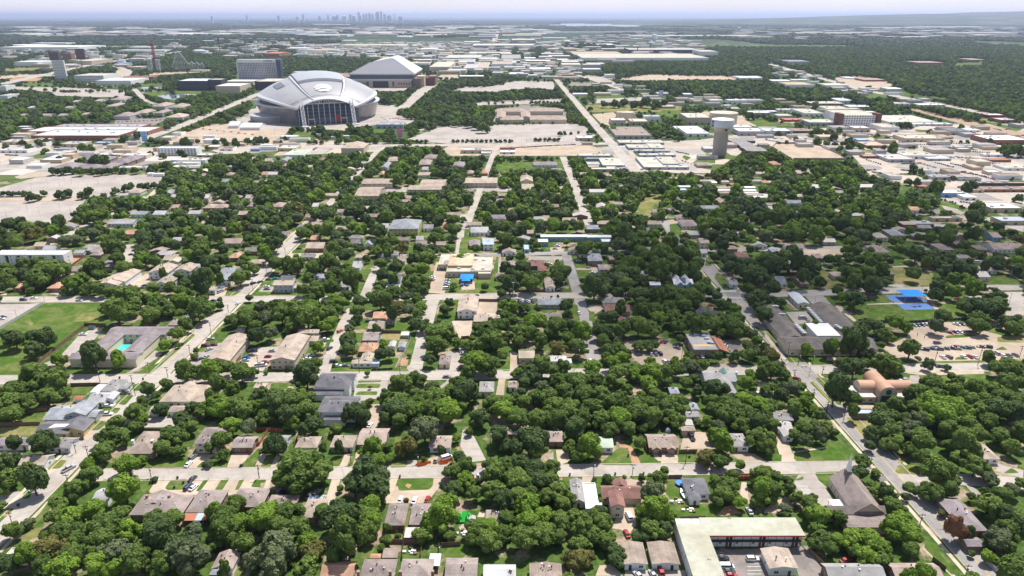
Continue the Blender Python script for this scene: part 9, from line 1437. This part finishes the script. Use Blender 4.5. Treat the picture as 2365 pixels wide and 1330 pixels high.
small('patio_cover',B1,1228,1040,patio(7.5,5.5,roofm('pale')), 'pale flat patio cover behind the right twin house', 'patio cover');small('patio_cover',B1,1380,1250,patio(4,6,roofm('metal')), 'ribbed silver patio cover', 'patio cover');small('patio_cover',B2,650,830,patio(5,3,WHITE), 'white lean-to patio cover', 'patio cover') ;small('patio_cover',M3,590,812,patio(5,4,roofm('sand')), 'sandy porch cover beside the school', 'patio cover')
def person(shirt,legs):
 def f(r):
  me=bpy.data.meshes.new('body');vs=[(0,0,.95),(0,0,1.2),(0,0,1.42),(0,0,1.52),(0,0,1.64),(0,0,1.74),(-.19,0,1.42),(-.27,.02,1.15),(-.27,-.06,.9),(.19,0,1.42),(.27,.02,1.15),(.27,-.06,.9),(-.1,0,.9),(-.12,.02,.5),(-.12,-.02,.06),(-.12,-.14,.03),(.1,0,.9),(.13,-.08,.5),(.13,.06,.06),(.13,-.06,.03)]
  es=[(0,1),(1,2),(2,3),(3,4),(4,5),(2,6),(6,7),(7,8),(2,9),(9,10),(10,11),(0,12),(12,13),(13,14),(14,15),(0,16),(16,17),(17,18),(18,19)]
  me.from_pydata(vs,es,[]);o=link('body',me,r);sk=o.modifiers.new('skin', 'SKIN');rad=[.15,.14,.16,.06,.10,.085,.07,.055,.04,.07,.055,.04,.10,.075,.05,.045,.10,.075,.05,.045]
  for i,v in enumerate(me.skin_vertices[0].data): v.radius=(rad[i],rad[i]);v.use_root=(i==0)
  sb=o.modifiers.new('sub', 'SUBSURF');sb.levels=sb.render_levels=1
  m=bpy.data.materials.new('clothes_skin');m.use_nodes=True;N=m.node_tree.nodes;L=m.node_tree.links;tc=N.new('ShaderNodeTexCoord');sp=N.new('ShaderNodeSeparateXYZ');L.new(tc.outputs['Object'],sp.inputs[0]);cr=N.new('ShaderNodeValToRGB');cr.color_ramp.interpolation='CONSTANT'
  mr=N.new('ShaderNodeMath');mr.operation='DIVIDE';mr.inputs[1].default_value=2;L.new(sp.outputs[2],mr.inputs[0]);L.new(mr.outputs[0],cr.inputs[0]);el=cr.color_ramp.elements;el[0].position=0;el[0].color=(*legs,1);el[1].position=.47;el[1].color=(*shirt,1);e=el.new(.76);e.color=(.35,.20,.13,1);e=el.new(.86);e.color=(.02,.015,.012,1);L.new(cr.outputs[0],N['Principled BSDF'].inputs['Base Color']);me.materials.append(m)
 return f
for x,y,s,l,w_ in ((1175,716,(.03,.03,.04),(.05,.03,.03), 'dark clothes standing'),(1229,735,(.02,.02,.02),(.03,.03,.04), 'black clothes walking'),(1466,722,(.6,.6,.6),(.1,.1,.12), 'a white top walking')): small('person',M3,x,y,person(s,l), f'person in {w_} on the sandy lot', 'person')
for x,y,s in ((680,535,(.35,.05,.1)),(660,530,(.1,.1,.35)),(700,540,(.3,.1,.3)),(650,542,(.05,.05,.06)),(1350,460,(.35,.06,.1)),(1365,455,(.1,.15,.4)),(550,432,(.1,.1,.2)),(530,428,(.3,.08,.1)),(792,510,(.3,.1,.08)),(990,468,(.02,.02,.03))): q=small('person',M3,x,y,person(s,(.04,.04,.06)), 'person standing at the school playground', 'person');q['group']='people at the playground'
def signal(r):
 part(r, 'mast',STEEL,lambda b: b.tube((0,0,0),(0,0,6),.12));part(r, 'arm',STEEL,lambda b: b.tube((0,0,5.8),(-5,.5,6),.08))
 for k in (2.5,4.5): part(r, 'signal_head',YP,lambda b: b.box(-k-.2,-k+.2,.2,.5,5.0,6.0))
small('traffic_signal',M3,345,1025,signal, 'mast-arm traffic signal at the school junction, nearer the vaulted hall', 'signal');small('traffic_signal',M3,160,965,signal, 'mast-arm traffic signal on the left kerb of the school junction', 'signal')
TREES=[]     # (X, Y, radius, height factor, tone, kind, source px)
def add_tree(t,x,y,r,tone,kind):
 px,py=t.p(x,y);q=P(px,py,0)
 if q.y>60000: return
 for _ in range(3):
  k=ppm(q.x,q.y,4);Rm=r*t.k/k;Hm={'tree': 1.45, 'open': 1.3, 'bush': .9, 'pine': 2.2}[kind]*Rm;q=P(px,py,min(Hm*.58,40))
 hf=1.0
 for a,b,c,d in RECTS:
  if a+.8<q.x<b-.8 and c<q.y<d and q.y-c<16:      # stands before the wall it would grow through
   y_=c-.4-Rm*.15;g=P(px,py);z=CAMH-(CAMH)*y_/g.y;hf=min(1.7,max(.6,z/(Hm*.58)));q=Vector((g.x*y_/g.y,y_,0));break
 TREES.append([q.x,q.y,Rm,hf,tone,kind])
for t,x,y,r,tone,kind in HT:
 if r>5: add_tree(t,x,y,r,tone,kind)
N_HAND=len(TREES)
GRID={}
def gkey(x,y): return (int(x // 20),int(y // 20))
for i,t_ in enumerate(TREES): GRID.setdefault(gkey(t_[0],t_[1]),[]).append(i)
RG={}
for i,(a,b,c,d) in enumerate(RECTS):
 if c>2600: continue
 for gx in range(int(a // 40),int(b // 40)+1):
  for gy in range(int(c // 40),int(d // 40)+1): RG.setdefault((gx,gy),[]).append(i)
def blocked(x,y,m=1.0):
 for i in RG.get((int(x // 40),int(y // 40)),()):
  a,b,c,d=RECTS[i]
  if a-m<x<b+m and c-m<y<d+m: return True
 return False
DENS[:]=1.0
def zone(v,*pts): raster(DENS,list(pts),v)
zone(.36,(0,0),(2365,0),(2365,300),(1880,330),(1560,340),(1400,395),(1130,372),(1100,345),(760,340),(640,350),(480,372),(340,410),(0,410))
zone(.36,(2365,300),(2365,520),(2190,480),(2090,415),(1960,372),(1880,330))
zone(.5,(0,320),(120,320),(110,400),(0,415));zone(1.0,(0,205),(130,205),(330,225),(470,240),(500,268),(330,285),(200,275),(110,290),(60,320),(0,325));zone(.9,(500,268),(590,215),(600,235),(530,285),(360,330),(340,310));zone(.9,(470,210),(540,210),(570,225),(500,245),(460,230))
zone(1.0,(1100,188),(1290,205),(1300,228),(1100,240),(970,240),(930,265),(1000,215));zone(.95,(960,240),(1100,245),(1320,235),(1380,300),(1345,290),(1270,285),(1140,300),(1010,290),(940,300));zone(.8,(850,225),(940,210),(1000,225),(930,290),(870,285));zone(.9,(850,205),(960,200),(960,225),(850,225))
zone(1.0,(1300,155),(1360,135),(1700,128),(1790,160),(1790,180),(1640,178),(1480,170),(1330,168));zone(1.0,(1450,182),(1680,180),(1760,205),(1900,235),(2060,262),(1980,262),(1750,250),(1600,225),(1450,220));zone(.95,(1300,210),(1450,205),(1450,220),(1320,225));zone(1.0,(1690,195),(1960,215),(2010,225),(2080,248),(2000,260),(1890,240),(1700,205));zone(.6,(1340,190),(1450,205),(1400,215),(1330,215))
zone(1.0,(1640,92),(1900,86),(2365,88),(2365,285),(2240,250),(2000,205),(1800,150),(1720,128),(1640,110));zone(1.0,(2010,230),(2250,270),(2340,285),(2300,300),(2080,255));zone(.8,(100,160),(265,158),(260,175),(180,178),(100,172));zone(.8,(290,140),(560,135),(560,168),(300,165));zone(.5,(340,165),(540,168),(540,185),(350,182))
zone(.75,(0,88),(180,88),(550,92),(550,105),(330,110),(180,112),(0,115));zone(.45,(0,115),(380,110),(330,135),(150,140),(0,150));zone(.5,(640,145),(840,140),(830,155),(680,165));zone(.55,(690,90),(1000,92),(1000,105),(690,100));zone(.55,(830,118),(960,120),(950,140),(830,135))
zone(.7,(1400,470),(1500,440),(1560,470),(1560,500),(1500,510),(1420,500));zone(.3,(1470,460),(1540,445),(1550,480),(1480,495));zone(.45,(1620,400),(1780,425),(1790,460),(1640,460));zone(0,(300,480),(380,400),(0,400),(0,510));zone(.5,(1960,372),(2090,415),(2190,480),(2050,470),(1950,420))
zone(.8,(400,360),(1560,372),(1900,380),(2050,480),(2365,520),(2365,620),(1200,640),(0,620),(0,520),(200,500))
rg=random.Random(11)
def fill(y0,y1,step,rmin,rmax,tone_w):
 Y=y0
 while Y<y1:
  halfw=(Y*CP+CAMH*SP)*1182.5/F*1.03+12;X=-halfw
  while X<halfw:
   x,y=X+rg.uniform(-.45,.45)*step,Y+rg.uniform(-.45,.45)*step;X+=step
   px,py=proj(x,y,0);ix,iy=int(px/2),int(py/2)
   if not (-12<=px<2378 and py<1375): continue
   dn=DENS[min(MH-1,max(0,iy)),min(MW-1,max(0,ix))]
   if rg.random()>dn: continue
   Rm=rg.uniform(rmin,rmax)*(1 if dn>.6 else .8);ok=False
   for _ in range(4):
    if blocked(x,y,.6+Rm*.15): break
    k=ppm(x,y,5);cx_,cy_=proj(x,y,Rm*.85);a=Rm*k;b=Rm*k*.82;hit=n=0
    for i in range(22):
     f_=(.35,.70,.95)[i % 3];an=i*2.4;ux,uy=int((cx_+a*f_*math.cos(an))/2),int((cy_+b*f_*math.sin(an))/2)
     if 0<=ux<MW and 0<=uy<MH: n+=1;hit+=CLEAR[uy,ux]
    if n==0 or hit/n<=.13: ok=True;break
    Rm *= .74
    if Rm<rmin*.45: break
   if not ok: continue
   gx,gy=gkey(x,y);bad=False
   for dx in (-1,0,1):
    for dy in (-1,0,1):
     for i in GRID.get((gx+dx,gy+dy),()):
      t_=TREES[i]
      if (t_[0]-x)**2+(t_[1]-y)**2<(.68*(t_[2]+Rm))**2*(1 if i<N_HAND else .85): bad=True;break
     if bad: break
    if bad: break
   if bad: continue
   GRID.setdefault((gx,gy),[]).append(len(TREES));TREES.append([x,y,Rm,rg.uniform(.9,1.15),rg.choices(('mid', 'dark', 'bright', 'grey', 'olive'),tone_w)[0], 'tree'])
  Y+=step*.9
fill(168,480,5.6,4.2,9.2,(46,22,19,10,3));fill(480,1500,7.6,5.0,10.0,(44,26,18,11,1));fill(1500,4300,12,6.0,10.5,(30,52,7,11,0))
print('trees',len(TREES), 'hand',N_HAND)
big=[(t_[2]*ppm(t_[0],t_[1],4),i) for i,t_ in enumerate(TREES) if t_[5] != 'bush' and 0<=proj(t_[0],t_[1],t_[2])[0]<=2365 and proj(t_[0],t_[1],t_[2]*1.3)[1]<1335]
def vis(i):
 """rough: crown centre not covered by a nearer, larger crown"""
 return True
big.sort(reverse=True);SEL=set(i for _,i in big[:330]);BUSH=set(i for i,t_ in enumerate(TREES) if t_[5]=='bush')
TN={'mid': 'green', 'dark': 'dark green', 'bright': 'bright green', 'grey': 'grey-green', 'olive': 'olive', 'russet': 'russet'}

for i in sorted(SEL | BUSH):
 x,y,Rm,hf,tone,kind=TREES[i];vs=VAR[kind];me,tm=vs[(i*7) % len(vs)]
 nm='bush' if kind=='bush' else 'tree';root=empty(nm,(x,y,0),(i*2.399) % 6.283);root.scale=(Rm,Rm,Rm*hf)
 c=link('crown' if nm=='tree' else 'foliage',me,root);c.material_slots[0].link='OBJECT';c.material_slots[0].material=LEAF[tone]
 if tm: link('trunk',tm,root)
 root['category']=nm;root['group']='garden and street trees' if nm=='tree' else 'garden bushes'
 pr=proj(x,y,Rm);wd=Rm*ppm(x,y,4)
 root['_px'],root['_py']=pr;size=('small ' if Rm<5 else 'broad ' if Rm>8 else '') if nm=='tree' else ''
 root['_base']=f"{size}{'sparse ' if kind == 'open' else ''}{TN[tone]} {nm}";root['_nick']='';SINGLES.append(root)
def scatter(name,rows,meshes,label,mats_by_tone=True):
 col=bpy.data.collections.new(name+'_source')
 for j,m in enumerate(meshes):
  o=bpy.data.objects.new('crown_source',m);col.objects.link(o)
 me=bpy.data.meshes.new(name);me.from_pydata([(r[0],r[1],0) for r in rows],[],[])
 n=len(rows);at=me.attributes.new('scl', 'FLOAT_VECTOR', 'POINT');at.data.foreach_set('vector',[v for r in rows for v in (r[2],r[2],r[2]*r[3])])
 at=me.attributes.new('rz', 'FLOAT', 'POINT');at.data.foreach_set('value',[(i*2.399) % 6.283 for i in range(n)]);at=me.attributes.new('vi', 'INT', 'POINT');at.data.foreach_set('value',[r[4] for r in rows])
 ng=bpy.data.node_groups.new(name+'_nodes', 'GeometryNodeTree');ng.interface.new_socket('Geometry',in_out='INPUT',socket_type='NodeSocketGeometry');ng.interface.new_socket('Geometry',in_out='OUTPUT',socket_type='NodeSocketGeometry')
 N=ng.nodes;L=ng.links;gi,go=N.new('NodeGroupInput'),N.new('NodeGroupOutput');ci=N.new('GeometryNodeCollectionInfo');ci.inputs['Collection'].default_value=col;ci.inputs['Separate Children'].default_value=True;ci.inputs['Reset Children'].default_value=True
 ip=N.new('GeometryNodeInstanceOnPoints');ip.inputs['Pick Instance'].default_value=True
 def attr(nm,ty): a=N.new('GeometryNodeInputNamedAttribute');a.data_type=ty;a.inputs['Name'].default_value=nm;return a.outputs['Attribute']
 L.new(gi.outputs[0],ip.inputs['Points']);L.new(ci.outputs[0],ip.inputs['Instance']);L.new(attr('vi', 'INT'),ip.inputs['Instance Index']);L.new(attr('scl', 'FLOAT_VECTOR'),ip.inputs['Scale'])
 cx=N.new('ShaderNodeCombineXYZ');L.new(attr('rz', 'FLOAT'),cx.inputs['Z']);er=N.new('FunctionNodeEulerToRotation');L.new(cx.outputs[0],er.inputs[0]);L.new(er.outputs[0],ip.inputs['Rotation']);L.new(ip.outputs[0],go.inputs[0])
 o=link(name,me);md=o.modifiers.new('scatter', 'NODES');md.node_group=ng;tag(o,label,kind='stuff');return o
def tinted(ms,tones):
 out=[]
 for k,tn in enumerate(tones):
  for m in ms: c=m.copy();c.materials[0]=LEAF[tn];out.append(c)
 return out
TONES=['mid', 'dark', 'bright', 'grey', 'olive', 'russet']
near_src=tinted([v[0] for v in VAR['tree'][:5]],TONES);far_src=tinted(LOD,TONES)
rest=[(i,t_) for i,t_ in enumerate(TREES) if i not in SEL and i not in BUSH]
nr=[(t_[0],t_[1],t_[2],t_[3],TONES.index(t_[4])*5+i % 5) for i,t_ in rest if t_[1]<620]
fr=[(t_[0],t_[1],t_[2],t_[3],TONES.index(t_[4])*6+i % 6) for i,t_ in rest if 620<=t_[1]]
wood=[]
rw=random.Random(5)
def wn(x,y,s): return math.sin(x/s+1.3)*math.sin(y/(s*1.7)+.4)+.6*math.sin(x/(s*.37)+y/(s*.81))+.35*math.sin(x/(s*.19)-y/(s*.33)+2)
far_rect=[r for r in RECTS if r[3]>3500]
Y=4300.0
while Y<30000:
 st=26*(Y/4300)**1.02;hw=Y*.745;X=-hw
 while X<hw:
  x,y=X+rw.uniform(-.5,.5)*st,Y+rw.uniform(-.5,.5)*st*1.6;X+=st;px,py=proj(x,y,0)
  lim=.02 if px>1500 else (.15 if px>700 else -.1)
  if wn(x,y,900)<lim-.25*(Y>9000): continue
  ix,iy=int(px/2),int(py/2)
  if 0<=ix<MW and 0<=iy<MH and CLEAR[iy,ix]: continue
  if any(a-st<x<b+st and c-st*2<y<d+st for a,b,c,d in far_rect): continue
  wood.append((x,y,st*rw.uniform(.5,.8),min(1,9/(st*.6))*rw.uniform(.7,1.2),rw.randrange(4)))
 Y+=st*1.6
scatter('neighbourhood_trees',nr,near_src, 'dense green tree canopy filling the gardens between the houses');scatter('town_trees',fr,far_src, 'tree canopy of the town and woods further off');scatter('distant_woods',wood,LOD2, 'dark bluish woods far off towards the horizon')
print('near rest',len(nr), 'far',len(fr), 'woods',len(wood))

# cumulus clouds overhead (above the frame); their shadows fall on the town
CLM=bpy.data.materials.new('cloud_vapour');CLM.use_nodes=True;n_=CLM.node_tree.nodes;b_=n_['Principled BSDF'];b_.inputs['Base Color'].default_value=(.9,.9,.92,1);b_.inputs['Roughness'].default_value=1;tp=n_.new('ShaderNodeBsdfTransparent');mxs=n_.new('ShaderNodeMixShader');mxs.inputs[0].default_value=.05;CLM.node_tree.links.new(tp.outputs[0],mxs.inputs[1]);CLM.node_tree.links.new(b_.outputs[0],mxs.inputs[2]);CLM.node_tree.links.new(mxs.outputs[0],n_['Material Output'].inputs['Surface'])
def cloud(pxs,seed,label):
 r=random.Random(seed);g=[P(*p) for p in pxs];Hc=1100.0;el,az=R(62),R(32);off=Vector((math.sin(az),math.cos(az),0))*Hc/math.tan(el);c0=sum(g,Vector())/len(g)+off;c0.z=Hc
 iv,jf=ico(2);V,Fc=[],[]
 for q in g:
  for k in range(3):
   c=q+off+Vector((r.uniform(-30,30),r.uniform(-30,30),Hc+r.uniform(0,40)))-c0;rr=r.uniform(45,75);n=len(V)
   V+=[tuple(c+Vector((v.x*rr,v.y*rr,max(v.z,-.25)*rr*.55))*(1+.10*math.sin(v.x*6+k)*math.sin(v.y*7+seed))) for v in iv];Fc+=[tuple(n+i for i in f) for f in jf]
 me=bpy.data.meshes.new('cloud');me.from_pydata(V,[],Fc);me.materials.append(CLM);me.polygons.foreach_set('use_smooth',[True]*len(me.polygons));o=link('clouds',me,None,c0);tag(o,label,kind='stuff')
cloud([(1420,590),(1500,690),(1560,740),(1500,560),(1620,600),(1720,660),(1800,720),(1700,560),(1850,600),(1950,560),(2000,640),(1900,690),(2100,600),(2250,560),(2200,520),(2050,520),(1900,510),(1750,500),(2330,600),(1430,690)],4, 'fair-weather cumulus above the right-hand side of the town')
# labels
ALL=[o for o in COL.objects if o.parent is None and '_base' in o.keys()]
label_all([(o,o['_base'],o['_nick'] or None,o['_px'],o['_py']) for o in ALL])
for o in ALL:
 for k in ('_base', '_nick', '_px', '_py'): del o[k]
# camera, air, sun and sky
cam=bpy.data.cameras.new('camera');co=bpy.data.objects.new('camera',cam);COL.objects.link(co);co.location=(0,0,CAMH);co.rotation_euler=(math.pi/2-PITCH,0,0)
cam.sensor_width=36;cam.lens=36*F/2365;cam.clip_start=1;cam.clip_end=400000;S.camera=co
EL,AZ=R(62),R(32)
su=bpy.data.lights.new('sun', 'SUN');so=bpy.data.objects.new('sun',su);COL.objects.link(so);su.energy=5.0;su.angle=R(.53);su.color=(1,.955,.88)
d=Vector((math.sin(AZ)*math.cos(EL),math.cos(AZ)*math.cos(EL),math.sin(EL)));so.rotation_euler=d.to_track_quat('Z', 'Y').to_euler()
w=bpy.data.worlds.new('World');S.world=w;w.use_nodes=True;nt=w.node_tree;bg=nt.nodes['Background'];sk=nt.nodes.new('ShaderNodeTexSky');sk.sky_type='NISHITA';sk.sun_disc=False;sk.sun_elevation=EL;sk.sun_rotation=AZ;sk.air_density=1.0;sk.dust_density=1.2;sk.ozone_density=1.2;sk.altitude=180
bg.inputs['Strength'].default_value=.1
tc=nt.nodes.new('ShaderNodeTexCoord');mp=nt.nodes.new('ShaderNodeMapping');mp.inputs['Scale'].default_value=(1.2,1.2,7);nz=nt.nodes.new('ShaderNodeTexNoise');nz.inputs['Scale'].default_value=2.2;nz.inputs['Detail'].default_value=5
nt.links.new(tc.outputs['Generated'],mp.inputs[0]);nt.links.new(mp.outputs[0],nz.inputs['Vector'])
mr=nt.nodes.new('ShaderNodeMapRange');mr.inputs['From Min'].default_value=.35;mr.inputs['From Max'].default_value=.7;mr.inputs['To Min'].default_value=.68;mr.inputs['To Max'].default_value=.92;nt.links.new(nz.outputs['Fac'],mr.inputs['Value'])
mx=nt.nodes.new('ShaderNodeMix');mx.data_type='RGBA';mx.inputs['B'].default_value=(7.6,7.4,8.2,1);sx=nt.nodes.new('ShaderNodeSeparateXYZ');nt.links.new(tc.outputs['Generated'],sx.inputs[0]);me_=nt.nodes.new('ShaderNodeMapRange');me_.inputs['From Min'].default_value=.04;me_.inputs['From Max'].default_value=.45;me_.inputs['To Min'].default_value=1;me_.inputs['To Max'].default_value=.12;nt.links.new(sx.outputs[2],me_.inputs['Value'])
mm=nt.nodes.new('ShaderNodeMath');mm.operation='MULTIPLY';nt.links.new(mr.outputs['Result'],mm.inputs[0]);nt.links.new(me_.outputs['Result'],mm.inputs[1]);nt.links.new(mm.outputs[0],mx.inputs['Factor']);nt.links.new(sk.outputs[0],mx.inputs['A']);nt.links.new(mx.outputs['Result'],bg.inputs['Color'])
mb=MB();mb.box(-150000,150000,-600,150000,-1.5,330);hz=bpy.data.materials.new('haze_air');hz.use_nodes=True;n=hz.node_tree.nodes;n.remove(n['Principled BSDF']);pv=n.new('ShaderNodeVolumePrincipled');pv.inputs['Color'].default_value=(.62,.72,1.0,1);pv.inputs['Density'].default_value=3.6e-5;pv.inputs['Anisotropy'].default_value=.3;hz.node_tree.links.new(pv.outputs[0],n['Material Output'].inputs['Volume'])
tag(mb.build('haze',hz), 'pale blue summer haze over the whole city',kind='stuff')
S.view_settings.view_transform='Standard';S.view_settings.look='None';S.view_settings.gamma=1;S.view_settings.exposure=0.46
S.cycles.max_bounces=6;S.cycles.diffuse_bounces=3;S.cycles.glossy_bounces=2;S.cycles.transmission_bounces=3;S.cycles.volume_bounces=0;S.cycles.transparent_max_bounces=40;S.cycles.use_denoising=True;S.cycles.denoiser='OPENIMAGEDENOISE';S.cycles.denoising_input_passes='RGB_ALBEDO_NORMAL'
